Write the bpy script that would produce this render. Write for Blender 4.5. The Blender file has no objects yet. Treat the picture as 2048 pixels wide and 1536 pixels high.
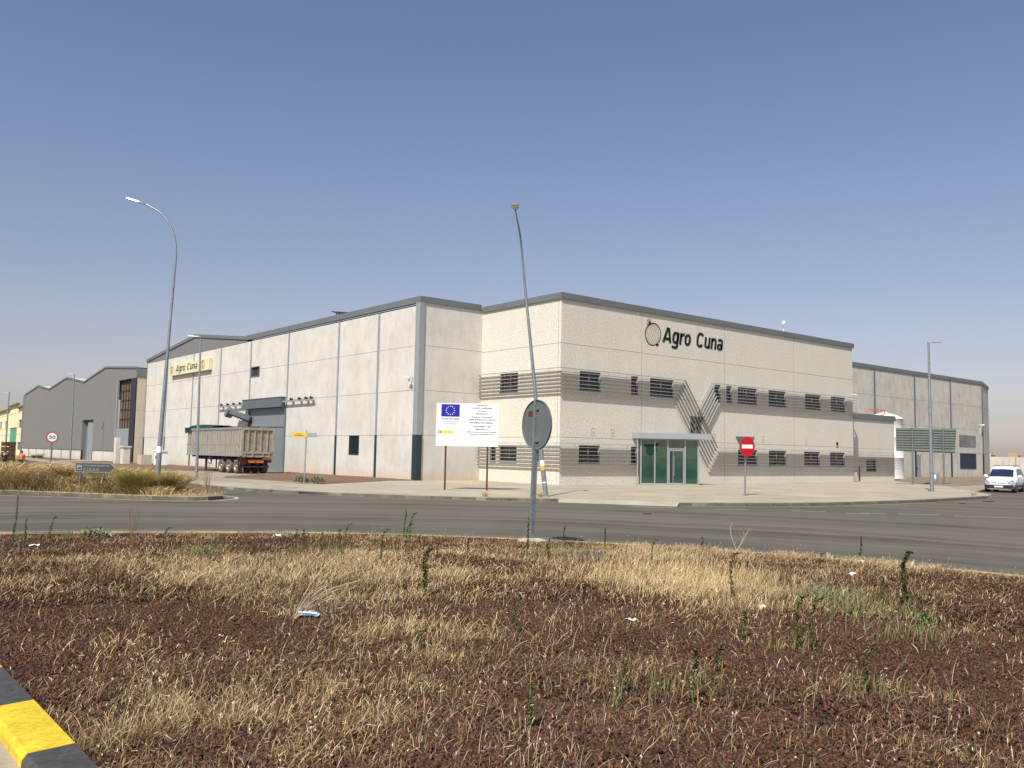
import bpy, math, random
import numpy as np
from mathutils import Vector, Matrix
R = math.radians
sc = bpy.context.scene
COL = sc.collection

# ------------------------------------------------------------------ camera
cam = bpy.data.cameras.new("camera")
cam.sensor_width = 36.0
cam.lens = 30.93
cam.clip_end = 5000
camo = bpy.data.objects.new("camera", cam)
COL.objects.link(camo)
PITCH, ROLL, YAW = R(4.558), R(1.0745), R(50.706)
fw = Vector((math.cos(PITCH)*math.cos(YAW), math.cos(PITCH)*math.sin(YAW), math.sin(PITCH)))
rt = Vector((math.sin(YAW), -math.cos(YAW), 0))
up = rt.cross(fw)
r2 = rt*math.cos(ROLL) + up*math.sin(ROLL)
u2 = up*math.cos(ROLL) - rt*math.sin(ROLL)
camo.matrix_world = Matrix(((r2.x, u2.x, -fw.x, 0), (r2.y, u2.y, -fw.y, 0), (r2.z, u2.z, -fw.z, 2.0), (0, 0, 0, 1)))
sc.camera = camo

# ------------------------------------------------------------------ sky and sun
SUN_EL, SUN_AZ = R(50), R(208)          # azimuth of the sun seen from above, counter-clockwise from +X
world = bpy.data.worlds.new("World")
sc.world = world
world.use_nodes = True
wn = world.node_tree
bg = wn.nodes['Background']
sky = wn.nodes.new('ShaderNodeTexSky')
sky.sky_type = 'NISHITA'
sky.sun_disc = False
sky.sun_elevation = SUN_EL
sky.sun_rotation = R(242)
sky.altitude = 600
sky.air_density = 1.0
sky.dust_density = 3.5
sky.ozone_density = 1.0
hs = wn.nodes.new('ShaderNodeHueSaturation')
hs.inputs['Hue'].default_value = 0.517
hs.inputs['Saturation'].default_value = 0.80
hs.inputs['Value'].default_value = 1.0
wn.links.new(sky.outputs[0], hs.inputs['Color'])
# dusty summer air: the low sky is warmer and paler than the top
tcw = wn.nodes.new('ShaderNodeTexCoord'); spw = wn.nodes.new('ShaderNodeSeparateXYZ'); crw = wn.nodes.new('ShaderNodeValToRGB'); mxw = wn.nodes.new('ShaderNodeMix')
wn.links.new(tcw.outputs['Generated'], spw.inputs[0]); wn.links.new(spw.outputs[2], crw.inputs[0])
ce = crw.color_ramp.elements
ce[0].position = 0.0; ce[0].color = (1.95, 1.62, 1.58, 1)
ce[1].position = 0.60; ce[1].color = (0.54, 0.695, 0.82, 1)
for p_, c_ in ((0.015, (1.50, 1.27, 1.25, 1)), (0.045, (1.03, 0.90, 0.91, 1)), (0.10, (0.87, 0.785, 0.775, 1)), (0.18, (0.765, 0.765, 0.76, 1)), (0.30, (0.68, 0.765, 0.81, 1))):
    e_ = ce.new(p_); e_.color = c_
mxw.data_type = 'RGBA'; mxw.blend_type = 'MULTIPLY'; mxw.inputs[0].default_value = 1.0
wn.links.new(hs.outputs[0], mxw.inputs[6]); wn.links.new(crw.outputs[0], mxw.inputs[7])
wn.links.new(mxw.outputs[2], bg.inputs[0])
bg.inputs[1].default_value = 0.125
sl = bpy.data.lights.new("sun", 'SUN')
sl.energy = 4.6
sl.angle = R(0.55)
sl.color = (1.0, 0.957, 0.855)
so = bpy.data.objects.new("sun", sl)
COL.objects.link(so)
ld = Vector((-math.cos(SUN_AZ)*math.cos(SUN_EL), -math.sin(SUN_AZ)*math.cos(SUN_EL), -math.sin(SUN_EL)))
so.rotation_euler = ld.to_track_quat('-Z', 'Y').to_euler()
so.location = (-20, -10, 40)
sc.view_settings.view_transform = 'Standard'
sc.view_settings.look = 'None'
sc.view_settings.exposure = 0.35
sc.view_settings.gamma = 1.0

# ------------------------------------------------------------------ materials
def new_mat(name):
    m = bpy.data.materials.new(name)
    m.use_nodes = True
    nt = m.node_tree
    return m, nt, nt.nodes['Principled BSDF']

def N(nt, typ, **kw):
    n = nt.nodes.new(typ)
    for k, v in kw.items():
        if k in n.inputs:
            n.inputs[k].default_value = v
        else:
            setattr(n, k, v)
    return n

def mixc(nt, fac, a, b, blend='MIX'):
    n = nt.nodes.new('ShaderNodeMix')
    n.data_type = 'RGBA'
    n.blend_type = blend
    for sock, v in ((n.inputs[0], fac), (n.inputs[6], a), (n.inputs[7], b)):
        if hasattr(v, 'is_output') or isinstance(v, bpy.types.NodeSocket):
            nt.links.new(v, sock)
        else:
            sock.default_value = v if isinstance(v, (int, float)) else (*v, 1.0)[:4]
    return n.outputs[2]

def ramp(nt, src, p0, p1, c0=(0, 0, 0), c1=(1, 1, 1)):
    n = nt.nodes.new('ShaderNodeValToRGB')
    n.color_ramp.elements[0].position = p0
    n.color_ramp.elements[1].position = p1
    n.color_ramp.elements[0].color = (*c0, 1)
    n.color_ramp.elements[1].color = (*c1, 1)
    nt.links.new(src, n.inputs[0])
    return n.outputs[0]

def coords(nt, scale=(1, 1, 1), rot=(0, 0, 0)):
    tc = nt.nodes.new('ShaderNodeTexCoord')
    mp = nt.nodes.new('ShaderNodeMapping')
    mp.inputs['Scale'].default_value = scale
    mp.inputs['Rotation'].default_value = rot
    nt.links.new(tc.outputs['Object'], mp.inputs[0])
    return mp.outputs[0]

def noise(nt, vec, scale, detail=4, rough=0.6):
    n = N(nt, 'ShaderNodeTexNoise', Scale=scale, Detail=detail, Roughness=rough)
    nt.links.new(vec, n.inputs['Vector'])
    return n.outputs['Fac']

def bump(nt, b, h, strength, dist=0.02):
    n = N(nt, 'ShaderNodeBump', Strength=strength, Distance=dist)
    nt.links.new(h, n.inputs['Height'])
    nt.links.new(n.outputs[0], b.inputs['Normal'])

def mat(name, col, rough=0.7, metal=0.0, var=0.12, vs=2.0, bs=0, bst=0.2, spec=0.4, fine=0.0, fs=40):
    m, nt, b = new_mat(name)
    b.inputs['Roughness'].default_value = rough
    b.inputs['Metallic'].default_value = metal
    b.inputs['Specular IOR Level'].default_value = spec
    v = coords(nt)
    f = ramp(nt, noise(nt, v, vs), 0.3, 0.7)
    dark = tuple(c*(1-var) for c in col)
    lite = tuple(min(1, c*(1+var*0.5)) for c in col)
    c = mixc(nt, f, dark, lite)
    if fine:
        f2 = ramp(nt, noise(nt, v, fs, 2), 0.35, 0.65)
        c = mixc(nt, f2, tuple(x*(1-fine) for x in (1, 1, 1)), (1, 1, 1))
        c = mixc(nt, 1.0, mixc(nt, f, dark, lite), c, 'MULTIPLY')
    nt.links.new(c, b.inputs['Base Color'])
    if bs:
        bump(nt, b, noise(nt, v, bs, 3), bst)
    return m

def m_precast(name, col, grime, streak=1.0):
    m, nt, b = new_mat(name)
    b.inputs['Roughness'].default_value = 0.85
    b.inputs['Specular IOR Level'].default_value = 0.25
    v = coords(nt)
    vs = coords(nt, (1, 1, 0.42))
    big = ramp(nt, noise(nt, v, 0.35, 5, 0.62), 0.42, 0.66)
    st = ramp(nt, noise(nt, vs, 1.25, 7, 0.72), 0.50, 0.72)
    mid = ramp(nt, noise(nt, v, 0.55, 6, 0.7), 0.42, 0.68)
    fi = noise(nt, v, 22, 3, 0.7)
    c = mixc(nt, big, col, tuple(x*0.93 for x in col))
    c = mixc(nt, N_math(nt, 'MULTIPLY', st, 0.65*streak), c, grime)
    c = mixc(nt, N_math(nt, 'MULTIPLY', mid, 0.35), c, tuple(g*0.9 for g in grime))
    c = mixc(nt, 0.10, c, ramp(nt, fi, 0.3, 0.7), 'MULTIPLY')
    # splash dirt thrown up from the soil, a stain along the foot of the wall
    sp = nt.nodes.new('ShaderNodeSeparateXYZ')
    nt.links.new(v, sp.inputs[0])
    z = N_math(nt, 'SUBTRACT', 0.75, sp.outputs[2])
    z = N_math(nt, 'ADD', z, N_math(nt, 'MULTIPLY', noise(nt, v, 1.4, 4), 0.5))
    f = N_math(nt, 'MULTIPLY', ramp(nt, z, 0.25, 1.1), 0.55)
    c = mixc(nt, f, c, (0.50, 0.34, 0.23))
    nt.links.new(c, b.inputs['Base Color'])
    bump(nt, b, fi, 0.08)
    return m

def N_math(nt, op, a, b_):
    n = nt.nodes.new('ShaderNodeMath')
    n.operation = op
    for i, v in enumerate((a, b_)):
        if isinstance(v, (int, float)):
            n.inputs[i].default_value = v
        else:
            nt.links.new(v, n.inputs[i])
    return n.outputs[0]

def m_aggregate(name, col):
    m, nt, b = new_mat(name)
    b.inputs['Roughness'].default_value = 0.9
    b.inputs['Specular IOR Level'].default_value = 0.2
    v = coords(nt)
    n1 = noise(nt, v, 10.0, 3, 0.65)
    n2 = noise(nt, v, 24, 3, 0.8)
    n3 = noise(nt, v, 0.5, 4)
    f = ramp(nt, n1, 0.44, 0.60)
    c = mixc(nt, f, tuple(x*0.82 for x in col), tuple(x*1.06 for x in col))
    c = mixc(nt, N_math(nt, 'MULTIPLY', ramp(nt, n2, 0.45, 0.7), 0.30), c, tuple(x*0.66 for x in col))
    c = mixc(nt, N_math(nt, 'MULTIPLY', ramp(nt, noise(nt, coords(nt, (1, 1, 0.3)), 0.9, 5, 0.7), 0.45, 0.75), 0.22), c, (0.50, 0.44, 0.36))
    c = mixc(nt, N_math(nt, 'MULTIPLY', ramp(nt, n3, 0.35, 0.7), 0.16), c, (0.48, 0.41, 0.32))
    nt.links.new(c, b.inputs['Base Color'])
    bump(nt, b, n2, 0.35, 0.03)
    return m

def m_asphalt(name):
    m, nt, b = new_mat(name)
    b.inputs['Roughness'].default_value = 0.82
    b.inputs['Specular IOR Level'].default_value = 0.3
    v = coords(nt)
    tc = nt.nodes.new('ShaderNodeTexCoord')
    sub = nt.nodes.new('ShaderNodeVectorMath'); sub.operation = 'SUBTRACT'
    nt.links.new(tc.outputs['Object'], sub.inputs[0])
    sub.inputs[1].default_value = (-1.65, 4.61, 0)
    ln = nt.nodes.new('ShaderNodeVectorMath'); ln.operation = 'LENGTH'
    nt.links.new(sub.outputs[0], ln.inputs[0])
    rad = ln.outputs['Value']
    # wheel tracks worn round the island: bands that depend on the radius, broken up with noise
    wob = N_math(nt, 'ADD', rad, N_math(nt, 'MULTIPLY', noise(nt, v, 0.12, 3), 2.2))
    cmb = nt.nodes.new('ShaderNodeCombineXYZ')
    nt.links.new(wob, cmb.inputs[0])
    nt.links.new(N_math(nt, 'MULTIPLY', noise(nt, v, 0.05, 2), 3.0), cmb.inputs[1])
    band = N(nt, 'ShaderNodeTexNoise', Scale=0.85, Detail=6, Roughness=0.72)
    nt.links.new(cmb.outputs[0], band.inputs['Vector'])
    c = mixc(nt, ramp(nt, band.outputs['Fac'], 0.40, 0.62), (0.080, 0.069, 0.054), (0.162, 0.139, 0.106))
    fine = noise(nt, v, 55, 3, 0.8)
    c = mixc(nt, 0.30, c, ramp(nt, fine, 0.25, 0.75), 'MULTIPLY')
    big = ramp(nt, noise(nt, v, 0.25, 5), 0.4, 0.7)
    c = mixc(nt, N_math(nt, 'MULTIPLY', big, 0.35), c, (0.16, 0.132, 0.102))
    dk = ramp(nt, N_math(nt, 'ABSOLUTE', N_math(nt, 'SUBTRACT', wob, 21.1), 0), 0.0, 1.6, (1, 1, 1), (0, 0, 0))
    c = mixc(nt, N_math(nt, 'MULTIPLY', dk, 0.35), c, (0.072, 0.068, 0.062))
    nt.links.new(c, b.inputs['Base Color'])
    bump(nt, b, fine, 0.25, 0.01)
    return m

def m_paving(name, col, joint=True):
    m, nt, b = new_mat(name)
    b.inputs['Roughness'].default_value = 0.85
    b.inputs['Specular IOR Level'].default_value = 0.25
    v = coords(nt)
    c = mixc(nt, ramp(nt, noise(nt, v, 0.35, 5, 0.7), 0.4, 0.62), tuple(x*0.80 for x in col), col)
    c = mixc(nt, N_math(nt, 'MULTIPLY', ramp(nt, noise(nt, coords(nt, (1, 0.25, 1)), 1.3, 5, 0.7), 0.5, 0.75), 0.55), c, (0.27, 0.235, 0.19))
    c = mixc(nt, N_math(nt, 'MULTIPLY', ramp(nt, noise(nt, v, 0.22, 3), 0.56, 0.66), 0.35), c, (0.62, 0.40, 0.25))
    if joint:
        br = N(nt, 'ShaderNodeTexBrick', Scale=1.0)
        br.inputs['Color1'].default_value = (1, 1, 1, 1); br.inputs['Color2'].default_value = (0.93, 0.93, 0.93, 1)
        br.inputs['Mortar'].default_value = (0.62, 0.6, 0.57, 1)
        br.inputs['Mortar Size'].default_value = 0.012
        br.inputs['Brick Width'].default_value = 4.0; br.inputs['Row Height'].default_value = 4.0
        br.offset = 0.0
        nt.links.new(v, br.inputs['Vector'])
        c = mixc(nt, 1.0, c, br.outputs['Color'], 'MULTIPLY')
    c = mixc(nt, 0.18, c, ramp(nt, noise(nt, v, 18, 3), 0.3, 0.7), 'MULTIPLY')
    nt.links.new(c, b.inputs['Base Color'])
    return m

def m_soil(name, a, b2, s=9.0, stone=(0.4, 0.33, 0.26)):
    m, nt, b = new_mat(name)
    b.inputs['Roughness'].default_value = 0.95
    b.inputs['Specular IOR Level'].default_value = 0.1
    v = coords(nt)
    c = mixc(nt, ramp(nt, noise(nt, v, s, 4, 0.8), 0.35, 0.65), a, b2)
    c = mixc(nt, ramp(nt, noise(nt, v, s*1.7, 2), 0.66, 0.72), c, stone)
    c = mixc(nt, N_math(nt, 'MULTIPLY', ramp(nt, noise(nt, v, 0.5, 3), 0.4, 0.7), 0.4), c, tuple(x*1.25 for x in b2))
    nt.links.new(c, b.inputs['Base Color'])
    bump(nt, b, noise(nt, v, s, 4), 0.9, 0.06)
    return m

def m_attr(name, rough=0.8, spec=0.2, trans=0.0):
    m, nt, b = new_mat(name)
    a = nt.nodes.new('ShaderNodeVertexColor')
    a.layer_name = 'col'
    nt.links.new(a.outputs[0], b.inputs['Base Color'])
    b.inputs['Roughness'].default_value = rough
    b.inputs['Specular IOR Level'].default_value = spec
    return m

def m_ribbed(name, col, scale, axis='y', rough=0.5, metal=0.3, depth=0.6):
    m, nt, b = new_mat(name)
    b.inputs['Roughness'].default_value = rough
    b.inputs['Metallic'].default_value = metal
    sc_ = {'x': (1, 0, 0), 'y': (0, 1, 0), 'z': (0, 0, 1)}[axis]
    v = coords(nt, sc_)
    w = nt.nodes.new('ShaderNodeTexWave')
    w.wave_type = 'BANDS'; w.bands_direction = axis.upper()
    w.inputs['Scale'].default_value = scale
    w.inputs['Detail'].default_value = 0
    nt.links.new(v, w.inputs['Vector'])
    c = mixc(nt, ramp(nt, noise(nt, coords(nt), 1.2, 4), 0.3, 0.7), tuple(x*0.88 for x in col), col)
    c = mixc(nt, N_math(nt, 'MULTIPLY', ramp(nt, w.outputs['Fac'], 0.0, 0.25, (1, 1, 1), (0, 0, 0)), 0.45), c, tuple(x*0.5 for x in col))
    nt.links.new(c, b.inputs['Base Color'])
    bump(nt, b, w.outputs['Fac'], depth, 0.03)
    return m

def m_glass(name, tint, gloss=1.0, rough=0.02, film=None):
    m = bpy.data.materials.new(name); m.use_nodes = True
    nt = m.node_tree
    out = nt.nodes['Material Output']
    nt.nodes.remove(nt.nodes['Principled BSDF'])
    t = nt.nodes.new('ShaderNodeBsdfTransparent'); t.inputs[0].default_value = (*tint, 1)
    g = nt.nodes.new('ShaderNodeBsdfGlossy'); g.inputs['Roughness'].default_value = rough
    bp = N(nt, 'ShaderNodeBump', Strength=0.05, Distance=0.05)
    nt.links.new(noise(nt, coords(nt), 1.5, 2), bp.inputs['Height'])
    nt.links.new(bp.outputs[0], g.inputs['Normal'])
    lw = nt.nodes.new('ShaderNodeLayerWeight'); lw.inputs['Blend'].default_value = 0.5
    sch = N_math(nt, 'ADD', N_math(nt, 'MULTIPLY', N_math(nt, 'POWER', lw.outputs['Facing'], 5.0), 0.96), 0.04)
    mx = nt.nodes.new('ShaderNodeMixShader')
    nt.links.new(N_math(nt, 'MULTIPLY', sch, gloss), mx.inputs[0])
    src = t.outputs[0]
    if film:
        d = nt.nodes.new('ShaderNodeBsdfDiffuse'); d.inputs[0].default_value = (*film, 1)
        m2 = nt.nodes.new('ShaderNodeMixShader'); m2.inputs[0].default_value = 0.13
        nt.links.new(t.outputs[0], m2.inputs[1]); nt.links.new(d.outputs[0], m2.inputs[2]); src = m2.outputs[0]
    nt.links.new(src, mx.inputs[1]); nt.links.new(g.outputs[0], mx.inputs[2])
    nt.links.new(mx.outputs[0], out.inputs[0])
    return m

M = {}
M['hall_w'] = m_precast('precast_concrete', (0.615, 0.58, 0.53), (0.42, 0.40, 0.37))
M['hall_s'] = m_precast('precast_concrete_weathered', (0.56, 0.52, 0.455), (0.33, 0.31, 0.275), 1.35)
M['agg'] = m_aggregate('pebble_render', (0.665, 0.625, 0.54))
M['groove'] = mat('joint_sealant', (0.22, 0.19, 0.16), 0.9)
M['trim'] = mat('grey_metal_trim', (0.135, 0.145, 0.15), 0.5, 0.0, 0.08, 0.8)
M['trimlight'] = mat('light_grey_metal', (0.27, 0.285, 0.30), 0.45, 0.1, 0.08)
M['darkpipe'] = mat('dark_green_paint', (0.018, 0.035, 0.038), 0.5, 0.0, 0.2)
M['roof'] = mat('roof_sheet', (0.62, 0.64, 0.66), 0.5, 0.2, 0.1)
M['slat'] = mat('slat_metal', (0.36, 0.35, 0.33), 0.5, 0.2, 0.1)
M['frame'] = mat('window_frame', (0.27, 0.28, 0.29), 0.45, 0.2, 0.08)
M['grille'] = mat('grille_paint', (0.33, 0.33, 0.34), 0.5, 0.2)
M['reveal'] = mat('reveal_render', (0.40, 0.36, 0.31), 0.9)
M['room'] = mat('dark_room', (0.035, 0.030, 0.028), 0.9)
M['blind'] = m_ribbed('blind_slats', (0.17, 0.125, 0.10), 3.2, 'x', 0.8, 0, 0.2)
M['curtain'] = mat('pale_curtain', (0.50, 0.44, 0.37), 0.9, 0, 0.3, 6)
M['pane'] = m_glass('window_glass', (0.60, 0.60, 0.64), 1.5)
M['green_glass'] = m_glass('green_glass', (0.21, 0.50, 0.41), 2.2, film=(0.07, 0.26, 0.19))
M['alu'] = mat('aluminium', (0.33, 0.34, 0.355), 0.35, 0.4, 0.05)
M['asphalt'] = m_asphalt('asphalt')
M['pave'] = m_paving('concrete_paving', (0.455, 0.39, 0.30))
M['pave2'] = m_paving('pavement_concrete', (0.36, 0.305, 0.24))
M['kerb'] = m_paving('kerb_concrete', (0.31, 0.26, 0.20), False)
M['kerbjoint'] = mat('kerb_joint', (0.16, 0.13, 0.11), 0.95)
M['soil'] = m_soil('brown_gravelly_soil', (0.11, 0.065, 0.045), (0.20, 0.13, 0.095))
M['soil2'] = m_soil('pale_rubbly_soil', (0.14, 0.105, 0.08), (0.25, 0.19, 0.145))
M['ground'] = m_soil('dry_earth', (0.26, 0.20, 0.14), (0.36, 0.29, 0.21), 0.6)
M['lavabed'] = m_soil('lava_gravel_bed', (0.022, 0.010, 0.008), (0.070, 0.030, 0.021), 24, (0.13, 0.06, 0.04))
M['lava'] = m_attr('lava_stones', 0.95, 0.1)
M['straw'] = m_attr('dry_grass', 0.75, 0.2)
M['leaf'] = m_attr('weed_leaf', 0.7, 0.25)
M['yellow'] = mat('yellow_road_paint', (0.76, 0.51, 0.025), 0.65, 0, 0.25, 4, 30, 0.15, fine=0.28, fs=26)
M['black'] = mat('black_road_paint', (0.066, 0.060, 0.060), 0.7, 0, 0.35, 5, 30, 0.15, fine=0.35, fs=26)
M['oldyellow'] = mat('worn_yellow_paint', (0.50, 0.38, 0.17), 0.8, 0, 0.35, 5, fine=0.3)
M['white_line'] = mat('worn_white_line', (0.50, 0.47, 0.42), 0.8, 0, 0.4, 2.5, fine=0.35, fs=12)
M['galv'] = mat('galvanised_steel', (0.31, 0.335, 0.345), 0.42, 0.55, 0.22, 3.5, fine=0.18, fs=18)
M['galvgrey'] = mat('grey_sign_back', (0.16, 0.175, 0.18), 0.5, 0.3, 0.1)
M['greysign'] = mat('weathered_green_grey', (0.17, 0.205, 0.185), 0.5, 0.25, 0.12)
M['rust'] = mat('brown_painted_steel', (0.085, 0.028, 0.016), 0.7, 0, 0.4, 5)
M['whitepanel'] = mat('white_panel', (0.74, 0.75, 0.76), 0.45, 0, 0.10, 1.8)
M['whitepaint'] = mat('white_paint', (0.80, 0.80, 0.80), 0.35, 0, 0.04)
M['faded'] = mat('sun_faded_panel', (0.74, 0.71, 0.64), 0.6, 0, 0.2, 2.2)
M['ink'] = mat('dark_ink', (0.03, 0.035, 0.07), 0.6)
M['flagblue'] = mat('flag_blue', (0.008, 0.010, 0.30), 0.5, 0, 0.05)
M['gold'] = mat('amber_print', (0.80, 0.50, 0.06), 0.5)
M['letter'] = mat('black_green_letters', (0.008, 0.020, 0.010), 0.5, 0, 0.1)
M['onionline'] = mat('dark_red_line', (0.11, 0.012, 0.010), 0.6)
M['onionred'] = mat('orange_print', (0.68, 0.36, 0.16), 0.6, 0, 0.3, 8)
M['cream'] = mat('cream_sign_panel', (0.66, 0.60, 0.40), 0.5, 0, 0.10, 1.0)
M['red'] = mat('traffic_red', (0.50, 0.008, 0.012), 0.35, 0, 0.05)
M['redfade'] = mat('red_border', (0.42, 0.05, 0.04), 0.5)
M['signyellow'] = mat('sign_yellow', (0.75, 0.42, 0.01), 0.5)
M['cidag'] = mat('dark_grey_sign', (0.055, 0.058, 0.062), 0.5, 0, 0.15)
M['ironred'] = mat('red_pipe_paint', (0.60, 0.10, 0.05), 0.5)
M['tank'] = mat('white_tank', (0.74, 0.72, 0.70), 0.4, 0, 0.05)
M['trailer'] = m_ribbed('trailer_aluminium', (0.35, 0.335, 0.30), 0.9, 'y', 0.5, 0.25, 0.15)
M['trailer_frame'] = mat('dusty_trailer_frame', (0.36, 0.31, 0.24), 0.7, 0.1, 0.35, 3)
M['trailer_rear'] = mat('dusty_rear_door', (0.30, 0.265, 0.21), 0.7, 0.1, 0.35, 2.5)
M['chassis'] = mat('dark_chassis', (0.035, 0.022, 0.018), 0.8, 0, 0.4, 4)
M['tyre'] = mat('dusty_tyre', (0.11, 0.095, 0.078), 0.9, 0, 0.3, 6)
M['blacktyre'] = mat('black_tyre', (0.02, 0.02, 0.02), 0.85)
M['hub'] = mat('wheel_hub', (0.30, 0.255, 0.20), 0.45, 0.4, 0.25, 6)
M['tarp'] = mat('green_tarpaulin', (0.005, 0.040, 0.030), 0.5, 0, 0.35, 4, 6, 0.6)
M['orange'] = mat('orange_plate', (0.60, 0.17, 0.02), 0.5)
M['redlamp'] = mat('red_lens', (0.07, 0.012, 0.010), 0.3)
M['doorgrey'] = m_ribbed('ribbed_grey_door', (0.24, 0.26, 0.28), 1.6, 'y', 0.5, 0.2, 0.5)
M['header'] = mat('door_header_metal', (0.115, 0.135, 0.145), 0.5, 0.1)
M['greyclad'] = m_ribbed('dark_grey_cladding', (0.195, 0.185, 0.178), 0.55, 'y', 0.6, 0.0, 0.25)
M['claddark'] = mat('grey_cladding_panel', (0.17, 0.168, 0.165), 0.6, 0.0, 0.08)
M['greydoor'] = mat('grey_blue_door', (0.26, 0.28, 0.30), 0.5, 0.1)
M['mesh'] = mat('rusty_mesh', (0.13, 0.095, 0.06), 0.9, 0, 0.35, 2)
M['beigeconc'] = m_precast('beige_concrete', (0.50, 0.43, 0.34), (0.38, 0.33, 0.27))
M['beige'] = mat('cream_facade', (0.72, 0.64, 0.40), 0.85, 0, 0.08)
M['olive'] = mat('olive_trim', (0.13, 0.12, 0.07), 0.8)
M['redroof'] = mat('red_roof', (0.26, 0.10, 0.085), 0.8)
M['greendoor'] = mat('green_shutter', (0.06, 0.30, 0.19), 0.5)
M['crate'] = mat('brown_wood', (0.11, 0.065, 0.03), 0.85, 0, 0.4, 3)
M['palletwood'] = mat('pale_wood', (0.50, 0.33, 0.18), 0.85, 0, 0.2, 4)
M['carwhite'] = mat('white_car_paint', (0.80, 0.80, 0.79), 0.25, 0, 0.03, spec=0.5)
M['carblue'] = mat('blue_car_paint', (0.02, 0.05, 0.10), 0.25, 0, 0.05, spec=0.5)
M['carglass'] = mat('car_glass', (0.018, 0.022, 0.055), 0.08, 0, 0.2, 3, spec=0.8)
M['carglass2'] = mat('painted_reflection_glass', (0.16, 0.35, 0.40), 0.08, 0, 0.3, 3, spec=0.8)  # teal reflection put into the base colour of the glass
M['plastic'] = mat('black_plastic', (0.022, 0.022, 0.03), 0.6)
M['headlamp'] = mat('headlamp_lens', (0.40, 0.41, 0.42), 0.15, 0.3, 0.3, 14, spec=0.8)
M['skin'] = mat('skin', (0.42, 0.24, 0.17), 0.6)
M['orangevest'] = mat('orange_shirt', (0.85, 0.17, 0.02), 0.8)
M['blackcloth'] = mat('black_cloth', (0.015, 0.014, 0.018), 0.9)
M['darktrousers'] = mat('dark_trousers', (0.04, 0.015, 0.012), 0.9)
M['hair'] = mat('dark_hair', (0.02, 0.012, 0.008), 0.7)
M['maskblue'] = mat('pale_blue_fabric', (0.12, 0.36, 0.56), 0.8, 0, 0.1, 20)
M['maskwhite'] = mat('white_fabric', (0.8, 0.82, 0.84), 0.8)
M['concrete'] = mat('rough_concrete', (0.40, 0.36, 0.30), 0.95, 0, 0.2, 8, 20, 0.8)
M['iron'] = mat('cast_iron', (0.12, 0.125, 0.13), 0.6, 0.5, 0.2, 8)
M['paper'] = mat('pale_litter', (0.72, 0.70, 0.66), 0.8, 0, 0.1, 9)
M['poster'] = mat('faded_poster', (0.20, 0.19, 0.185), 0.6, 0, 0.35, 0.6)
M['bluewin'] = mat('dark_blue_panel', (0.012, 0.02, 0.045), 0.4, 0, 0.5, 0.8)
M['lampglass'] = mat('lamp_lens', (0.45, 0.42, 0.33), 0.3)
M['cctv'] = mat('white_plastic', (0.7, 0.7, 0.7), 0.5)
M['cabinet'] = mat('concrete_cabinet', (0.56, 0.50, 0.43), 0.9, 0, 0.15)

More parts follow.
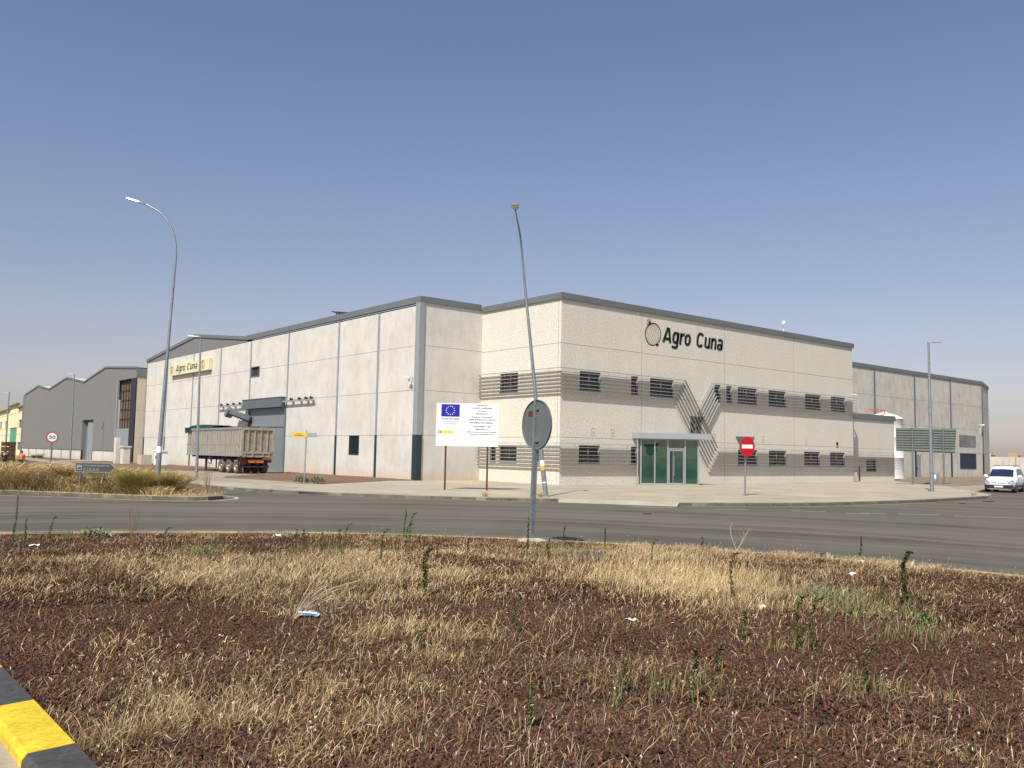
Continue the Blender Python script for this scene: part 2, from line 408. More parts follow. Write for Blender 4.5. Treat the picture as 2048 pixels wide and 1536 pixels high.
# ------------------------------------------------------------------ mesh builder
class MB:
    def __init__(s):
        s.v = []; s.f = []; s.m = []; s.sm = []
    def add(s, verts, faces, mi=0, smooth=False):
        o = len(s.v)
        s.v += [tuple(p) for p in verts]
        s.f += [tuple(o+i for i in f) for f in faces]
        s.m += [mi]*len(faces); s.sm += [smooth]*len(faces)
    def box(s, a, b, mi=0, mtx=None):
        x0, y0, z0 = [min(p, q) for p, q in zip(a, b)]
        x1, y1, z1 = [max(p, q) for p, q in zip(a, b)]
        v = [Vector(p) for p in ((x0, y0, z0), (x1, y0, z0), (x1, y1, z0), (x0, y1, z0), (x0, y0, z1), (x1, y0, z1), (x1, y1, z1), (x0, y1, z1))]
        if mtx: v = [mtx @ p for p in v]
        s.add(v, [(0, 3, 2, 1), (4, 5, 6, 7), (0, 1, 5, 4), (1, 2, 6, 5), (2, 3, 7, 6), (3, 0, 4, 7)], mi)
    def beam(s, p0, p1, w, h, mi=0, upv=(0, 0, 1), ext=0):
        p0, p1 = Vector(p0), Vector(p1)
        d = (p1-p0); L = d.length; d.normalize()
        u = Vector(upv); r = d.cross(u).normalized(); u = r.cross(d).normalized()
        v = []
        for t in (-ext, L+ext):
            for a, b in ((-1, -1), (1, -1), (1, 1), (-1, 1)):
                v.append(p0+d*t+r*(a*w/2)+u*(b*h/2))
        s.add(v, [(0, 1, 2, 3), (7, 6, 5, 4), (0, 4, 5, 1), (1, 5, 6, 2), (2, 6, 7, 3), (3, 7, 4, 0)], mi)
    def tube(s, pts, rad, n=10, mi=0, cap=True):
        pts = [Vector(p) for p in pts]
        if not hasattr(rad, '__len__'): rad = [rad]*len(pts)
        rings = []; ref = None
        for i, p in enumerate(pts):
            d = (pts[min(i+1, len(pts)-1)]-pts[max(i-1, 0)]).normalized()
            if ref is None:
                ref = d.orthogonal().normalized()
            ref = (ref - d*ref.dot(d)).normalized()
            b = d.cross(ref)
            rings.append([p + (ref*math.cos(2*math.pi*k/n)+b*math.sin(2*math.pi*k/n))*rad[i] for k in range(n)])
        v = [q for r_ in rings for q in r_]
        f = [(i*n+k, i*n+(k+1) % n, (i+1)*n+(k+1) % n, (i+1)*n+k) for i in range(len(pts)-1) for k in range(n)]
        s.add(v, f, mi, True)
        if cap:
            o = len(v)
            s.add([*rings[0]], [tuple(range(n))[::-1]], mi); s.add([*rings[-1]], [tuple(range(n))], mi)
    def prism(s, poly, z0, z1, mi=0, mtx=None, side=None):
        n = len(poly)
        v = [Vector((x, y, z0)) for x, y in poly]+[Vector((x, y, z1)) for x, y in poly]
        if mtx: v = [mtx @ p for p in v]
        s.add(v, [tuple(range(n, 2*n)), tuple(range(n))[::-1]], mi)
        s.add(v, [(i, (i+1) % n, n+(i+1) % n, n+i) for i in range(n)], mi if side is None else side)
    def lathe(s, prof, c=(0, 0, 0), n=24, mi=0, mtx=None, smooth=True):
        v = []
        for r_, z in prof:
            for k in range(n):
                a = 2*math.pi*k/n
                p = Vector((r_*math.cos(a), r_*math.sin(a), z))
                if mtx: p = mtx @ p
                v.append(p+Vector(c))
        f = [(i*n+k, i*n+(k+1) % n, (i+1)*n+(k+1) % n, (i+1)*n+k) for i in range(len(prof)-1) for k in range(n)]
        s.add(v, f, mi, smooth)
    def build(s, name, mats, parent=None, local=False, **props):
        me = bpy.data.meshes.new(name)
        off = Vector((0, 0, 0))
        if parent is not None and not local:
            q = parent
            while q is not None:
                off += q.location; q = q.parent
        me.from_pydata([tuple(Vector(p)-off) for p in s.v], [], s.f)
        if not isinstance(mats, (list, tuple)): mats = [mats]
        for m in mats: me.materials.append(M[m] if isinstance(m, str) else m)
        me.polygons.foreach_set('material_index', s.m)
        me.polygons.foreach_set('use_smooth', s.sm)
        me.update()
        o = bpy.data.objects.new(name, me)
        COL.objects.link(o)
        if parent is not None: o.parent = parent
        for k, v in props.items(): o[k] = v
        return o

def thing(name, label, cat, loc=(0, 0, 0), group=None, rotz=0):
    o = bpy.data.objects.new(name, None)
    o.empty_display_size = 0.3
    COL.objects.link(o)
    o.location = loc; o.rotation_euler = (0, 0, rotz)
    o['label'] = label; o['category'] = cat
    if group: o['group'] = group
    return o

def tag(o, label, cat, group=None):
    o['label'] = label; o['category'] = cat
    if group: o['group'] = group
    return o

def copy_thing(o, loc, rotz, label):
    r_ = o.copy(); COL.objects.link(r_)
    r_.location = loc; r_.rotation_euler = (0, 0, rotz); r_['label'] = label
    for ch in list(o.children):
        c = ch.copy(); COL.objects.link(c); c.parent = r_
        for g in list(ch.children):
            d = g.copy(); COL.objects.link(d); d.parent = c
    return r_

def text_geom(body, size=1.0, offset=0.0, shear=0.0, spacing=1.0, extrude=0.0):
    cu = bpy.data.curves.new('t', 'FONT')
    cu.body = body; cu.size = size; cu.offset = offset; cu.shear = shear
    cu.space_character = spacing; cu.extrude = extrude; cu.resolution_u = 4
    ob = bpy.data.objects.new('t', cu)
    me = bpy.data.meshes.new_from_object(ob)
    v = [Vector(p.co) for p in me.vertices]
    f = [tuple(p.vertices) for p in me.polygons]
    bpy.data.objects.remove(ob); bpy.data.curves.remove(cu); bpy.data.meshes.remove(me)
    return v, f

def put_text(mb, body, O, u, n, x0=None, x1=None, xc=None, y=0, h=1.0, width=None, mi=0, offset=0.0, shear=0.0, spacing=1.0, ext=0.0, w=(0, 0, 1)):
    """text on the plane through O with right vector u, up w and normal n; cap height h, fitted to width"""
    v, f = text_geom(body, 1.0, offset, shear, spacing, ext)
    if not v: return
    xs = [p.x for p in v]; mn, mx = min(xs), max(xs)
    sy = h/0.70
    sx = sy if width is None else width/(mx-mn)
    if xc is not None: X0 = xc-(mx-mn)*sx/2
    else: X0 = x0
    u, n, w = Vector(u), Vector(n), Vector(w)
    mb.add([Vector(O)+u*(X0+(p.x-mn)*sx)+w*(y+p.y*sy)+n*p.z for p in v], f, mi)

def field_wall(mb, O, u, n, L, z0, z1, feats, mi=0, reveal_mi=None):
    """a wall from O along u with real recesses: feats = (u0,u1,z0,z1,depth,mat,open)"""
    O, u, n = Vector(O), Vector(u), Vector(n)
    U = sorted({0.0, L} | {min(max(a, 0), L) for f in feats for a in f[:2]})
    Zs = sorted({z0, z1} | {min(max(a, z0), z1) for f in feats for a in f[2:4]})
    g = {}
    for i in range(len(U)-1):
        for j in range(len(Zs)-1):
            cu, cz = (U[i]+U[i+1])/2, (Zs[j]+Zs[j+1])/2
            d, m_, op = 0.0, mi, False
            for f in feats:
                if f[0] < cu < f[1] and f[2] < cz < f[3]:
                    d, m_, op = f[4], f[5], f[6]
            g[i, j] = (d, m_, op)
    P = lambda a, z, d: O+u*a+Vector((0, 0, z))-n*d
    for (i, j), (d, m_, op) in g.items():
        a0, a1, b0, b1 = U[i], U[i+1], Zs[j], Zs[j+1]
        if not op:
            mb.add([P(a0, b0, d), P(a1, b0, d), P(a1, b1, d), P(a0, b1, d)], [(0, 1, 2, 3)], m_)
        for (di, dj, q0, q1) in ((1, 0, (a1, b0), (a1, b1)), (0, 1, (a0, b1), (a1, b1))):
            o = g.get((i+di, j+dj))
            if o and abs(o[0]-d) > 1e-6:
                m2 = m_ if d > o[0] else o[1]
                if (op if d > o[0] else o[2]): m2 = reveal_mi if reveal_mi is not None else m2
                mb.add([P(*q0, d), P(*q1, d), P(*q1, o[0]), P(*q0, o[0])], [(0, 1, 2, 3)], m2)

rng = random.Random(7)
nr = np.random.default_rng(11)
# fixed world sizes of the site (metres)
XH, YH = 32.14, 49.09          # hall corner
XO, YO = 37.37, 40.84          # office corner
XR = 72.25                     # office right end
YA, XA = 42.04, 81.8           # annex front and right end
PZ = 0.15                      # pavement level

# ------------------------------------------------------------------ ground, roads, pavements
def sheet(name, poly, z, m, kind='structure', label=None):
    mb = MB(); mb.add([(x, y, z) for x, y in poly], [tuple(range(len(poly)))])
    o = mb.build(name, m); o['kind'] = kind
    return o

def slab(name, poly, z0, z1, m):
    mb = MB(); mb.prism(poly, z0, z1); o = mb.build(name, m); o['kind'] = 'structure'
    return o

sheet('ground', [(-1500, -1500), (1500, -1500), (1500, 1500), (-1500, 1500)], -0.03, 'ground')
sheet('road', [(-70, -70), (200, -70), (200, 47), (40, 60), (24, 230), (2, 230), (-10, 75), (-70, 55)], 0.0, 'asphalt')

def arc(c, r, a0, a1, n):
    return [(c[0]+r*math.cos(R(a0+(a1-a0)*i/n)), c[1]+r*math.sin(R(a0+(a1-a0)*i/n))) for i in range(n+1)]

k1 = [(26.5, 175), (23.0, 120), (20.8, 90), (18.75, 68.6), (17.2, 56), (16.75, 50.8), (16.6, 46.5), (16.75, 43.3), (17.45, 40.0), (18.25, 37.7), (19.3, 35.6), (20.4, 33.7), (21.6, 31.95), (23.0, 30.35), (24.4, 29.05), (25.7, 28.1)]
k2 = [(28.6, 23.9), (29.6, 23.4), (31.5, 22.5), (33.4, 21.8), (35.4, 21.35), (39.4, 21.1), (43.9, 21.0), (48.5, 21.3), (52.7, 21.7)]
k3 = [(60.0, 25.4), (66.4, 27.4), (80, 30.5), (100, 35.2), (150, 47.0)]
plaza = k1[5:] + [(26.6, 26.9), (27.6, 25.4)] + k2 + [(55.5, 22.6), (60.0, 25.4), (66.4, 27.4), (67.6, 30.6), (69.4, 31.3), (77, 38.2), (82.2, 42.6), (XA, 49.2), (38, 49.2), (32.2, 49.1), (30.0, 48.9), (23.4, 44.7), (19.6, 45.4), (18.9, 51)]
slab('plaza', plaza, -0.05, PZ-0.004, 'pave')
slab('pavement', k1[:6]+[(18.9, 51), (19.8, 57), (21.7, 68.6), (23.4, 90), (25.8, 120), (29.0, 160), (29.3, 175)], -0.05, PZ, 'pave2')
slab('driveway', [(18.9, 51), (19.6, 45.4), (23.4, 44.7), (21.9, 56.4), (30.4, 67.1), (XH+.3, 68.8), (XH+.3, 77.2), (26.7, 72.2), (22.05, 73.0), (21.7, 68.6), (19.8, 57)], -0.05, PZ-0.003, 'pave2')
slab('pavement_strip', [(60, 25.4), (66.4, 27.4), (80, 30.5), (100, 35.2), (150, 47.0), (150, 49), (100, 37.2), (80, 32.6), (69.4, 31.3), (67.6, 30.6)], -0.05, PZ-0.002, 'pave2')

def bumpy(name, poly, z, m, amp=0.05, step=0.5, seed=1):
    """soil bed with real small mounds inside the polygon"""
    import bmesh
    bm = bmesh.new()
    vs = [bm.verts.new((x, y, 0)) for x, y in poly]
    bm.faces.new(vs)
    xs = [p[0] for p in poly]; ys = [p[1] for p in poly]
    for x in np.arange(min(xs)+step, max(xs), step):
        g = bm.verts[:]+bm.edges[:]+bm.faces[:]
        bmesh.ops.bisect_plane(bm, geom=g, plane_co=(x, 0, 0), plane_no=(1, 0, 0))
    for y in np.arange(min(ys)+step, max(ys), step):
        g = bm.verts[:]+bm.edges[:]+bm.faces[:]
        bmesh.ops.bisect_plane(bm, geom=g, plane_co=(0, y, 0), plane_no=(0, 1, 0))
    rr = random.Random(seed)
    for v in bm.verts:
        v.co.z = z + (0 if v.is_boundary else rr.uniform(0, amp))
    me = bpy.data.meshes.new(name); bm.to_mesh(me); bm.free()
    for p in me.polygons: p.use_smooth = True
    me.materials.append(M[m])
    o = bpy.data.objects.new(name, me); COL.objects.link(o); o['kind'] = 'structure'
    return o
bumpy('soil_bed', [(XH+.1, 49.1), (30.0, 48.9), (23.4, 44.7), (21.9, 56.4), (30.4, 67.1), (XH+.1, 68.7)], PZ+.004, 'soil', 0.07)
bumpy('soil_bed', [(22.1, 73.0), (26.7, 72.2), (XH+.1, 77.1), (XH+.1, 107.3), (31.2, 107.3), (31.2, 120), (25.6, 112), (23.4, 90)], PZ+.004, 'soil', 0.07, 0.8)
bumpy('soil_bed', [(26.4, 122), (31.2, 131), (31.2, 171), (29.3, 171), (29.0, 160)], PZ+.004, 'soil', 0.07, 1.5)
slab('path', [(25.6, 112), (31.3, 120), (31.3, 131), (26.4, 122)], -0.05, PZ, 'pave2')
bumpy('soil_bed', [(69.4, 31.3), (80, 32.6), (100, 37.2), (150, 49), (150, 52), (126.9, 51.8), (118.3, YH+.1), (82, YH+.1), (82.2, 42.6), (77, 38.2)], PZ+.004, 'soil2', 0.12, 0.7, 5)

def kerb(name, line, w=0.14, h=PZ+0.004, joints=True, side=1, z0=-0.05, top2=None):
    """kerb stones following a line, the body lying on the given side, with open joints"""
    mb = MB()
    P = [Vector((x, y, 0)) for x, y in line]
    seg = []
    for i in range(len(P)-1):
        d = P[i+1]-P[i]; L = d.length; n_ = max(1, round(L/1.0))
        for k in range(n_):
            seg.append((P[i]+d*(k/n_), P[i]+d*((k+1)/n_)))
    for a, b in seg:
        d = (b-a).normalized(); nn = Vector((-d.y, d.x, 0))*side
        g = d*0.008
        a2, b2 = a+g, b-g
        v = []
        for p in (a2, b2):
            for off, z in ((0, z0), (0, h-0.03), (0.03, h), (w, h), (w, z0)):
                v.append(p+nn*off+Vector((0, 0, z)))
        mb.add(v, [(0, 1, 2, 3, 4), (9, 8, 7, 6, 5)]+[(i, 5+i, 6+i, 1+i) for i in range(4)], 0)
        v2 = []
        for p in (a, b):
            for off, z in ((0.012, z0), (0.012, h-0.03), (w, h-0.012)):
                v2.append(p+nn*off+Vector((0, 0, z)))
        mb.add(v2, [(0, 3, 4, 1), (1, 4, 5, 2)], 1)
    o = mb.build(name, ['kerb', 'kerbjoint']); o['kind'] = 'structure'
    return o
kerb('kerb', k1, side=1)
kerb('kerb', k2, side=1)
kerb('kerb', [(54.5, 22.2), (60.0, 25.4), (66.4, 27.4), (80, 30.5), (100, 35.2), (150, 47.0)], side=1)
# ramp where the kerb drops in front of the entrance
mb = MB()
mb.add([(25.7, 28.1, PZ), (26.6, 26.9, PZ), (27.6, 25.4, PZ), (28.6, 23.9, PZ), (28.0, 23.5, 0.006), (27.0, 25.0, 0.006), (26.1, 26.4, 0.006), (25.3, 27.7, 0.006)],
       [(0, 1, 6, 7), (1, 2, 5, 6), (2, 3, 4, 5)])
o = mb.build('ramp', 'pave'); o['kind'] = 'structure'

# road markings
def stripe(pts, w, z=0.004):
    mb = MB()
    P = [Vector((x, y, 0)) for x, y in pts]
    L_, R_ = [], []
    for i, p in enumerate(P):
        d = (P[min(i+1, len(P)-1)]-P[max(i-1, 0)]).normalized(); n_ = Vector((-d.y, d.x, 0))*w/2
        L_.append(p+n_+Vector((0, 0, z))); R_.append(p-n_+Vector((0, 0, z)))
    n_ = len(P)
    mb.add(L_+R_, [(i, i+1, n_+i+1, n_+i) for i in range(n_-1)])
    o = mb.build('road_marking', 'white_line'); o['kind'] = 'structure'
stripe([(-3.0, 52), (2.5, 44.8), (6.6, 39.8), (8.9, 37.0), (10.7, 34.4), (12.0, 33.6), (13.0, 33.6), (14.0, 34.4), (14.5, 35.6), (14.5, 37.5), (14.4, 42), (14.6, 60), (15, 80)], 0.16)
stripe([(k[0]-0.28, k[1]-0.25) for k in k1[8:]], 0.09)
stripe([(28.3, 23.4), (29.5, 22.9), (31.4, 22.05), (33.3, 21.35), (35.4, 20.9), (39.4, 20.65), (43.9, 20.5)], 0.09)
for a, b in (((28.4, 21.9), (29.2, 20.9)), ((30.5, 19.9), (31.2, 18.8)), ((31.1, 17.9), (31.7, 17.3)), ((31.9, 17.8), (32.4, 17.0)), ((32.9, 16.8), (33.9, 15.7)), ((33.9, 15.2), (35.2, 13.1)), ((35.2, 13.1), (38.6, 7.0)), ((26.2, 24.4), (27.3, 23.1))):
    stripe([a, b], 0.16)

# ------------------------------------------------------------------ numpy helpers for stones and blades
def vnoise(x, y, s, seed=0):
    r_ = np.random.default_rng(seed); T = r_.random((256, 256))
    X, Y = x/s, y/s
    xi, yi = np.floor(X).astype(int), np.floor(Y).astype(int)
    fx, fy = X-xi, Y-yi
    fx, fy = fx*fx*(3-2*fx), fy*fy*(3-2*fy)
    t = lambda a, b: T[(xi+a) % 256, (yi+b) % 256]
    return (t(0, 0)*(1-fx)+t(1, 0)*fx)*(1-fy)+(t(0, 1)*(1-fx)+t(1, 1)*fx)*fy

def np_mesh(name, V, F, colr, m, smooth=False):
    """V (n,3); F (m,k) faces of one size; colr (n,3) per vertex"""
    me = bpy.data.meshes.new(name)
    k = F.shape[1]
    me.vertices.add(len(V)); me.vertices.foreach_set('co', V.astype(np.float32).ravel())
    me.loops.add(F.size); me.loops.foreach_set('vertex_index', F.astype(np.int32).ravel())
    me.polygons.add(len(F)); me.polygons.foreach_set('loop_start', np.arange(0, F.size, k, dtype=np.int32))
    me.polygons.foreach_set('loop_total', np.full(len(F), k, dtype=np.int32))
    ca = me.color_attributes.new('col', 'FLOAT_COLOR', 'POINT')
    ca.data.foreach_set('color', np.c_[colr, np.ones(len(V))].astype(np.float32).ravel())
    me.update(calc_edges=True)
    me.materials.append(M[m])
    o = bpy.data.objects.new(name, me); COL.objects.link(o)
    return o

CI = np.array([-1.65, 4.61]); RI = 17.93
def hz(x, y):
    r2 = ((x-CI[0])**2+(y-CI[1])**2)/RI**2
    return 0.10+0.25*(1-r2)+(vnoise(x, y, 0.9, 3)-0.5)*0.05*np.clip(6*(1-r2), 0, 1)

# the roundabout island: bed, path, kerbs
KX0, KX1 = 1.03, 1.30
g = np.arange(-17.9, 18.0, 0.2)
mb = MB()
Nn = 110
rs = np.linspace(0.0, RI-0.14, 90); th = np.linspace(0, 2*np.pi, 241)[:-1]
Vx = []
for r_ in rs:
    x = CI[0]+r_*np.cos(th); y = CI[1]+r_*np.sin(th); z = hz(x, y)-0.015
    z = np.where((x < KX1+0.02) & (x > -1.6), z-0.12, z)
    Vx.append(np.c_[x, y, z])
Vx = np.concatenate(Vx); n_ = len(th)
Fx = np.array([(i*n_+k, i*n_+(k+1) % n_, (i+1)*n_+(k+1) % n_, (i+1)*n_+k) for i in range(len(rs)-1) for k in range(n_)])
o = np_mesh('island_ground', Vx, Fx, np.zeros((len(Vx), 3)), 'lavabed'); o['kind'] = 'structure'
mb = MB()
ys = np.linspace(-13, 21.5, 60)
for i in range(len(ys)-1):
    z0_, z1_ = float(0.10+0.25*(1-((0-CI[0])**2+(ys[i]-CI[1])**2)/RI**2)), float(0.10+0.25*(1-((0-CI[0])**2+(ys[i+1]-CI[1])**2)/RI**2))
    mb.add([(-1.3, ys[i], z0_-.0), (KX0+.02, ys[i], z0_-.0), (KX0+.02, ys[i+1], z1_), (-1.3, ys[i+1], z1_)], [(0, 1, 2, 3)])
o = mb.build('path', m_paving('path_concrete', (0.44, 0.37, 0.27), False)); o['kind'] = 'structure'
# kerb between the path and the gravel, painted in yellow and black lengths
def zline(y): return 0.10+0.25*(1-((1.2-CI[0])**2+(y-CI[1])**2)/RI**2)
mb = MB(); yb = 5.17-1.03*8; i = 0
while yb < 20:
    y0_, y1_ = yb+0.004, yb+1.03-0.004
    zz = [zline(y0_), zline(y1_)]
    v = []
    for y_, z_ in ((y0_, zz[0]), (y1_, zz[1])):
        for x_, dz in ((KX0-0.012, -0.15), (KX0, 0.045), (KX0+0.025, 0.075), (KX1-0.02, 0.085), (KX1, 0.06), (KX1+0.01, -0.15)):
            v.append((x_, y_, z_+dz))
    mb.add(v, [(j, j+1, j+7, j+6) for j in range(5)]+[(0, 6, 11, 5), (0, 1, 2, 3, 4, 5), (6, 7, 8, 9, 10, 11)], 0 if i % 2 == 0 else 1)
    yb += 1.03; i += 1
o = mb.build('kerb', ['yellow', 'black']); o['kind'] = 'structure'
# outer kerb of the island, every other stone painted
mb = MB(); nk = 96
for i in range(nk):
    a0, a1 = 2*math.pi*(i+0.004)/nk+0.013, 2*math.pi*(i+0.996)/nk+0.013
    v = []
    for a in (a0, (a0+a1)/2, a1):
        for rr_, z_ in ((RI, -0.05), (RI, 0.10), (RI-0.03, 0.13), (RI-0.15, 0.13), (RI-0.15, 0.0)):
            v.append((CI[0]+rr_*math.cos(a), CI[1]+rr_*math.sin(a), z_))
    mb.add(v, [(s*5+j, s*5+j+1, s*5+j+6, s*5+j+5) for s in range(2) for j in range(4)]+[(0, 1, 2, 3, 4), (10, 11, 12, 13, 14)], 1 if i % 2 else 0)
o = mb.build('kerb', ['kerb', 'oldyellow']); o['kind'] = 'structure'

# ---- lava stones
def icos():
    t = (1+5**.5)/2
    v = np.array([(-1, t, 0), (1, t, 0), (-1, -t, 0), (1, -t, 0), (0, -1, t), (0, 1, t), (0, -1, -t), (0, 1, -t), (t, 0, -1), (t, 0, 1), (-t, 0, -1), (-t, 0, 1)])/math.sqrt(1+t*t)
    f = np.array([(0, 11, 5), (0, 5, 1), (0, 1, 7), (0, 7, 10), (0, 10, 11), (1, 5, 9), (5, 11, 4), (11, 10, 2), (10, 7, 6), (7, 1, 8), (3, 9, 4), (3, 4, 2), (3, 2, 6), (3, 6, 8), (3, 8, 9), (4, 9, 5), (2, 4, 11), (6, 2, 10), (8, 6, 7), (9, 8, 1)])
    return v, f
octv = np.array([(1, 0, 0), (-1, 0, 0), (0, 1, 0), (0, -1, 0), (0, 0, 1.), (0, 0, -1)])
octf = np.array([(0, 2, 4), (2, 1, 4), (1, 3, 4), (3, 0, 4), (2, 0, 5), (1, 2, 5), (3, 1, 5), (0, 3, 5)])
def in_view(x, y, m=2.5):
    a = np.degrees(np.arctan2(y, x))-50.7
    return np.abs(a) < 41+m
def on_gravel(x, y):
    r_ = np.hypot(x-CI[0], y-CI[1])
    return (r_ < RI-0.16) & (x > KX1+0.01) & in_view(x, y)
def scatter(n, rmin, rmax, power=1.0):
    """random points of the island within a distance band of the walker's spot"""
    d = rmin+(rmax-rmin)*nr.random(n)**power
    a = np.radians(50.7+(nr.random(n)*2-1)*44)
    x, y = d*np.cos(a), d*np.sin(a)
    k = on_gravel(x, y)
    return x[k], y[k]
def stones(name, n, rmin, rmax, size, base, m='lava', colors=None, power=0.75, sink=0.25, jit=0.28, maskf=None):
    x, y = scatter(n, rmin, rmax, power)
    if maskf is not None:
        k = maskf(x, y); x, y = x[k], y[k]
    bv, bf = base
    n_ = len(x)
    s = size*(0.55+nr.random(n_)*0.9)
    V = bv[None]*(1+(nr.random((n_, len(bv), 1))-0.5)*2*jit)
    V = V*np.stack([1+0.4*(nr.random(n_)-.5), 1+0.4*(nr.random(n_)-.5), 0.7+0.3*(nr.random(n_)-.5)], 1)[:, None, :]
    a = nr.random(n_)*6.28; ca, sa = np.cos(a), np.sin(a)
    b = (nr.random(n_)-.5)*1.5; cb, sb = np.cos(b), np.sin(b)
    X = V[..., 0]*cb[:, None]+V[..., 2]*sb[:, None]; Z = -V[..., 0]*sb[:, None]+V[..., 2]*cb[:, None]
    X2 = X*ca[:, None]-V[..., 1]*sa[:, None]; Y2 = X*sa[:, None]+V[..., 1]*ca[:, None]
    hs_ = s[:, None]/2
    W = np.stack([x[:, None]+X2*hs_, y[:, None]+Y2*hs_, (hz(x, y)+s*sink)[:, None]+Z*hs_], 2)
    F = bf[None]+(np.arange(n_)*len(bv))[:, None, None]
    pal = np.array(colors if colors is not None else [(0.105, 0.045, 0.027), (0.076, 0.035, 0.023), (0.046, 0.026, 0.019), (0.128, 0.055, 0.031), (0.034, 0.025, 0.021), (0.084, 0.047, 0.033), (0.115, 0.072, 0.051)])
    ci = pal[nr.integers(0, len(pal), n_)]*(0.62+0.5*nr.random((n_, 1)))
    C_ = np.repeat(ci, len(bv), 0)
    o = np_mesh(name, W.reshape(-1, 3), F.reshape(-1, 3), C_, m)
    return o
ic = icos()
for spec in ((84000, 3.4, 6.2, 0.0215, ic, 0.8), (195000, 6.0, 10.5, 0.0250, (octv, octf), 0.75), (155000, 10.2, 20.6, 0.036, (octv, octf), 0.7)):
    o = stones('lava_gravel', *spec[:5], power=spec[5]); o['kind'] = 'stuff'
o = stones('pale_pebbles', 420, 3.8, 20, 0.020, ic, colors=[(0.50, 0.44, 0.36), (0.40, 0.33, 0.25), (0.62, 0.58, 0.52)], sink=0.5, jit=.45, power=1.0)
o2_ = stones('lava_lumps', 5000, 3.6, 14, 0.036, ic, sink=0.15, jit=.4)
o2_['kind'] = 'stuff'; o['kind'] = 'stuff'

# ---- dry grass
PATCH = [(2.8, 14.5, 1.2, .6), (3.3, 12.8, 1.5, .8), (4.7, 14.2, 1.2, .5), (4.9, 11.8, 1.5, .9), (6.4, 12.4, 1.8, 1.0), (5.6, 9.2, 1.4, 1.1), (4.8, 9.7, 1.0, .9), (7.2, 10.5, 1.5, .8), (10.0, 12.4, 1.6, .8), (9.1, 9.6, 1.0, .7), (9.9, 7.9, 1.3, 2.4), (12.2, 10.5, 1.5, 1.5), (9.3, 6.7, .8, 1.3), (11.5, 7.7, 1.2, .8), (7.7, 6.5, .5, .8), (3.9, 6.9, .9, 1.1), (4.4, 6.3, .8, 1.0), (3.1, 7.2, .8, .7), (2.2, 5.9, .7, .8), (2.5, 5.2, .7, .9), (1.6, 5.3, .5, .8), (2.0, 8.2, .7, .7), (2.6, 4.4, .5, .9), (3.4, 4.8, .6, .6), (4.8, 5.4, .8, .45), (5.3, 4.7, .8, .3), (13.3, 7.6, 1.6, .5), (17.1, 7.7, 1.6, .6), (9.7, 5.2, 1.2, .3), (5.6, 2.6, .5, .25), (4.6, 3.5, .5, .25), (3.3, 4.1, .5, .35)]
def dens(x, y):
    d = np.full_like(x, 0.16)
    for px, py, s, w in PATCH:
        d = d+w*np.exp(-((x-px)**2+(y-py)**2)/(2*(s*0.75)**2))
    r_ = np.hypot(x-CI[0], y-CI[1])
    right = np.clip((x-y+4)/6, .25, 1)
    d = d*.85+1.3*right*np.exp(-((r_-17.35)/0.40)**2)+0.2*np.exp(-((r_-16.3)/1.0)**2)
    clump = vnoise(x, y, 0.28, 5)*vnoise(x, y, 1.1, 6)
    return d*(0.15+3.0*clump**1.3)
STRAW = np.array([(0.46, 0.31, 0.15), (0.54, 0.40, 0.21), (0.60, 0.47, 0.28), (0.38, 0.25, 0.11), (0.30, 0.19, 0.09), (0.64, 0.53, 0.36)])
THATCH = np.array([(0.25, 0.155, 0.075), (0.32, 0.20, 0.085), (0.20, 0.125, 0.07), (0.38, 0.25, 0.11), (0.17, 0.12, 0.055), (0.27, 0.20, 0.08)])
def blades(x, y, z, h, w, pal, lean=0.45, wind=(0.30, -0.10), head=0.0, segs=3, bright=None):
    n_ = len(x)
    a = nr.random(n_)*6.28; l_ = h*lean*nr.random(n_); lean = np.clip(np.mean(lean), 0, 1.6)
    dx, dy = np.cos(a)*l_+wind[0]*h*0.5, np.sin(a)*l_+wind[1]*h*0.5
    t = np.linspace(0, 1, segs+1)
    cx = x[:, None]+dx[:, None]*t**1.8; cy = y[:, None]+dy[:, None]*t**1.8
    cz = z[:, None]+h[:, None]*t*(1-0.15*t*lean)
    b = nr.random(n_)*6.28
    prof = np.array([1.0, 0.9, 0.7, 0.15]) if segs == 3 else np.interp(t, [0, .6, 1], [1, .8, .1])
    ww = w[:, None]*prof[None]
    if head > 0:
        hd = nr.random(n_) < head
        ww[hd, -2] *= 2.6; ww[hd, -1] *= 7
    ox, oy = np.cos(b)[:, None]*ww/2, np.sin(b)[:, None]*ww/2
    V = np.stack([np.stack([cx-ox, cy-oy, cz], 2), np.stack([cx+ox, cy+oy, cz], 2)], 2).reshape(n_, -1, 3)
    f = np.array([(2*i, 2*i+1, 2*i+3, 2*i+2) for i in range(segs)])
    F = f[None]+(np.arange(n_)*2*(segs+1))[:, None, None]
    ci = pal[nr.integers(0, len(pal), n_)]*(0.75+0.5*nr.random((n_, 1)))
    if bright is not None: ci = ci*bright[:, None]
    C_ = np.repeat(ci, 2*(segs+1), 0)
    return V.reshape(-1, 3), F.reshape(-1, 4), C_
def join(parts):
    Vs, Fs, Cs, o = [], [], [], 0
    for v, f, c in parts:
        Vs.append(v); Fs.append(f+o); Cs.append(c); o += len(v)
    return np.concatenate(Vs), np.concatenate(Fs), np.concatenate(Cs)
parts = []
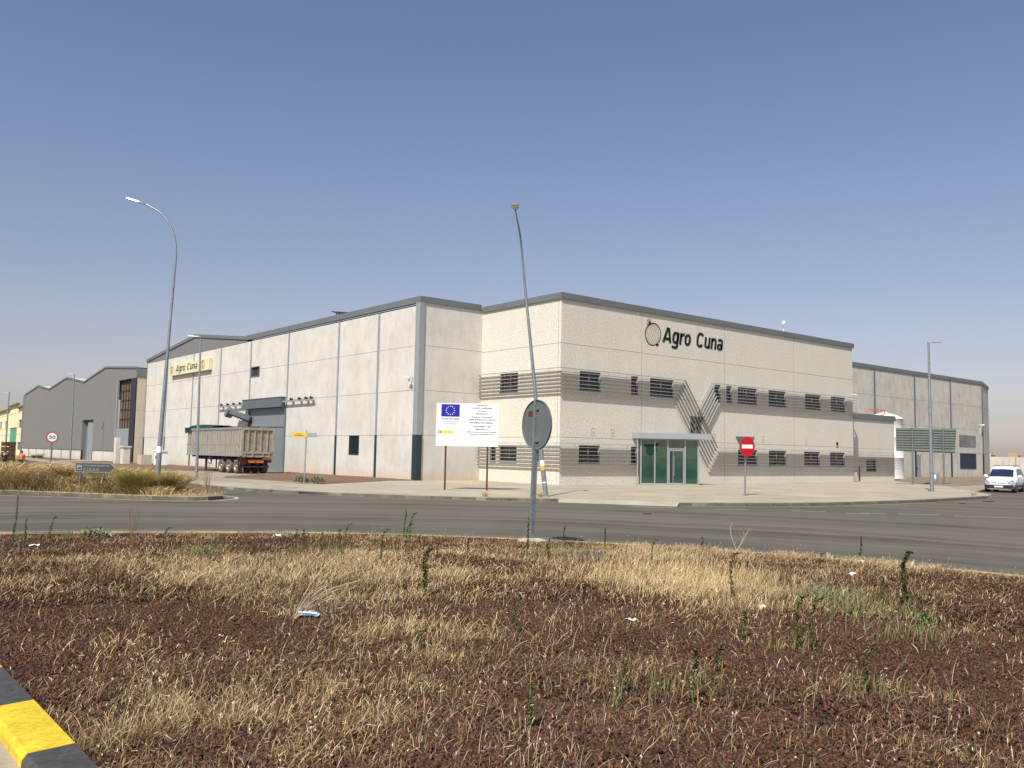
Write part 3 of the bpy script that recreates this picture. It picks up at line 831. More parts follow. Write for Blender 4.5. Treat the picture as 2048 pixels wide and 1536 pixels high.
# low brown thatch of dead leaves, then taller pale stalks with seed heads
for n_, r0, r1, pw, hh, w0, pal, base_, gain, hd in (
        (270000, 3.4, 7.5, 0.8, 0.040, 0.0020, THATCH, .10, .34, 0.1), (430000, 7.3, 20.8, 0.66, 0.055, 0.0040, THATCH, .16, .38, 0.1),
        (150000, 3.4, 7.5, 0.8, 0.075, 0.0014, STRAW*.95, .05, .27, 0.9), (520000, 7.3, 20.8, 0.66, 0.080, 0.0025, STRAW, .04, .30, 0.8)):
    x, y = scatter(n_, r0, r1, pw)
    d = dens(x, y); k = nr.random(len(x)) < np.clip(d*gain+base_*vnoise(x, y, .7, 9)**1.5, 0, 1)
    x, y, d = x[k], y[k], d[k]
    h = hh*(0.4+1.2*nr.random(len(x)))*(0.8+0.3*np.clip(d, 0, 2.5))
    w = w0*(0.7+0.7*nr.random(len(x)))
    parts.append(blades(x, y, hz(x, y)-.005, h, w, pal, 1.1, head=hd, bright=.75+.5*vnoise(x, y, 1.3, 12)))
# chopped and trampled straw, lying every way
for n_, r0, r1, w0 in ((60000, 3.4, 7.5, .0016), (90000, 7.3, 20.5, .0030)):
    x, y = scatter(n_, r0, r1, .75)
    k = nr.random(len(x)) < np.clip(dens(x, y)*.28-.02, 0, .7); x, y = x[k], y[k]
    L = .015+.05*nr.random(len(x))**1.8; a = nr.random(len(x))*6.28; z = hz(x, y)+.012+.02*nr.random(len(x))
    dx, dy, dz = np.cos(a)*L/2, np.sin(a)*L/2, (nr.random(len(x))-.3)*L*.5
    px, py = -np.sin(a)*w0/2, np.cos(a)*w0/2
    V_ = np.stack([np.stack([x-dx-px, y-dy-py, z-dz*.2], 1), np.stack([x+dx-px, y+dy-py, z+dz], 1), np.stack([x+dx+px, y+dy+py, z+dz+w0], 1), np.stack([x-dx+px, y-dy+py, z-dz*.2+w0], 1)], 1).reshape(-1, 3)
    ci = np.concatenate([STRAW, THATCH])[nr.integers(0, 12, len(x))]*(.7+.6*nr.random((len(x), 1)))
    parts.append((V_, np.arange(len(x)*4).reshape(-1, 4), np.repeat(ci, 4, 0)))
# fallen straw lying on the stones
x, y = scatter(9000, 3.6, 20, 0.8)
k = nr.random(len(x)) < np.clip(0.25+dens(x, y)*0.6, 0, 1); x, y = x[k], y[k]
h = 0.012+0.03*nr.random(len(x))
v, f, c = blades(x, y, hz(x, y)+.012, h, np.full(len(x), 0.0028), STRAW, 6.0)
parts.append((v, f, c))
V, F, C_ = join(parts)
o = np_mesh('dry_grass', V, F, C_, 'straw'); o['kind'] = 'stuff'
# taller bleached stalks with seed heads: single ones all over, a stand of them in the brightest patch
parts = []
for n_, r0, r1, w0, hh in ((2600, 3.4, 7.5, .0019, .17), (4200, 7.3, 20, .0030, .17)):
    x, y = scatter(n_, r0, r1, 0.8)
    k = nr.random(len(x)) < np.clip(0.20+dens(x, y)*0.45, 0, 1); x, y = x[k], y[k]
    n2 = len(x); h = hh*(.45+1.1*nr.random(n2)**1.4)
    v, f, c = blades(x, y, hz(x, y), h, np.full(n2, w0), STRAW[[1, 2, 5]], 0.45, segs=3)
    parts.append((v, f, c))
    # the seed heads: small pale flakes at the tips
    v4 = v.reshape(n2, -1, 3); tip_ = (v4[:, -1]+v4[:, -2])/2
    for rep_ in range(3):
        a = nr.random(n2)*6.28; L = .012+.016*nr.random(n2); ww = .0035+w0
        q = tip_-np.stack([0*a, 0*a, nr.random(n2)*.02], 1)
        d_ = np.stack([np.cos(a)*L*.6, np.sin(a)*L*.6, L*.7], 1); p_ = np.stack([-np.sin(a)*ww/2, np.cos(a)*ww/2, 0*a], 1)
        V_ = np.stack([q, q+d_*.5+p_, q+d_, q+d_*.5-p_], 1).reshape(-1, 3)
        parts.append((V_, np.arange(n2*4).reshape(-1, 4), np.repeat(STRAW[[2, 5]][nr.integers(0, 2, n2)]*(.9+.3*nr.random((n2, 1))), 4, 0)))
for cx_, cy_, s1, n_, hh in ((9.9, 8.1, .95, 4600, .19), (11.0, 9.4, .8, 2000, .16), (9.2, 7.0, .6, 1400, .14), (6.0, 11.6, 1.0, 1600, .14), (12.6, 11.2, .8, 1300, .13)):
    x = cx_+nr.normal(size=n_)*s1*.75; y = cy_+nr.normal(size=n_)*s1*.75
    k = on_gravel(x, y) & (nr.random(n_) < np.clip(2.2*vnoise(x, y, .35, 61)-.2, .05, 1)); x, y = x[k], y[k]
    parts.append(blades(x, y, hz(x, y), hh*(.5+.8*nr.random(len(x))), np.full(len(x), .0030), STRAW[[0, 1, 2, 3]], 0.6, head=.9, bright=.7+.5*vnoise(x, y, .5, 63)))
V, F, C_ = join(parts)
o = np_mesh('tall_dry_stalks', V, F, C_, 'straw'); o['kind'] = 'stuff'
# greenish fine weeds in loose patches
pts = [(7.5, 14.2, .9, 250), (11.2, 12.2, .8, 420), (10.3, 6.2, .9, 500), (9.6, 5.3, .7, 260), (8.6, 4.4, .5, 160), (5.4, 14.6, .5, 260), (4.9, 4.3, .4, 90), (6.2, 3.3, .4, 60), (4.3, 19.5, .8, 160), (6.5, 13.0, 1.2, 200), (5.8, 9.6, .7, 200), (7.1, 4.7, .3, 60)]
parts = []
for px, py, s, n_ in pts:
    x = px+nr.normal(size=n_)*s*.6; y = py+nr.normal(size=n_)*s*.6
    k = on_gravel(x, y); x, y = x[k], y[k]
    parts.append(blades(x, y, hz(x, y), 0.08+0.14*nr.random(len(x)), np.full(len(x), .006), np.array([(0.16, 0.17, 0.06), (0.22, 0.20, 0.08), (0.12, 0.15, 0.06)]), 0.7))
V, F, C_ = join(parts)
o = np_mesh('low_green_weeds', V, F, C_, 'straw'); o['kind'] = 'stuff'

# ================================================================== WAREHOUSE
wh = thing('warehouse', 'long pale precast concrete warehouse with grey joint strips behind the parked trailer', 'warehouse', (XH, YH, PZ))
J = 0.012   # half width of an open joint
def joints_h(L, zs): return [(0, L, z-J, z+J, 0.025, 1, False) for z in zs]
# west wall, seen from the road; u runs from the near corner to the far end
mb = MB()
H1 = 12.18
feats = joints_h(107.2-YH, (3.15, 6.15, 9.15))
feats += [(74.9-YH, 76.8-YH, 8.5, 9.45, 0.22, 0, True), (56.8-YH, 58.15-YH, 1.8, 3.1, 0.12, 0, True), (69.15-YH, 76.8-YH, 0.0, 5.62, 0.25, 0, True)]
field_wall(mb, (XH, YH, 0), (0, 1, 0), (-1, 0, 0), 107.2-YH, 0, 11.85, feats, 0)
# south wall left of the office, and the long part right of it
field_wall(mb, (XH, YH, 0), (1, 0, 0), (0, -1, 0), XO-XH, 0, H1, joints_h(XO-XH, (3.15, 6.15, 9.15)), 2)
o = mb.build('wall', ['hall_w', 'groove', 'hall_w'], wh)
mb = MB()
Ls = 118.3-XO
field_wall(mb, (XO, YH, 0), (1, 0, 0), (0, -1, 0), Ls, 0, 12.2, joints_h(Ls, (3.15, 6.15, 9.15))+[(111.7-XO, 116.3-XO, 1.22, 3.14, 0.12, 0, True), (100.6-XO, 101.8-XO, 0.2, 2.75, 0.08, 0, True)], 0)
th_ = R(17.5)
ch = Vector((math.cos(th_), math.sin(th_), 0)); chn = Vector((math.sin(th_), -math.cos(th_), 0))
field_wall(mb, (118.3, YH, 0), ch, chn, 9.0, 0, 12.2, joints_h(9.0, (3.15, 6.15, 9.15)), 0)
o = mb.build('wall', ['hall_s', 'groove'], wh)
# far walls and roof closing the volume
mb = MB()
E1 = Vector((118.3, YH, 0))+ch*9.0
mb.add([(XH, 107.2, 0), (E1.x, 107.2, 0), (E1.x, 107.2, 11.8), (XH, 107.2, 11.8), (E1.x, E1.y, 0), (E1.x, E1.y, 11.8)], [(0, 1, 2, 3), (1, 4, 5, 2)])
o = mb.build('wall', 'beigeconc', wh)
mb = MB()
mb.add([(XH+.1, YH+.1, 11.95), (118.3, YH+.1, 11.95), (E1.x-.1, E1.y, 11.95), (E1.x-.1, 107.1, 11.95), (XH+.1, 107.1, 11.95)], [(0, 1, 2, 3, 4)])
gx0, gx1 = XH+.12, 60
mb.add([(gx0, 78, 12.1), (gx0, 91.5, 13.62), (gx0, 107.3, 12.0), (gx1, 78, 12.1), (gx1, 91.5, 13.62), (gx1, 107.3, 12.0)], [(0, 1, 4, 3), (1, 2, 5, 4), (3, 4, 5)])
mb.build('roof', 'roof', wh)
# parapet cap
def band(mb, pts, z0, z1, out=0.10, th=0.16, mi=0):
    for (a, b, n_) in pts:
        a, b, n_ = Vector(a), Vector(b), Vector(n_)
        za0, za1 = (z0, z1)
        v = []
        for p in (a, b):
            for s, z in ((out, z0), (out, z1), (-th, z1), (-th, z0)):
                v.append(p+n_*s+Vector((0, 0, z)))
        mb.add(v, [(0, 1, 5, 4), (1, 2, 6, 5), (2, 3, 7, 6), (3, 0, 4, 7), (0, 3, 2, 1), (4, 5, 6, 7)], mi)
mb = MB()
band(mb, [((XH, 78.0, 0), (XH, YH-.10, 0), (-1, 0, 0))], 12.02, 12.45)
mb.build('cornice', 'trim', wh); mb = MB()
band(mb, [((XH+.165, YH, 0), (XO-.16, YH, 0), (0, -1, 0))], 12.05, 12.46)
mb.build('cornice', 'trim', wh); mb = MB()
band(mb, [((XR, YH, 0), (118.32, YH, 0), (0, -1, 0)), (E1*0+Vector((118.3, YH, 0)), E1, chn)], 12.05, 12.46)
mb.build('cornice', 'trim', wh)
# gable of grey sheet over the far bays
mb = MB()
yg = (77.9, 91.5, 107.3); zt = (12.08, 13.55, 12.02)
def prof_face(x, ys_, zb, zt_):
    return [(x, y, z) for y, z in zip(ys_, zb)]+[(x, y, z) for y, z in zip(ys_[::-1], zt_[::-1])]
v = [(XH-.03, yg[0], 11.86), (XH-.03, yg[1], 11.86), (XH-.03, yg[2], 11.86), (XH-.03, yg[2], zt[2]), (XH-.03, yg[1], zt[1]), (XH-.03, yg[0], zt[0])]
mb.add(v, [(0, 1, 4, 5), (1, 2, 3, 4)])
v2 = [(XH+.12, y, z) for _, y, z in v]
mb.add(v+v2, [(0, 6, 7, 1), (1, 7, 8, 2)])
mb.build('gable', 'claddark', wh)
mb = MB()
for (ya, za), (yb_, zb_) in (((yg[0], zt[0]), (yg[1], zt[1])), ((yg[1], zt[1]), (yg[2], zt[2]))):
    mb.add([(XH-.13, ya, za-.02), (XH-.13, yb_, zb_-.02), (XH-.13, yb_, zb_+.30), (XH-.13, ya, za+.30), (XH+.15, ya, za+.30), (XH+.15, yb_, zb_+.30), (XH+.15, yb_, zb_-.02), (XH+.15, ya, za-.02)],
           [(0, 1, 2, 3), (3, 2, 5, 4), (0, 1, 6, 7), (0, 3, 4, 7), (1, 2, 5, 6)])
mb.build('gable_trim', 'trim', wh)
# joint covers: grey above, dark downpipe guard below
def cover(y, w=0.2, lower=True, z1=11.85):
    mb = MB()
    mb.box((XH-.055, y-w/2, 3.17 if lower else 5.66), (XH+.0, y+w/2, z1), 0)
    if lower: mb.box((XH-.065, y-w/2-.01, 0.1), (XH+.0, y+w/2+.01, 3.17), 1)
    mb.build('joint_cover', ['trimlight', 'darkpipe'], wh)
for y, lo in ((54.37, True), (60.28, True), (69.06, False), (76.9, False), (84.15, True), (91.68, True), (99.8, True), (107.1, True)):
    cover(y, 0.2, lo)
mb = MB()
for z0_, z1_, mi, e in ((3.17, 12.02, 0, 0), (0.1, 3.17, 1, 0.012)):
    mb.box((XH-.10-e, YH-.10-e, z0_), (XH+.30+e, YH+.0, z1_), mi)
    mb.box((XH-.10-e, YH+.0, z0_), (XH+.0, YH+.42+e, z1_), mi)
mb.build('corner_cover', ['trimlight', 'darkpipe'], wh)
for x in (91.33, 100.38, 109.42, 118.3):
    mb = MB()
    mb.box((x-.14, YH-.07, 3.17), (x+.14, YH, 12.05), 0); mb.box((x-.15, YH-.08, 0.1), (x+.15, YH, 3.17), 1)
    mb.build('joint_cover', ['trim', 'darkpipe'], wh)
mb = MB()
p = E1
mb.beam(p+chn*.05+Vector((0, 0, .1)), p+chn*.05+Vector((0, 0, 3.17)), .3, .3, 1); mb.beam(p+chn*.05+Vector((0, 0, 3.17)), p+chn*.05+Vector((0, 0, 12.05)), .22, .22, 0)
mb.build('joint_cover', ['trim', 'darkpipe'], wh)
# small upper window
w = MB(); w.box((XH-.03, 74.9, 8.5), (XH+.2, 74.98, 9.45)); w.box((XH-.03, 76.72, 8.5), (XH+.2, 76.8, 9.45)); w.box((XH-.03, 74.98, 9.37), (XH+.2, 76.72, 9.45)); w.box((XH-.03, 74.98, 8.5), (XH+.2, 76.72, 8.6)); w.box((XH+.05, 75.3, 8.6), (XH+.12, 75.36, 9.37))
wo = w.build('window', 'header', wh)
w = MB(); w.box((XH+.13, 74.95, 8.55), (XH+.16, 76.75, 9.4)); w.build('pane', 'room', wo)
# louvre
w = MB()
for k in range(11):
    z = 1.84+k*0.118
    w.add([(XH-.02, 56.82, z), (XH-.02, 58.13, z), (XH+.10, 58.13, z+.10), (XH+.10, 56.82, z+.10)], [(0, 1, 2, 3)])
w.box((XH-.03, 56.74, 1.74), (XH+.02, 56.82, 3.16)); w.box((XH-.03, 58.13, 1.74), (XH+.02, 58.21, 3.16)); w.box((XH-.03, 56.82, 3.09), (XH+.02, 58.13, 3.16)); w.box((XH-.03, 56.82, 1.74), (XH+.02, 58.13, 1.81)); w.box((XH+.11, 56.8, 1.8), (XH+.12, 58.2, 3.1))
w.build('louvre', 'darkpipe', wh)
# big sliding door
w = MB(); w.box((XH+.02, 69.2, 0.16), (XH+.12, 76.75, 3.9)); do = w.build('door', 'doorgrey', wh)
w = MB(); w.box((XH+.06, 69.2, 4.02), (XH+.16, 76.75, 5.6)); w.build('upper_leaf', 'doorgrey', do)
w = MB(); w.box((XH-.02, 69.2, 3.9), (XH+.14, 76.75, 4.02)); w.build('rail', 'trim', do)
w = MB(); w.box((XH-.06, 76.75, 0.15), (XH+.1, 76.98, 5.55)); w.build('door_jamb', 'header', wh)
w = MB(); w.box((XH-.08, 69.10, 0.15), (XH+.1, 69.26, 5.55)); w.build('door_jamb', 'header', wh)
w = MB(); w.box((XH-.42, 69.35, 5.62), (XH, 77.5, 6.42)); w.box((XH-.46, 69.30, 6.42), (XH, 77.55, 6.47))
w.build('door_hood', 'header', wh)
for y0_, y1_, sp in ((63.7, 69.3, (64.1, 65.0, 66.2, 67.7)), (77.6, 83.85, (78.4, 79.9, 81.35, 82.9))):
    w = MB()
    w.box((XH-.36, y0_, 5.99), (XH-.20, y1_, 6.03)); w.box((XH-.30, y0_, 6.03), (XH-.27, y1_, 6.10))  # thin rail, with a flat strip added to throw a shadow band below
    for s in sp: w.box((XH-.27, s-.02, 5.95), (XH, s+.02, 5.99))
    ro = w.build('rail_shadow_strip', 'slat', wh)
    for s in sp:
        w = MB(); w.box((XH-.36, s-.20, 6.13), (XH-.20, s+.16, 6.25)); w.box((XH-.32, s+.06, 6.25), (XH-.26, s+.14, 6.32)); w.build('floodlight', 'plastic', ro)
# window and faded panel of the rear part
w = MB(); w.box((111.72, YH+.05, 1.24), (116.28, YH+.1, 3.12)); wo = w.build('window', 'bluewin', wh)
w = MB(); w.box((111.68, YH-.02, 1.18), (111.78, YH+.04, 3.18)); w.box((116.22, YH-.02, 1.18), (116.32, YH+.04, 3.18)); w.box((111.78, YH-.02, 3.10), (116.22, YH+.04, 3.18)); w.box((111.78, YH-.02, 1.18), (116.22, YH+.04, 1.26)); w.build('window_frame', 'header', wo)
w = MB(); w.box((111.6, YH-.03, 3.95), (116.25, YH-.003, 5.4)); w.build('window_panel', 'poster', wh)
w = MB(); w.box((100.62, YH+.02, 0.2), (101.78, YH+.06, 2.75)); do = w.build('door', 'greydoor', wh)
w = MB(); w.box((100.75, YH-.03, 1.2), (100.85, YH+.02, 1.32)); w.build('handle', 'plastic', do)
# grey box hanging on the far corner
w = MB()
p = E1+ch*0.2
w.beam(E1+ch*0.1+Vector((0, 1.0, 5.4)), E1+ch*0.1+Vector((0, 1.0, 8.4)), 1.4, 1.6, 0)
w.build('vent_box', 'claddark', wh)

# ================================================================== OFFICE
of = thing('office_building', 'two-storey office block in pebble render with dark windows and the green letters Agro Cuna', 'office building', (XO, YO, PZ))
OH = 11.92
UP = [(39.03, 40.92), (43.84, 44.55), (45.75, 48.23), (52.86, 53.55), (54.26, 54.94), (55.66, 58.1), (59.67, 62.02), (64.78, 67.12), (68.69, 70.98)]
LO = [(39.03, 40.92), (43.88, 44.5), (55.68, 58.13), (59.67, 62.03), (64.58, 66.94), (68.5, 70.84)]
feats = joints_h(XR-XO, (3.13, 6.1, 9.09))+[(x-XO-J, x-XO+J, 0, OH, 0.025, 1, False) for x in (44.88, 54.03, 63.15)]
RV = 0.26
feats += [(a-XO, b-XO, 6.2, 7.43, RV, 0, True) for a, b in UP]+[(a-XO, b-XO, 1.5, 2.66, RV, 0, True) for a, b in LO]
feats += [(50.08-XO, 51.5-XO, 3.72, 4.98, RV, 0, True), (45.3-XO, 47.3-XO, 0, 2.7, 1.2, 0, True)]
mb = MB()
field_wall(mb, (XO, YO, 0), (1, 0, 0), (0, -1, 0), XR-XO, 0, OH, feats, 0, 2)
SW_U = [(45.05, 46.95)]; SW_L = [(47.3, 47.9), (45.06, 46.88), (42.8, 43.45)]
feats = joints_h(YH-YO, (3.13, 6.1, 9.09))+[(0.24, 0.26, 0, OH, 0.02, 1, False)]
feats += [(a-YO, b-YO, 6.2, 7.45, RV, 0, True) for a, b in SW_U]+[(a-YO, b-YO, 1.5, 2.55, RV, 0, True) for a, b in SW_L]
field_wall(mb, (XO, YO, 0), (0, 1, 0), (-1, 0, 0), YH-YO, 0, OH, feats, 0, 2)
mb.add([(XR, YO, 0), (XR, YH, 0), (XR, YH, OH), (XR, YO, OH)], [(0, 1, 2, 3)], 0)
mb.build('wall', ['agg', 'groove', 'reveal'], of)
mb = MB(); mb.add([(XO+.05, YO+.05, OH-.1), (XR-.05, YO+.05, OH-.1), (XR-.05, YH+.3, OH-.1), (XO+.05, YH+.3, OH-.1)], [(0, 1, 2, 3)]); mb.build('roof', 'roof', of)
mb = MB()
band(mb, [((XO-.12, YO, 0), (XR+.12, YO, 0), (0, -1, 0))], 11.92, 12.31, 0.12)
band(mb, [((XO, YO+.163, 0), (XO, YH-.12, 0), (-1, 0, 0))], 11.92, 12.31, 0.12)
band(mb, [((XR, YO+.163, 0), (XR, YH, 0), (1, 0, 0))], 11.92, 12.31, 0.12)
mb.build('cornice', 'trim', of)

def window(O, u, n, w, h, parent, kind=0, mull=1, grid=False):
    """recessed window: frame, glass pane, blind behind, painted bars"""
    O, u, n = Vector(O), Vector(u), Vector(n)
    def bx(mb, a0, a1, z0, z1, d0, d1, mi=0):
        v = [O+u*a+Vector((0, 0, z))-n*d for a in (a0, a1) for z in (z0, z1) for d in (d0, d1)]
        mb.add(v, [(0, 1, 3, 2), (4, 6, 7, 5), (0, 4, 5, 1), (2, 3, 7, 6), (0, 2, 6, 4), (1, 5, 7, 3)], mi)
    f = MB(); t = 0.05
    bx(f, 0, t, 0, h, .10, .18); bx(f, w-t, w, 0, h, .10, .18); bx(f, t, w-t, h-t, h, .10, .18); bx(f, t, w-t, 0, t, .10, .18)
    for k in range(1, mull+1): bx(f, w*k/(mull+1)-.025, w*k/(mull+1)+.025, t, h-t, .11, .17)
    bx(f, -0.03, w+.03, -.05, -.004, -.05, .2)
    fo = f.build('window', 'frame', parent)
    p_ = MB(); bx(p_, t, w-t, t, h-t, .135, .145); p_.build('pane', 'pane', fo)
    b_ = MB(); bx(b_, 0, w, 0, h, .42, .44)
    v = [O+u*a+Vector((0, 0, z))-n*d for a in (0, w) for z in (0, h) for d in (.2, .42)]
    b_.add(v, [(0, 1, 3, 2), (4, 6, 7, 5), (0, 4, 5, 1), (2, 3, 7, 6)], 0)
    if kind == 1: bx(b_, .05, w*.62, h*.0, h*.62, .26, .28, 1); bx(b_, w*.66, w-.1, 0, h*.55, .26, .28, 2)
    elif kind == 2: bx(b_, .04, w-.04, h*.03, h*.93, .26, .28, 1)
    elif kind == 3: bx(b_, .04, w-.04, h*.03, h*.42, .26, .28, 2)
    b_.build('blind', ['room', 'blind', 'curtain'], fo)
    if not grid: return
    g_ = MB()
    nb = max(2, int(w/0.36))
    for k in range(nb+1): bx(g_, .03+(w-.06)*k/nb-.008, .03+(w-.06)*k/nb+.008, .02, h-.02, .045, .06)
    rows = 4 if grid else 2
    for k in range(rows+1): bx(g_, .03, w-.03, .03+(h-.06)*k/rows-.009, .03+(h-.06)*k/rows+.009, .06, .072)
    g_.build('grille', 'grille', fo)
kinds = [2, 3, 2, 1, 1, 3, 2, 2, 3]
for i, (a, b) in enumerate(UP): window((a, YO, 6.2), (1, 0, 0), (0, -1, 0), b-a, 1.23, of, kinds[i], 0 if b-a < 1 else 1, i in (5, 8))
for i, (a, b) in enumerate(LO): window((a, YO, 1.5), (1, 0, 0), (0, -1, 0), b-a, 1.16, of, (0, 0, 0, 2, 2, 2)[i], 0 if b-a < 1 else 1)
window((50.08, YO, 3.72), (1, 0, 0), (0, -1, 0), 1.42, 1.26, of, 2, 1)
for a, b in SW_U: window((XO, a, 6.2), (0, 1, 0), (-1, 0, 0), b-a, 1.25, of, 3, 1, True)
for a, b in SW_L: window((XO, a, 1.5), (0, 1, 0), (-1, 0, 0), b-a, 1.05, of, 2, 0 if b-a < 1 else 1)

# horizontal metal slats wrapped round the block, running down in a slant beside the door
SD, SW_, ST = 0.19, 0.115, 0.032
def slat(mb, a, b, nrm):
    """flat slat between two (x,z) points on the front (nrm 'y') or (y,z) points on the left side"""
    (a0, z0), (b0, z1) = a, b
    if nrm == 'y':
        P0, P1 = Vector((a0, YO-SD, z0)), Vector((b0, YO-SD, z1)); dp = Vector((0, 1, 0))
    else:
        P0, P1 = Vector((XO-SD, a0, z0)), Vector((XO-SD, b0, z1)); dp = Vector((1, 0, 0))
    d = (P1-P0).normalized(); t = d.cross(dp).normalized()
    v = [p+dp*s*SW_/2+t*q*ST/2 for p in (P0, P1) for s, q in ((-1, -1), (1, -1), (1, 1), (-1, 1))]
    mb.add(v, [(0, 1, 2, 3), (7, 6, 5, 4), (0, 4, 5, 1), (1, 5, 6, 2), (2, 6, 7, 3), (3, 7, 4, 0)])
def arms(mb, xs, z, side='y'):
    for x in xs:
        if side == 'y': mb.box((x-.01, YO-SD+.04, z-.009), (x+.01, YO-.001, z+.009))
        else: mb.box((XO-SD+.04, x-.01, z-.009), (XO-.001, x+.01, z+.009))
AXL, AXR, AYS = (38.6, 41.6, 43.4), (55.2, 58.9, 63.5, 67.9, 71.7), (41.9, 44.6, 47.6)
ZU = [7.50-.24*i for i in range(7)]; ZL = [2.75-.242*i for i in range(7)]
kU = [(49.25-.2*i, ZU[i]) for i in range(7)]
kL = [(52.95-.185*i, ZL[i]) for i in range(7)]
m0 = (kL[0][1]-kU[0][1])/(kL[0][0]-kU[0][0])
XC = XO-SD-SW_/2
for i in range(7):
    mb = MB(); slat(mb, (XC, ZU[i]), kU[i], 'y'); slat(mb, kU[i], kL[i], 'y'); slat(mb, kL[i], (XR+.35, ZL[i]), 'y')
    slat(mb, (YO-SD+SW_/2+.001, ZU[i]), (YH-.02, ZU[i]), 'x'); arms(mb, AXL, ZU[i]); arms(mb, AYS, ZU[i], 'x'); arms(mb, AXR, ZL[i])
    mb.build('sun_slat', 'slat', of)
    mb = MB(); slat(mb, (XC, ZL[i]), (44.42, ZL[i]), 'y'); slat(mb, (YO-SD+SW_/2+.001, ZL[i]), (YH-.02, ZL[i]), 'x'); arms(mb, AXL, ZL[i]); arms(mb, AYS, ZL[i], 'x')
    mb.build('sun_slat', 'slat', of)
    s0 = (52.16+.165*i, ZU[i]); dx, dz = -1.43, -1.85
    # meets the outermost slanted slat
    t = (s0[1]-kU[0][1]-m0*(s0[0]-kU[0][0]))/(m0*dx-dz)
    e = (s0[0]+dx*t, s0[1]+dz*t)
    mb = MB(); slat(mb, e, s0, 'y'); slat(mb, s0, (XR+.35, ZU[i]), 'y'); arms(mb, AXR, ZU[i]); mb.build('sun_slat', 'slat', of)
# drain pipe by the entrance
mb = MB(); mb.tube([(44.2, YO-.30, 0.15), (44.2, YO-.30, 3.15)], 0.04, 8); mb.build('downpipe', 'slat', of)
# cast vent frames in the panels
for x in (40.3, 42.1, 52.8, 58.9, 64.9, 41.0):
    if x == 41.0: continue
    mb = MB()
    for (a, b, c, d) in ((x-.17, x+.17, 3.62, 3.65), (x-.17, x+.17, 3.16, 3.19), (x-.17, x-.14, 3.19, 3.62), (x+.14, x+.17, 3.19, 3.62), (x-.07, x+.07, 3.34, 3.46)):
        mb.box((a, YO-.012, c+.12), (b, YO+.005, d+.12))
    mb.build('vent_cover', 'reveal', of)
# company lettering and onion drawing on the wall
def ring_pts(cx_, cy_, rx, ry, a0, a1, n=16, p=2.6):
    out = []
    for i in range(n+1):
        t = R(a0+(a1-a0)*i/n); c_, s_ = math.cos(t), math.sin(t)
        out.append((cx_+rx*math.copysign(abs(c_)**(2/p), c_), cy_+ry*math.copysign(abs(s_)**(2/p), s_)))
    return out
W_ = .185     # stroke weight for a cap height of 1
GLY = {  # width, strokes (list of centre lines) in units of the cap height, x height .76
 'A': (.80, [[(.08, 0), (.36, 1.0)], [(.72, 0), (.44, 1.0)], [(.18, .25), (.62, .25)]]),
 'g': (.60, [ring_pts(.28, .40, .20, .32, 0, 360), [(.50, .78), (.50, -.08)], ring_pts(.28, -.08, .22, .17, 0, -160)]),
 'r': (.40, [[(.10, 0), (.10, .77)], ring_pts(.36, .38, .24, .32, 165, 80, 8)]),
 'o': (.60, [ring_pts(.29, .38, .21, .31, 0, 360)]),
 'C': (.72, [ring_pts(.35, .50, .27, .43, 38, 322)]),
 'u': (.58, [[(.10, .76), (.10, .26)], ring_pts(.29, .27, .19, .20, 180, 360, 10), [(.48, .76), (.48, 0)]]),
 'n': (.58, [[(.10, 0), (.10, .76)], ring_pts(.29, .49, .19, .20, 180, 0, 10), [(.48, .50), (.48, 0)]]),
 'a': (.58, [ring_pts(.28, .54, .20, .16, 160, 0, 10), [(.48, .54), (.48, 0)], ring_pts(.27, .21, .19, .15, 0, 360, 14)])}
def stroke_text(mb, s, P, h, width, mi=0, thick=.02, weight=W_, shear=.16):
    """P(x, z, d) -> point; letters laid out to fill the width"""
    tot = sum(GLY[c][0]+.07 if c != ' ' else .36 for c in s)
    k = width/(tot*h)
    x0 = 0
    for c in s:
        if c == ' ': x0 += .36; continue
        for ln in GLY[c][1]:
            pts = [Vector(((x0+x+shear*y), y)) for x, y in ln]
            A, B = [], []
            closed = (pts[0]-pts[-1]).length < .02
            n_ = len(pts)
            for i, p in enumerate(pts):
                q0 = pts[i-1] if i else (pts[-2] if closed else p); q1 = pts[i+1] if i < n_-1 else (pts[1] if closed else p)
                d = (q1-q0).normalized(); nn = Vector((-d.y, d.x))
                A.append(p+nn*weight/2); B.append(p-nn*weight/2)
            if not closed and len(ln) > 2: pass
            for d0 in (thick, 0):
                pass
            v = [P(p.x*h*k, p.y*h, thick) for p in A+B]+[P(p.x*h*k, p.y*h, 0) for p in A+B]
            f = [(i, i+1, n_+i+1, n_+i) for i in range(n_-1)]+[(2*n_+i, i, n_*0+i+1, 2*n_+i+1) for i in range(n_-1)]+[(n_+i, n_+i+1, 3*n_+i+1, 3*n_+i) for i in range(n_-1)]
            if not closed: f += [(0, n_, 3*n_, 2*n_), (n_-1, 2*n_-1, 4*n_-1, 3*n_-1)]
            mb.add(v, f, mi)
        x0 += GLY[c][0]+.07
for i_, word in enumerate(('Agro', 'Cuna')):
    mb = MB()
    stroke_text(mb, word, lambda x, z, d, o_=(46.98, 50.66)[i_]: Vector((o_+x, YO-.004-d, 10.05+z)), 1.08, (3.12, 3.16)[i_])
    mb.build('lettering', 'letter', of)
mb = MB()
def ribbon(mb, pts, w, y):
    P = [Vector(p) for p in pts]; A, B = [], []
    for i, p in enumerate(P):
        d = (P[min(i+1, len(P)-1)]-P[max(i-1, 0)]).normalized(); n_ = Vector((-d.y, d.x))
        ww = w[i] if hasattr(w, '__len__') else w
        A.append(p+n_*ww/2); B.append(p-n_*ww/2)
    n_ = len(P)
    mb.add([(p.x, y, p.y) for p in A+B], [(i, i+1, n_+i+1, n_+i) for i in range(n_-1)])
cx, cz = 45.98, 10.47
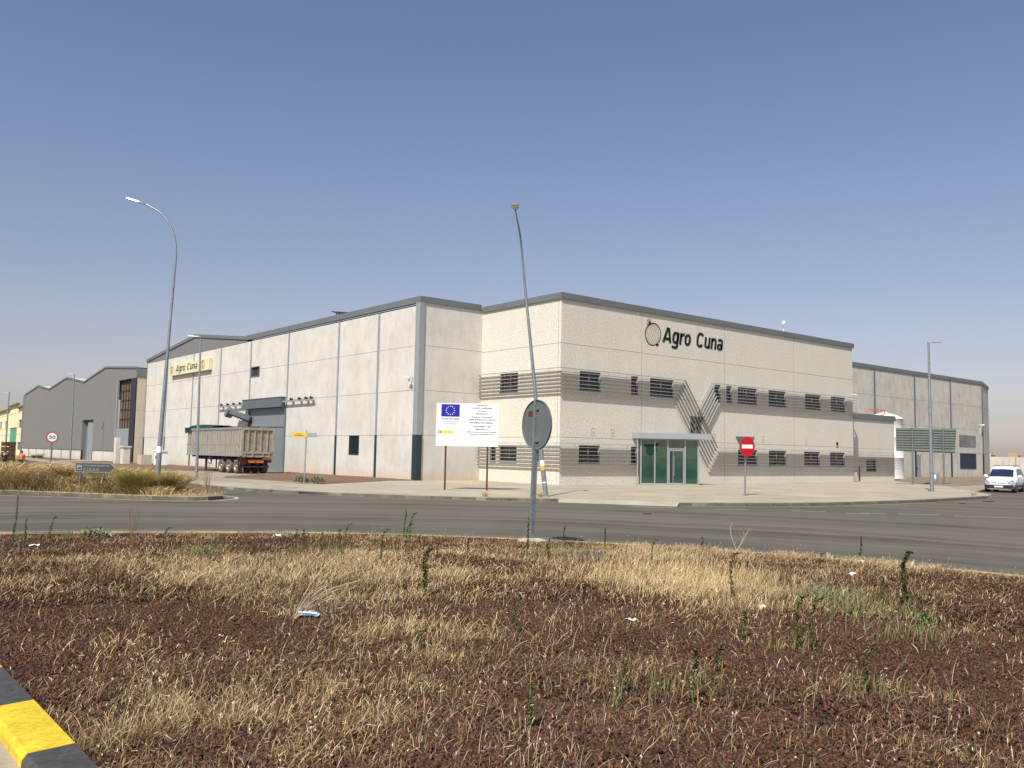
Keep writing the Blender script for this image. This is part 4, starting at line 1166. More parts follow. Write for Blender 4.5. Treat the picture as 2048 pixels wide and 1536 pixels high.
K = Vector((-.34, .68)); Rr = Vector((.40, -.62)); mid = (K+Rr)/2; ax = (K-Rr); a_ = ax.length/2; ax.normalize(); pr = Vector((-ax.y, ax.x))
for s, w_ in ((-1, .055), (-.82, .02), (-.62, .018), (-.40, .022), (-.15, .02), (.12, .022), (.38, .018), (.60, .02), (.80, .018), (1, .055), (-.97, .03), (.93, .02)):
    a0, a1 = (0.06, math.pi-0.06) if abs(s) > .9 else (0.10+.25*rng.random(), math.pi-.12-.5*rng.random())
    pts = []
    for k in range(19):
        t = a0+(a1-a0)*k/18
        q = mid+ax*(a_*math.cos(t))+pr*(.83*s*math.sin(t)**.85)
        pts.append((cx+q.x, cz+q.y))
    ribbon(mb, pts, [w_*(.7+.5*math.sin(math.pi*k/18)) for k in range(19)], YO-.014)
for (x, z) in ((-.62, .98), (-.50, 1.08), (-.36, 1.05), (-.20, .92), (-.66, .72), (-.62, .60), (-.12, .80), (-.30, 1.12)):
    ribbon(mb, [(cx+K.x, cz+K.y), (cx+(K.x+x)/2+.04, cz+(K.y+z)/2-.03), (cx+x, cz+z)], [.09, .05, .025], YO-.017)
for (x, z) in ((.46, -.80), (.58, -.74), (.62, -.62), (.36, -.78), (.66, -.70), (.30, -.72)):
    ribbon(mb, [(cx+Rr.x-.02, cz+Rr.y+.02), (cx+x, cz+z)], [.10, .03], YO-.020)
mb.build('onion_drawing', 'onionline', of)
# no parking plate
mb = MB()
mtx = Matrix.Translation((69.6, YO-.02, 3.42)) @ Matrix.Rotation(R(90), 4, 'X')
mb.lathe([(0, .012), (.17, .012), (.17, 0)], n=20, mi=0, mtx=mtx); mb.lathe([(0, .015), (.12, .015), (.12, .012)], n=20, mi=1, mtx=mtx)
mb.box((69.45, YO-.03, 3.10), (69.75, YO, 3.18), 2); mb.beam((69.5, YO-.04, 3.52), (69.7, YO-.04, 3.32), .006, .035, 0, (0, 1, 0))
mb.build('no_parking_plate', ['red', 'flagblue', 'redfade'], of)

# entrance: glazed wedge with a flat canopy
A2, B2 = Vector((44.62, 40.68, 0)), Vector((47.70, 38.14, 0))
du = (B2-A2).normalized(); dn = Vector((du.y, -du.x, 0))     # dn points out towards the street
LE = (B2-A2).length
en = MB()
# vertical posts and rails
zt_ = 3.22
def at_e(u_, z, d=0): return A2+du*u_+dn*d+Vector((0, 0, z))
posts = [0.04, 0.98, 1.86, 3.03, LE-.06]
for i, u_ in enumerate(posts):
    w_ = .09 if 0 < i < 4 else (.10 if i == 0 else .13)
    en.beam(at_e(u_, PZ), at_e(u_, zt_), .09, w_, 0, du)
for a, b in zip(posts[:-1], posts[1:]):
    en.beam(at_e(a+.05, PZ+.04), at_e(b-.06, PZ+.04), .08, .08, 0)
    en.beam(at_e(a+.05, zt_-.04), at_e(b-.06, zt_-.04), .08, .08, 0)
en.beam(at_e(1.91, 2.56), at_e(2.98, 2.56), .08, .07, 0)
CR = Vector((47.70, YO, 0))
en.beam(CR+Vector((-.05, -.06, PZ)), CR+Vector((-.05, -.06, zt_)), .08, .08, 0)
en.beam(B2+Vector((-.05, .1, PZ+.04)), CR+Vector((-.05, -.1, PZ+.04)), .08, .08, 0)
en.beam(B2+Vector((-.05, .1, zt_-.04)), CR+Vector((-.05, -.1, zt_-.04)), .08, .08, 0)
eo = en.build('entrance_frame', 'alu', of)
gl = MB()
for a, b in ((posts[0], posts[1]), (posts[1], posts[2]), (posts[3], posts[4])):
    gl.beam(at_e((a+.05), (PZ+zt_)/2), at_e((b-.05), (PZ+zt_)/2), .012, zt_-PZ-.16, 0)
gl.beam(at_e(1.91, 2.88), at_e(2.98, 2.88), .012, .56, 0)
gl.beam(B2+Vector((-.05, .08, (PZ+zt_)/2)), CR+Vector((-.05, -.1, (PZ+zt_)/2)), .012, zt_-PZ-.16, 0)
gl.build('glass', 'green_glass', eo)
d_ = MB()
d_.beam(at_e(1.96, PZ+.02, .02), at_e(1.96, 2.5, .02), .05, .07, 0, du); d_.beam(at_e(2.93, PZ+.02, .02), at_e(2.93, 2.5, .02), .05, .07, 0, du)
d_.beam(at_e(2.0, 2.46, .02), at_e(2.89, 2.46, .02), .05, .08, 0); d_.beam(at_e(2.0, PZ+.07, .02), at_e(2.89, PZ+.07, .02), .05, .10, 0)
d_.beam(at_e(2.22, PZ+.12, .02), at_e(2.22, 2.42, .02), .05, .03, 0, du)
do = d_.build('door', 'alu', of)
d_ = MB(); d_.beam(at_e(2.24, 1.33, .02), at_e(2.89, 1.33, .02), .012, 2.16, 0); d_.build('glass', 'green_glass', do)
d_ = MB(); d_.beam(at_e(2.05, PZ+.1, .02), at_e(2.19, PZ+.1, .02), .03, .02, 0); d_.beam(at_e(2.12, PZ+.12, .01), at_e(2.12, 2.4, .01), .02, .15, 0, du); d_.build('door_gap', 'plastic', do)
d_ = MB(); d_.beam(at_e(2.28, .75, .08), at_e(2.28, 2.1, .08), .03, .03, 0, du); d_.build('handle', 'alu', do)
d_ = MB(); d_.beam(at_e(2.52, 1.50, -.0), at_e(2.70, 1.50, -.0), .004, .42, 0); d_.build('notice', 'paper', do)
# inside of the porch: floor, dark hall, stair
d_ = MB()
d_.add([tuple(A2+Vector((0, 0, PZ+.012))), tuple(B2+Vector((0, 0, PZ+.012))), (47.7, YO+1.2, PZ+.012), (45.0, YO+1.2, PZ+.012)], [(0, 1, 2, 3)], 0)
d_.box((44.9, YO+1.15, PZ), (47.7, YO+1.19, 3.0), 1)
for k in range(7): d_.box((45.4, YO+.15+.12*k, PZ+.17*k), (46.6, YO+.25+.12*k, PZ+.17*k+.05), 0)
d_.beam((46.7, YO+.1, .9), (46.7, YO+1.0, 2.3), .04, .04, 0)
d_.box((45.45, YO+.35, PZ), (45.5, YO+1.1, 2.7), 1); d_.box((46.1, YO+.02, 2.45), (47.2, YO+.6, 2.5), 1)
d_.build('porch_interior', ['slat', 'room'], of)
ca = MB()
c0 = A2-du*.55-Vector((0, 0, 0)); c1 = B2+du*.72
poly = [(c0+dn*.42), (c1+dn*.42), Vector((c1.x+dn.x*.42+.35, YO-.004, 0)), Vector((c0.x+dn.x*.3, YO-.004, 0))]
ca.prism([(p.x, p.y) for p in poly], 3.22, 3.60)
ca.build('canopy', 'trimlight', of)
# small camera on the right end
mb = MB(); mb.box((XR-.1, YO-.3, 7.78), (XR+.15, YO, 7.83)); mb.tube([(XR-.02, YO-.38, 7.74), (XR-.02, YO-.12, 7.8)], .06, 8)
mb.build('security_camera', 'cctv', of)

# annex (low block to the right of the office)
an = thing('annex_building', 'low pebble render annex with one small barred window right of the office', 'annex', (XR, YA, PZ))
mb = MB()
field_wall(mb, (XR+.003, YA, 0), (1, 0, 0), (0, -1, 0), XA-XR, 0, 5.85, joints_h(XA-XR, (3.12,))+[(76.6-XR, 78.4-XR, 1.05, 2.15, .26, 0, True)], 0, 2)
mb.add([(XA, YA, 0), (XA, YH, 0), (XA, YH, 5.85), (XA, YA, 5.85)], [(0, 1, 2, 3)], 0)
mb.build('wall', ['agg', 'groove', 'reveal'], an)
mb = MB(); mb.add([(XR+.01, YA+.05, 5.8), (XA-.05, YA+.05, 5.8), (XA-.05, YH-.01, 5.8), (XR+.01, YH-.01, 5.8)], [(0, 1, 2, 3)]); mb.build('roof', 'roof', an)
mb = MB(); band(mb, [((XR+.005, YA, 0), (XA+.12, YA, 0), (0, -1, 0)), ((XA, YA+.163, 0), (XA, YH, 0), (1, 0, 0))], 5.83, 6.30, 0.12); mb.build('cornice', 'trim', an)
window((76.6, YA, 1.05), (1, 0, 0), (0, -1, 0), 1.8, 1.1, an, 2, 0)
for i in range(7):
    mb = MB(); z = 2.78-.242*i
    mb.box((XR+.25+.1*(i > 2), YA-.30, z-.016), (XA+.45, YA-.17, z+.016)); [mb.box((x-.01, YA-.18, z-.009), (x+.01, YA-.001, z+.009)) for x in (73.2, 77.5, 81.5)]; mb.build('sun_slat', 'slat', an)
mb = MB(); mb.box((74.0, YA-.3, PZ), (74.5, YA-.004, .95), 0); mb.tube([(74.75, YA-.35, PZ), (74.75, YA-.35, 1.5)], .07, 8, 1)
mb.build('meter_box', ['cabinet', 'rust'], an)

# ================================================================== things on and around the buildings
def simple(name, label, cat, fn, mats, loc, group=None):
    mb = MB(); fn(mb); o = mb.build(name, mats)
    # move origin to the base
    o.data.transform(Matrix.Translation(-Vector(loc))); o.location = loc
    return tag(o, label, cat, group)

# illuminated style sign board on the warehouse
sg = thing('sign_board', 'long cream sign board reading Agro Cuna mounted high on the warehouse wall', 'sign', (XH, 92.4, 10.4))
mb = MB(); mb.box((XH-.34, 86.45, 9.82), (XH-.02, 98.0, 11.0)); mb.build('panel', 'cream', sg)
for i_, word in enumerate(('Agro', 'Cuna')):
    mb = MB(); stroke_text(mb, word, lambda x, z, d, o_=(96.2, 92.75)[i_]: Vector((XH-.345-d, o_-x, 10.14+z)), .70, (2.95, 3.0)[i_], thick=.01, weight=.13, shear=.22)
    mb.build('lettering', 'letter', sg)
mb = MB()
for yc, r_ in ((88.2, .42), (97.5, .40)):
    for a, w_ in ((0, .10), (.55, .07), (1.0, .10)):
        for sgn in (-1, 1):
            pts = [(XH-.352, yc+sgn*a*r_*math.sin(t)*1.3, 10.45+r_*math.cos(t)) for t in np.linspace(.2, 2.9, 12)]
            for p0, p1 in zip(pts[:-1], pts[1:]):
                mb.beam(p0, p1, w_, .004, 0, (1, 0, 0))
mb.build('onion_picture', 'onionred', sg)

# conveyor chute sticking out over the trailer
cv = thing('conveyor', 'dark inclined conveyor chute sticking out above the trailer from the warehouse door', 'conveyor', (XH, 77.4, 4.4))
mb = MB(); mb.beam((XH-.05, 76.2, 4.72), (XH-1.05, 78.6, 5.42), .55, .34, 0)
mb.beam((XH-.05, 76.2, 4.50), (XH-1.05, 78.6, 5.20), .42, .12, 1)
for k in range(8):
    p = Vector((XH-.1, 76.3, 4.44)).lerp(Vector((XH-1.02, 78.5, 5.10)), k/7); mb.beam(p+Vector((-.22, -.10, 0)), p+Vector((.22, .10, 0)), .08, .10, 1)
mb.build('chute', ['header', 'chassis'], cv)
mb = MB(); mb.beam((XH-1.02, 78.5, 5.62), (XH-1.16, 79.0, 4.98), .62, .42, 0, (0, 1, .4)); mb.build('discharge_hood', 'trim', cv)

simple('security_camera', 'white security camera near the top of the warehouse corner', 'camera',
       lambda b: (b.box((XH-.35, 49.75, 7.02), (XH-.0, 49.81, 7.08)), b.tube([(XH-.42, 49.95, 7.0), (XH-.42, 49.55, 6.9)], .08, 8), b.tube([(XH-.32, 49.78, 7.02), (XH-.32, 49.78, 6.66)], .05, 6)), 'cctv', (XH, 49.8, 6.7))
simple('security_camera', 'white security camera above the dark blue window of the rear warehouse wall', 'camera',
       lambda b: (b.box((117.3, YH-.45, 6.80), (117.36, YH, 6.86)), b.tube([(117.1, YH-.5, 6.78), (117.6, YH-.5, 6.84)], .11, 8), b.tube([(117.5, YH-.03, 6.7), (117.62, YH-.03, 5.6)], .03, 6)), 'cctv', (117.4, YH, 6.0))
simple('roof_antenna', 'white antenna on a thin mast above the office roof', 'antenna',
       lambda b: (b.tube([(75.6, 50, 12.4), (75.6, 50, 15.65)], .05, 8), b.tube([(75.6, 49.9, 15.45), (75.25, 49.75, 15.5)], [.08, .15], 12)), 'cctv', (75.6, 50, 12.4))
simple('solar_panel', 'dark tilted solar panel edge just above the warehouse parapet', 'solar panel',
       lambda b: (b.add([(37.6, 70.6, 14.25), (37.6, 72.3, 14.75), (39.4, 72.3, 14.85), (39.4, 70.6, 14.35), (37.6, 70.6, 14.21), (37.6, 72.3, 14.71), (39.4, 72.3, 14.81), (39.4, 70.6, 14.31)], [(0, 1, 2, 3), (7, 6, 5, 4), (0, 4, 5, 1), (1, 5, 6, 2), (2, 6, 7, 3), (3, 7, 4, 0)]), b.tube([(38, 71, 12), (38, 71, 14.3)], .04, 6), b.tube([(38, 72, 12), (38, 72, 14.6)], .04, 6)), 'plastic', (38, 71, 12))

# white tank behind the annex with a red pipe frame
tk = thing('storage_tank', 'tall white cylindrical tank with domed top behind the annex', 'tank', (87.9, 46.2, 0.15))
mb = MB(); mb.lathe([(1.80, 0.1), (1.80, 2.3), (1.82, 2.32), (1.80, 2.34), (1.80, 4.4), (1.82, 4.42), (1.80, 4.44), (1.80, 6.25), (1.86, 6.29), (1.82, 6.38), (1.3, 6.68), (.7, 6.86), (.3, 6.92), (.3, 7.03), (0, 7.03)], c=(87.9, 46.2, 0.05), n=48); mb.build('tank_shell', 'tank', tk)
mb = MB(); mb.lathe([(2.2, 0), (2.2, .12), (0, .12)], c=(87.9, 46.2, 0.12), n=32, smooth=False); mb.build('plinth', 'concrete', tk)
rp = thing('red_pipe', 'red painted water pipe loop rising behind the annex roof beside the white tank', 'pipe', (85.9, 45.6, 0.15))
mb = MB()
mb.tube([(83.4, 45.6, .1), (83.4, 45.6, 7.08), (83.52, 45.6, 7.2), (86.7, 45.6, 7.2), (86.85, 45.6, 7.08), (86.85, 45.6, 5)], .05, 10)
mb.tube([(83.75, 45.6, .1), (83.75, 45.6, 6.9), (83.85, 45.6, 7.0), (86.4, 45.6, 7.0), (86.5, 45.6, 6.9), (86.5, 45.6, 5)], .035, 10)
mb.build('pipe', 'ironred', rp)

# ================================================================== GREY HALL, CREAM BUILDING, FENCES (left)
XG, YG = 31.1, 107.25
gh = thing('industrial_hall', 'dark grey clad hall with three roof ridges at the far left end of the street', 'industrial hall', (XG, YG, PZ))
ry = [171.4, 160.4, 152.5, 141.3, 131.4, 120.9, 107.25]
rz = [10.5, 11.6, 10.7, 11.87, 10.75, 12.1, 11.2]
mb = MB()
# front cladding with openings: columns split at feature lines
def roofz(y): return float(np.interp(y, ry[::-1], rz[::-1]))
cuts = sorted(set(ry+[131.3, 125.6, 114.85]))
for a, b in zip(cuts[:-1], cuts[1:]):
    cu = (a+b)/2
    z0_ = 5.55 if 125.6 < cu < 131.3 else (10.15 if cu < 114.85 else 1.5)
    mb.add([(XG, a, z0_), (XG, b, z0_), (XG, b, roofz(b)), (XG, a, roofz(a))], [(0, 1, 2, 3)], 0)
mb.build('wall', 'greyclad', gh)
mb = MB()
mb.add([(XG+.6, 125.6, 0), (XG+.6, 131.3, 0), (XG+.6, 131.3, 5.55), (XG+.6, 125.6, 5.55), (XG, 125.6, 0), (XG, 131.3, 0), (XG, 131.3, 5.55), (XG, 125.6, 5.55)], [(0, 1, 2, 3), (0, 4, 7, 3), (1, 5, 6, 2), (2, 6, 7, 3)])
mb.build('door_recess', 'claddark', gh)
mb = MB(); mb.box((XG+.3, 125.9, .1), (XG+.36, 129.3, 5.3)); do = mb.build('door', 'greydoor', gh)
mb = MB(); mb.box((XG+.28, 126.2, .2), (XG+.3, 127.8, 3.2)); mb.build('wicket_door', 'trimlight', do)
for y0_, y1_ in ((115.2, 125.6), (131.3, 171.3)):
    mb = MB()
    n_ = max(1, int((y1_-y0_)/5.6)); st = (y1_-y0_)/n_
    mb.box((XG+.10, y0_, 0), (XG+.2, y1_, 1.5), 0)
    for k in range(n_): mb.box((XG+.06, y0_+k*st-.08, 0), (XG+.12, y0_+k*st+.08, 1.5), 1)
    mb.build('plinth_wall', ['hall_w', 'darkpipe'], gh)
mb = MB()
mb.add([(XG+.4, 109.2, 4.2), (XG+.4, 114.85, 4.2), (XG+.4, 114.85, 10.15), (XG+.4, 109.2, 10.15)], [(0, 1, 2, 3)], 0)
for k in range(6): mb.box((XG+.3, 109.3+k*1.1, 4.2), (XG+.36, 109.36+k*1.1, 10.15), 1)
for k in range(6): mb.box((XG+.3, 109.2, 4.2+k*1.15), (XG+.34, 114.85, 4.26+k*1.15), 1)
mb.build('mesh_screen', ['mesh', 'chassis'], gh)
mb = MB(); mb.box((XG-.02, 109.2, 1.5), (XG+.1, 114.8, 4.2)); mb.box((XG-.02, 109.2, 0), (XG+.1, 114.8, 1.4)); mb.build('cladding_panel', 'greydoor', gh)
mb = MB(); mb.box((XG-.1, 114.8, 0.2), (XG+.12, 115.15, 10.2)); mb.build('edge_trim', 'trimlight', gh)
mb = MB(); mb.box((XG-.12, 107.35, 0.1), (XG+.25, 109.2, 10.1)); mb.build('corner_post', 'plastic', gh)
mb = MB()
field_wall(mb, (XG, YG, 0), (1, 0, 0), (0, -1, 0), 5, 0, 10.3, joints_h(5, (3.15, 6.3)), 0)
mb.build('side_wall', ['beigeconc', 'groove'], gh)
mb = MB(); mb.box((XG-.1, YG-.12, 10.3), (XG+5.3, YG+.1, 11.2)); mb.build('side_fascia', 'trim', gh)
mb = MB()
for i in range(6):
    a, b = i, i+1
    mb.add([(XG-.1, ry[a], rz[a]+.0), (XG-.1, ry[b], rz[b]+.0), (XG-.1, ry[b], rz[b]+.22), (XG-.1, ry[a], rz[a]+.22), (XG+.1, ry[b], rz[b]+.22), (XG+.1, ry[a], rz[a]+.22)], [(0, 1, 2, 3), (3, 2, 4, 5)], 0)
    mb.add([(XG+.05, ry[a], rz[a]+.12), (XG+.05, ry[b], rz[b]+.12), (XG+45, ry[b], rz[b]+.12), (XG+45, ry[a], rz[a]+.12)], [(0, 1, 2, 3)], 1)
mb.build('roof', ['trim', 'roof'], gh)
mb = MB(); mb.box((XG-.05, 171.3, 0), (XG+.5, 172.2, 10.4)); mb.build('end_wall', 'claddark', gh)

bb = thing('cream_building', 'cream industrial building with green shutter at the left edge of the photo', 'building', (31, 168, 0))
db = Vector((math.cos(R(85)), math.sin(R(85)), 0)); nb_ = Vector((-math.sin(R(85)), math.cos(R(85)), 0))
B0 = Vector((31, 168, 0))
mb = MB()
fe = [(6.0, 12.7, 5.1, 6.5, .2, 0, True), (34.4, 40.3, 5.2, 6.8, .2, 0, True), (48.1, 53, 5.3, 6.9, .2, 0, True), (15.4, 29.3, 0, 5.25, .2, 0, True), (6.9, 13.3, 1.1, 2.5, .2, 0, True), (62, 68, 5.3, 6.9, .2, 0, True)]
fe = [(5, 90, z-.03, z+.03, .03, 1, False) for z in (3.9, 6.7-1.6, 7.9)]+fe
field_wall(mb, B0+db*5, db, nb_, 85, 0, 8.9, [(f[0]-5, f[1]-5)+tuple(f[2:]) for f in fe], 0)
for u0, u1, zt2 in ((13.6, 30.1, 9.55), (13.6, 30.1, 9.0)):
    q0, q1 = B0+db*u0+nb_*.05, B0+db*u1+nb_*.05
    mb.add([q0+Vector((0, 0, 8.9)), q1+Vector((0, 0, 8.9)), q1+Vector((0, 0, zt2)), q0+Vector((0, 0, zt2))], [(0, 1, 2, 3)], 0)
mb.build('wall', ['beige', 'groove'], bb)
mb = MB()
for u0, u1, z in ((5, 13.6, 8.75), (13.4, 30.3, 9.5), (30.1, 90, 9.0)):
    mb.beam(B0+db*u0+nb_*.15+Vector((0, 0, z)), B0+db*u1+nb_*.15+Vector((0, 0, z)), .5, .32)
mb.build('cornice', 'olive', bb)
for f in fe[3:]:
    mb = MB(); q0, q1 = B0+db*f[0]-nb_*.15, B0+db*f[1]-nb_*.15
    mb.add([q0+Vector((0, 0, f[2])), q1+Vector((0, 0, f[2])), q1+Vector((0, 0, f[3])), q0+Vector((0, 0, f[3]))], [(0, 1, 2, 3)])
    mb.build('shutter' if f[3] == 5.25 else 'window', 'greendoor' if f[3] == 5.25 else 'header', bb)
mb = MB()
q = [B0+db*5-nb_*1+Vector((0, 0, 9.0)), B0+db*90-nb_*1+Vector((0, 0, 9.3)), B0+db*90-nb_*14+Vector((0, 0, 12.2)), B0+db*5-nb_*14+Vector((0, 0, 11.6))]
mb.add(q, [(0, 1, 2, 3)]); mb.build('roof', 'redroof', bb)

# crates, bench-like slab, fence near the cream building
for i, (x, y, z, h, lab) in enumerate(((19.0, 114.5, 0.1, 2.3, 'tall stack of brown wooden crates behind the two workers'), (17.3, 117.5, 0.1, 1.9, 'lower stack of dark brown crates at the left edge of the photo'))):
    mb = MB()
    lv = int(h/.75)+1
    for k in range(lv):
        z0_ = z+k*h/lv; z1_ = z+(k+1)*h/lv-.05
        for s in range(4): mb.box((x, y-1.4, z0_+s*(z1_-z0_)/4), (x+.04, y+1.6, z0_+(s+.8)*(z1_-z0_)/4)); mb.box((x-.0, y-1.44, z0_+s*(z1_-z0_)/4), (x+1.0, y-1.4, z0_+(s+.8)*(z1_-z0_)/4))
        mb.box((x+.06, y-1.36, z0_), (x+.95, y+1.5, z1_-.05))
        for q in (-1.4, 0, 1.5): mb.box((x-.03, y+q-.06, z0_), (x+.0, y+q+.06, z1_))
    tag(mb.build('crate_stack', 'crate'), lab, 'crates', 'wooden crate stacks at the far left')
mb = MB()
p0, p1 = Vector((25.6, 150, 0)), Vector((21.5, 122, 0))
for k in range(40):
    p = p0.lerp(p1, k/39); mb.tube([p+Vector((0, 0, .1)), p+Vector((0, 0, 2.1))], .025, 4)
mb.beam(p0+Vector((0, 0, 2.05)), p1+Vector((0, 0, 2.05)), .04, .05); mb.beam(p0+Vector((0, 0, .3)), p1+Vector((0, 0, .3)), .04, .05)
tag(mb.build('fence', 'plastic'), 'thin dark railing fence between the crates and the grey hall', 'fence')
mb = MB(); mb.box((27.2, 139.4, .55), (28.4, 144.4, .75)); mb.box((27.4, 139.9, .15), (28.2, 140.3, .55)); mb.box((27.4, 143.4, .15), (28.2, 143.8, .55))
tag(mb.build('bench', 'concrete'), 'low pale concrete bench in front of the grey hall', 'bench')
# electrical cabinets between grey hall and warehouse
mb = MB(); mb.box((27.55, 98.6, .1), (28.25, 99.7, 1.95)); mb.box((27.45, 98.5, 1.95), (28.35, 99.8, 2.1)); tag(mb.build('utility_cabinet', 'cabinet'), 'tall pale concrete utility cabinet with a flat cap near the grey hall', 'cabinet')
mb = MB(); mb.box((27.3, 100.5, .1), (27.7, 101.3, 3.0)); tag(mb.build('service_post', 'hall_w'), 'narrow white service post standing behind the utility cabinet', 'post')
mb = MB(); mb.box((28.8, 96.6, .1), (29.9, 97.9, 1.05)); mb.prism([(28.8, 96.6), (29.9, 96.6), (29.9, 97.9), (28.8, 97.9)], 1.05, 1.2); tag(mb.build('utility_box', 'beigeconc'), 'squat beige concrete box beside the dark corner post', 'utility box')
mb = MB(); mb.box((29.8, 94.4, .1), (30.8, 95.6, 1.6)); mb.box((29.72, 94.3, 1.6), (30.88, 95.7, 1.72)); mb.box((29.78, 94.8, .8), (29.80, 95.1, 1.15), 1)
tag(mb.build('utility_cabinet', ['whitepanel', 'plastic']), 'small white utility cabinet with a black mark at the warehouse far end', 'cabinet')

# boundary wall at the far right, pallets behind it
mb = MB()
q0, q1, q2 = Vector((E1.x+.2, E1.y, 0)), Vector((146.5, 60.3, 0)), Vector((158, 52, 0))
for (a, b, h, n_) in ((q0, q1, 3.3, 3), (q1, q2, 3.0, 3)):
    for k in range(n_):
        s0, s1 = a.lerp(b, k/n_), a.lerp(b, (k+1)/n_); d = (s1-s0).normalized()
        mb.beam(s0+d*.12+Vector((0, 0, h/2)), s1-d*.12+Vector((0, 0, h/2)), .16, h, 0)
        mb.beam(s1+Vector((0, 0, .05)), s1+Vector((0, 0, h-.05)), .24, .24, 1)
tag(mb.build('boundary_wall', ['hall_s', 'darkpipe']), 'pale concrete panel boundary wall with dark posts behind the white van', 'wall')
for (x, y, z, w_, lab) in ((155.5, 63.6, 2.0, 2.8, 'wider pile of pale wooden pallets showing over the boundary wall'), (161.5, 61.4, 2.0, 1.6, 'small pale wooden pallet stack showing over the boundary wall nearer the right edge')):
    mb = MB()
    for k in range(9): mb.box((x, y, .1+k*.42), (x+w_, y+1.6, .1+k*.42+.09)); mb.box((x, y, .1+k*.42+.09), (x+.2, y+1.6, .1+k*.42+.33)); mb.box((x+w_-.2, y, .1+k*.42+.09), (x+w_, y+1.6, .1+k*.42+.33)); mb.box((x+.15, y+.2, .1+k*.42+.09), (x+w_-.15, y+1.4, .1+k*.42+.33))
    tag(mb.build('pallet_stack', 'palletwood'), lab, 'pallets', 'pallet stacks behind the boundary wall')

# ================================================================== STREET LAMPS
def head_mesh(mb_case, mb_lens, p, d, up=(0, 0, 1), L=.72, W=.30):
    """flat LED head starting at p and pointing along d"""
    p, d, upv = Vector(p), Vector(d).normalized(), Vector(up)
    r = d.cross(upv).normalized(); u = r.cross(d).normalized()
    prof = [(0, .07, .05), (.10, .12, .06), (.22, W/2, .06), (L*.95, W/2, .045), (L, W/2*.8, .03)]
    v = []
    for t, w_, h_ in prof:
        for a, b in ((-w_, 0), (-w_*.9, h_), (w_*.9, h_), (w_, 0)):
            v.append(p+d*t+r*a+u*b)
    f = [(i*4+k, i*4+(k+1) % 4, (i+1)*4+(k+1) % 4, (i+1)*4+k) for i in range(4) for k in range(4)]+[(0, 1, 2, 3), (19, 18, 17, 16)]
    mb_case.add(v, f)
    q = p-u*.004
    mb_lens.add([q+d*(L*.45)-r*W*.38, q+d*(L*.93)-r*W*.38, q+d*(L*.93)+r*W*.38, q+d*(L*.45)+r*W*.38], [(0, 1, 2, 3)])

def lamp(pts, rads, head_p, head_d, label, group, sticker=None, L=.72, W=.30):
    t = thing('street_lamp', label, 'street lamp', pts[0], group)
    mb = MB(); mb.tube(pts, rads, 14); mb.tube([Vector(pts[0]), Vector(pts[0])+Vector((0, 0, .03))], rads[0]*1.7, 14); mb.build('pole', 'galv', t)
    a, b = MB(), MB(); head_mesh(a, b, head_p, head_d, L=L, W=W); h = a.build('lamp_head', 'alu', t); b.build('lens', 'lampglass', h)
    if sticker:
        for p0, p1, r_, m in sticker:
            s = MB(); s.tube([p0, p1], r_, 14, cap=False); s.build('sticker', m, t)
    return t
GL = 'street lamps along the road'
# big curved lamp on the splitter island
def curve_pts(key, n=6):
    P = [Vector(k) for k in key]; out = []
    for i in range(len(P)-1):
        p0, p1, p2, p3 = P[max(i-1, 0)], P[i], P[i+1], P[min(i+2, len(P)-1)]
        for k in range(n):
            t = k/n
            out.append(0.5*((2*p1)+(-p0+p2)*t+(2*p0-5*p1+4*p2-p3)*t*t+(-p0+3*p1-3*p2+p3)*t**3))
    out.append(P[-1]); return out
key = [(11.47, 36.31, .1), (11.54, 36.24, 3.31), (11.63, 36.17, 6.75), (11.69, 36.12, 8.8), (11.71, 36.11, 10.04), (11.57, 36.22, 10.83), (11.23, 36.5, 11.49), (10.82, 36.84, 11.83), (10.66, 36.97, 11.93)]
pp = curve_pts(key); n_ = len(pp)
lamp(pp, [float(np.interp(p.z, [0, 2, 7, 10, 12], [.122, .098, .052, .040, .034])) for p in pp], pp[-1]-Vector((.0, .0, .03)), (-.52, .42, .20), 'curved galvanised street lamp standing upright on the weedy island beside the tussock', GL,
     [(Vector((11.505, 36.275, 1.80)), Vector((11.51, 36.27, 2.05)), .104, 'whitepaint')], .80, .30)
key = [(26.21, 29.49, .1), (26.01, 29.66, 2.25), (25.79, 29.84, 4.71), (25.59, 30.0, 6.99), (25.33, 30.21, 9.89), (24.93, 30.03, 11.6), (24.27, 29.53, 12.40), (23.75, 29.02, 12.58)]
pp = curve_pts(key); n_ = len(pp)
lamp(pp, [float(np.interp(p.z, [0, 2, 5, 10, 12.6], [.118, .100, .080, .054, .036])) for p in pp], pp[-1], (-.55, -.62, .02), 'tilted curved street lamp leaning over the kerb in front of the office corner', GL,
     [(Vector((26.080, 29.600, 1.50)), Vector((26.058, 29.620, 1.75)), .108, 'whitepaint'), (Vector((26.097, 29.586, 1.32)), Vector((26.080, 29.600, 1.50)), .109, 'signyellow'), (Vector((26.148, 29.542, .75)), Vector((26.144, 29.546, .80)), .116, 'whitepaint')], .78, .32)
def straight_lamp(base, top, hd, label, r0=.10):
    b, t_ = Vector(base), Vector(top)
    return lamp([b, b.lerp(t_, .5), t_], [r0, r0*.75, r0*.5], t_+Vector((0, 0, -.02))-Vector(hd).normalized()*.05, hd, label, GL, None, .85, .28)
straight_lamp((19.81, 55.09, .1), (19.69, 55.19, 9.01), (-.62, .5, .06), 'straight slender street lamp standing in front of the parked trailer')
straight_lamp((55.86, 26.3, .1), (55.83, 26.33, 9.6), (.75, -.6, .05), 'straight street lamp in front of the ribbed sign back on the right pavement', .125)
straight_lamp((26.83, 118.06, .1), (26.77, 118.1, 10.86), (-.7, .6, .05), 'thin street lamp standing before the dark grey hall', .12)
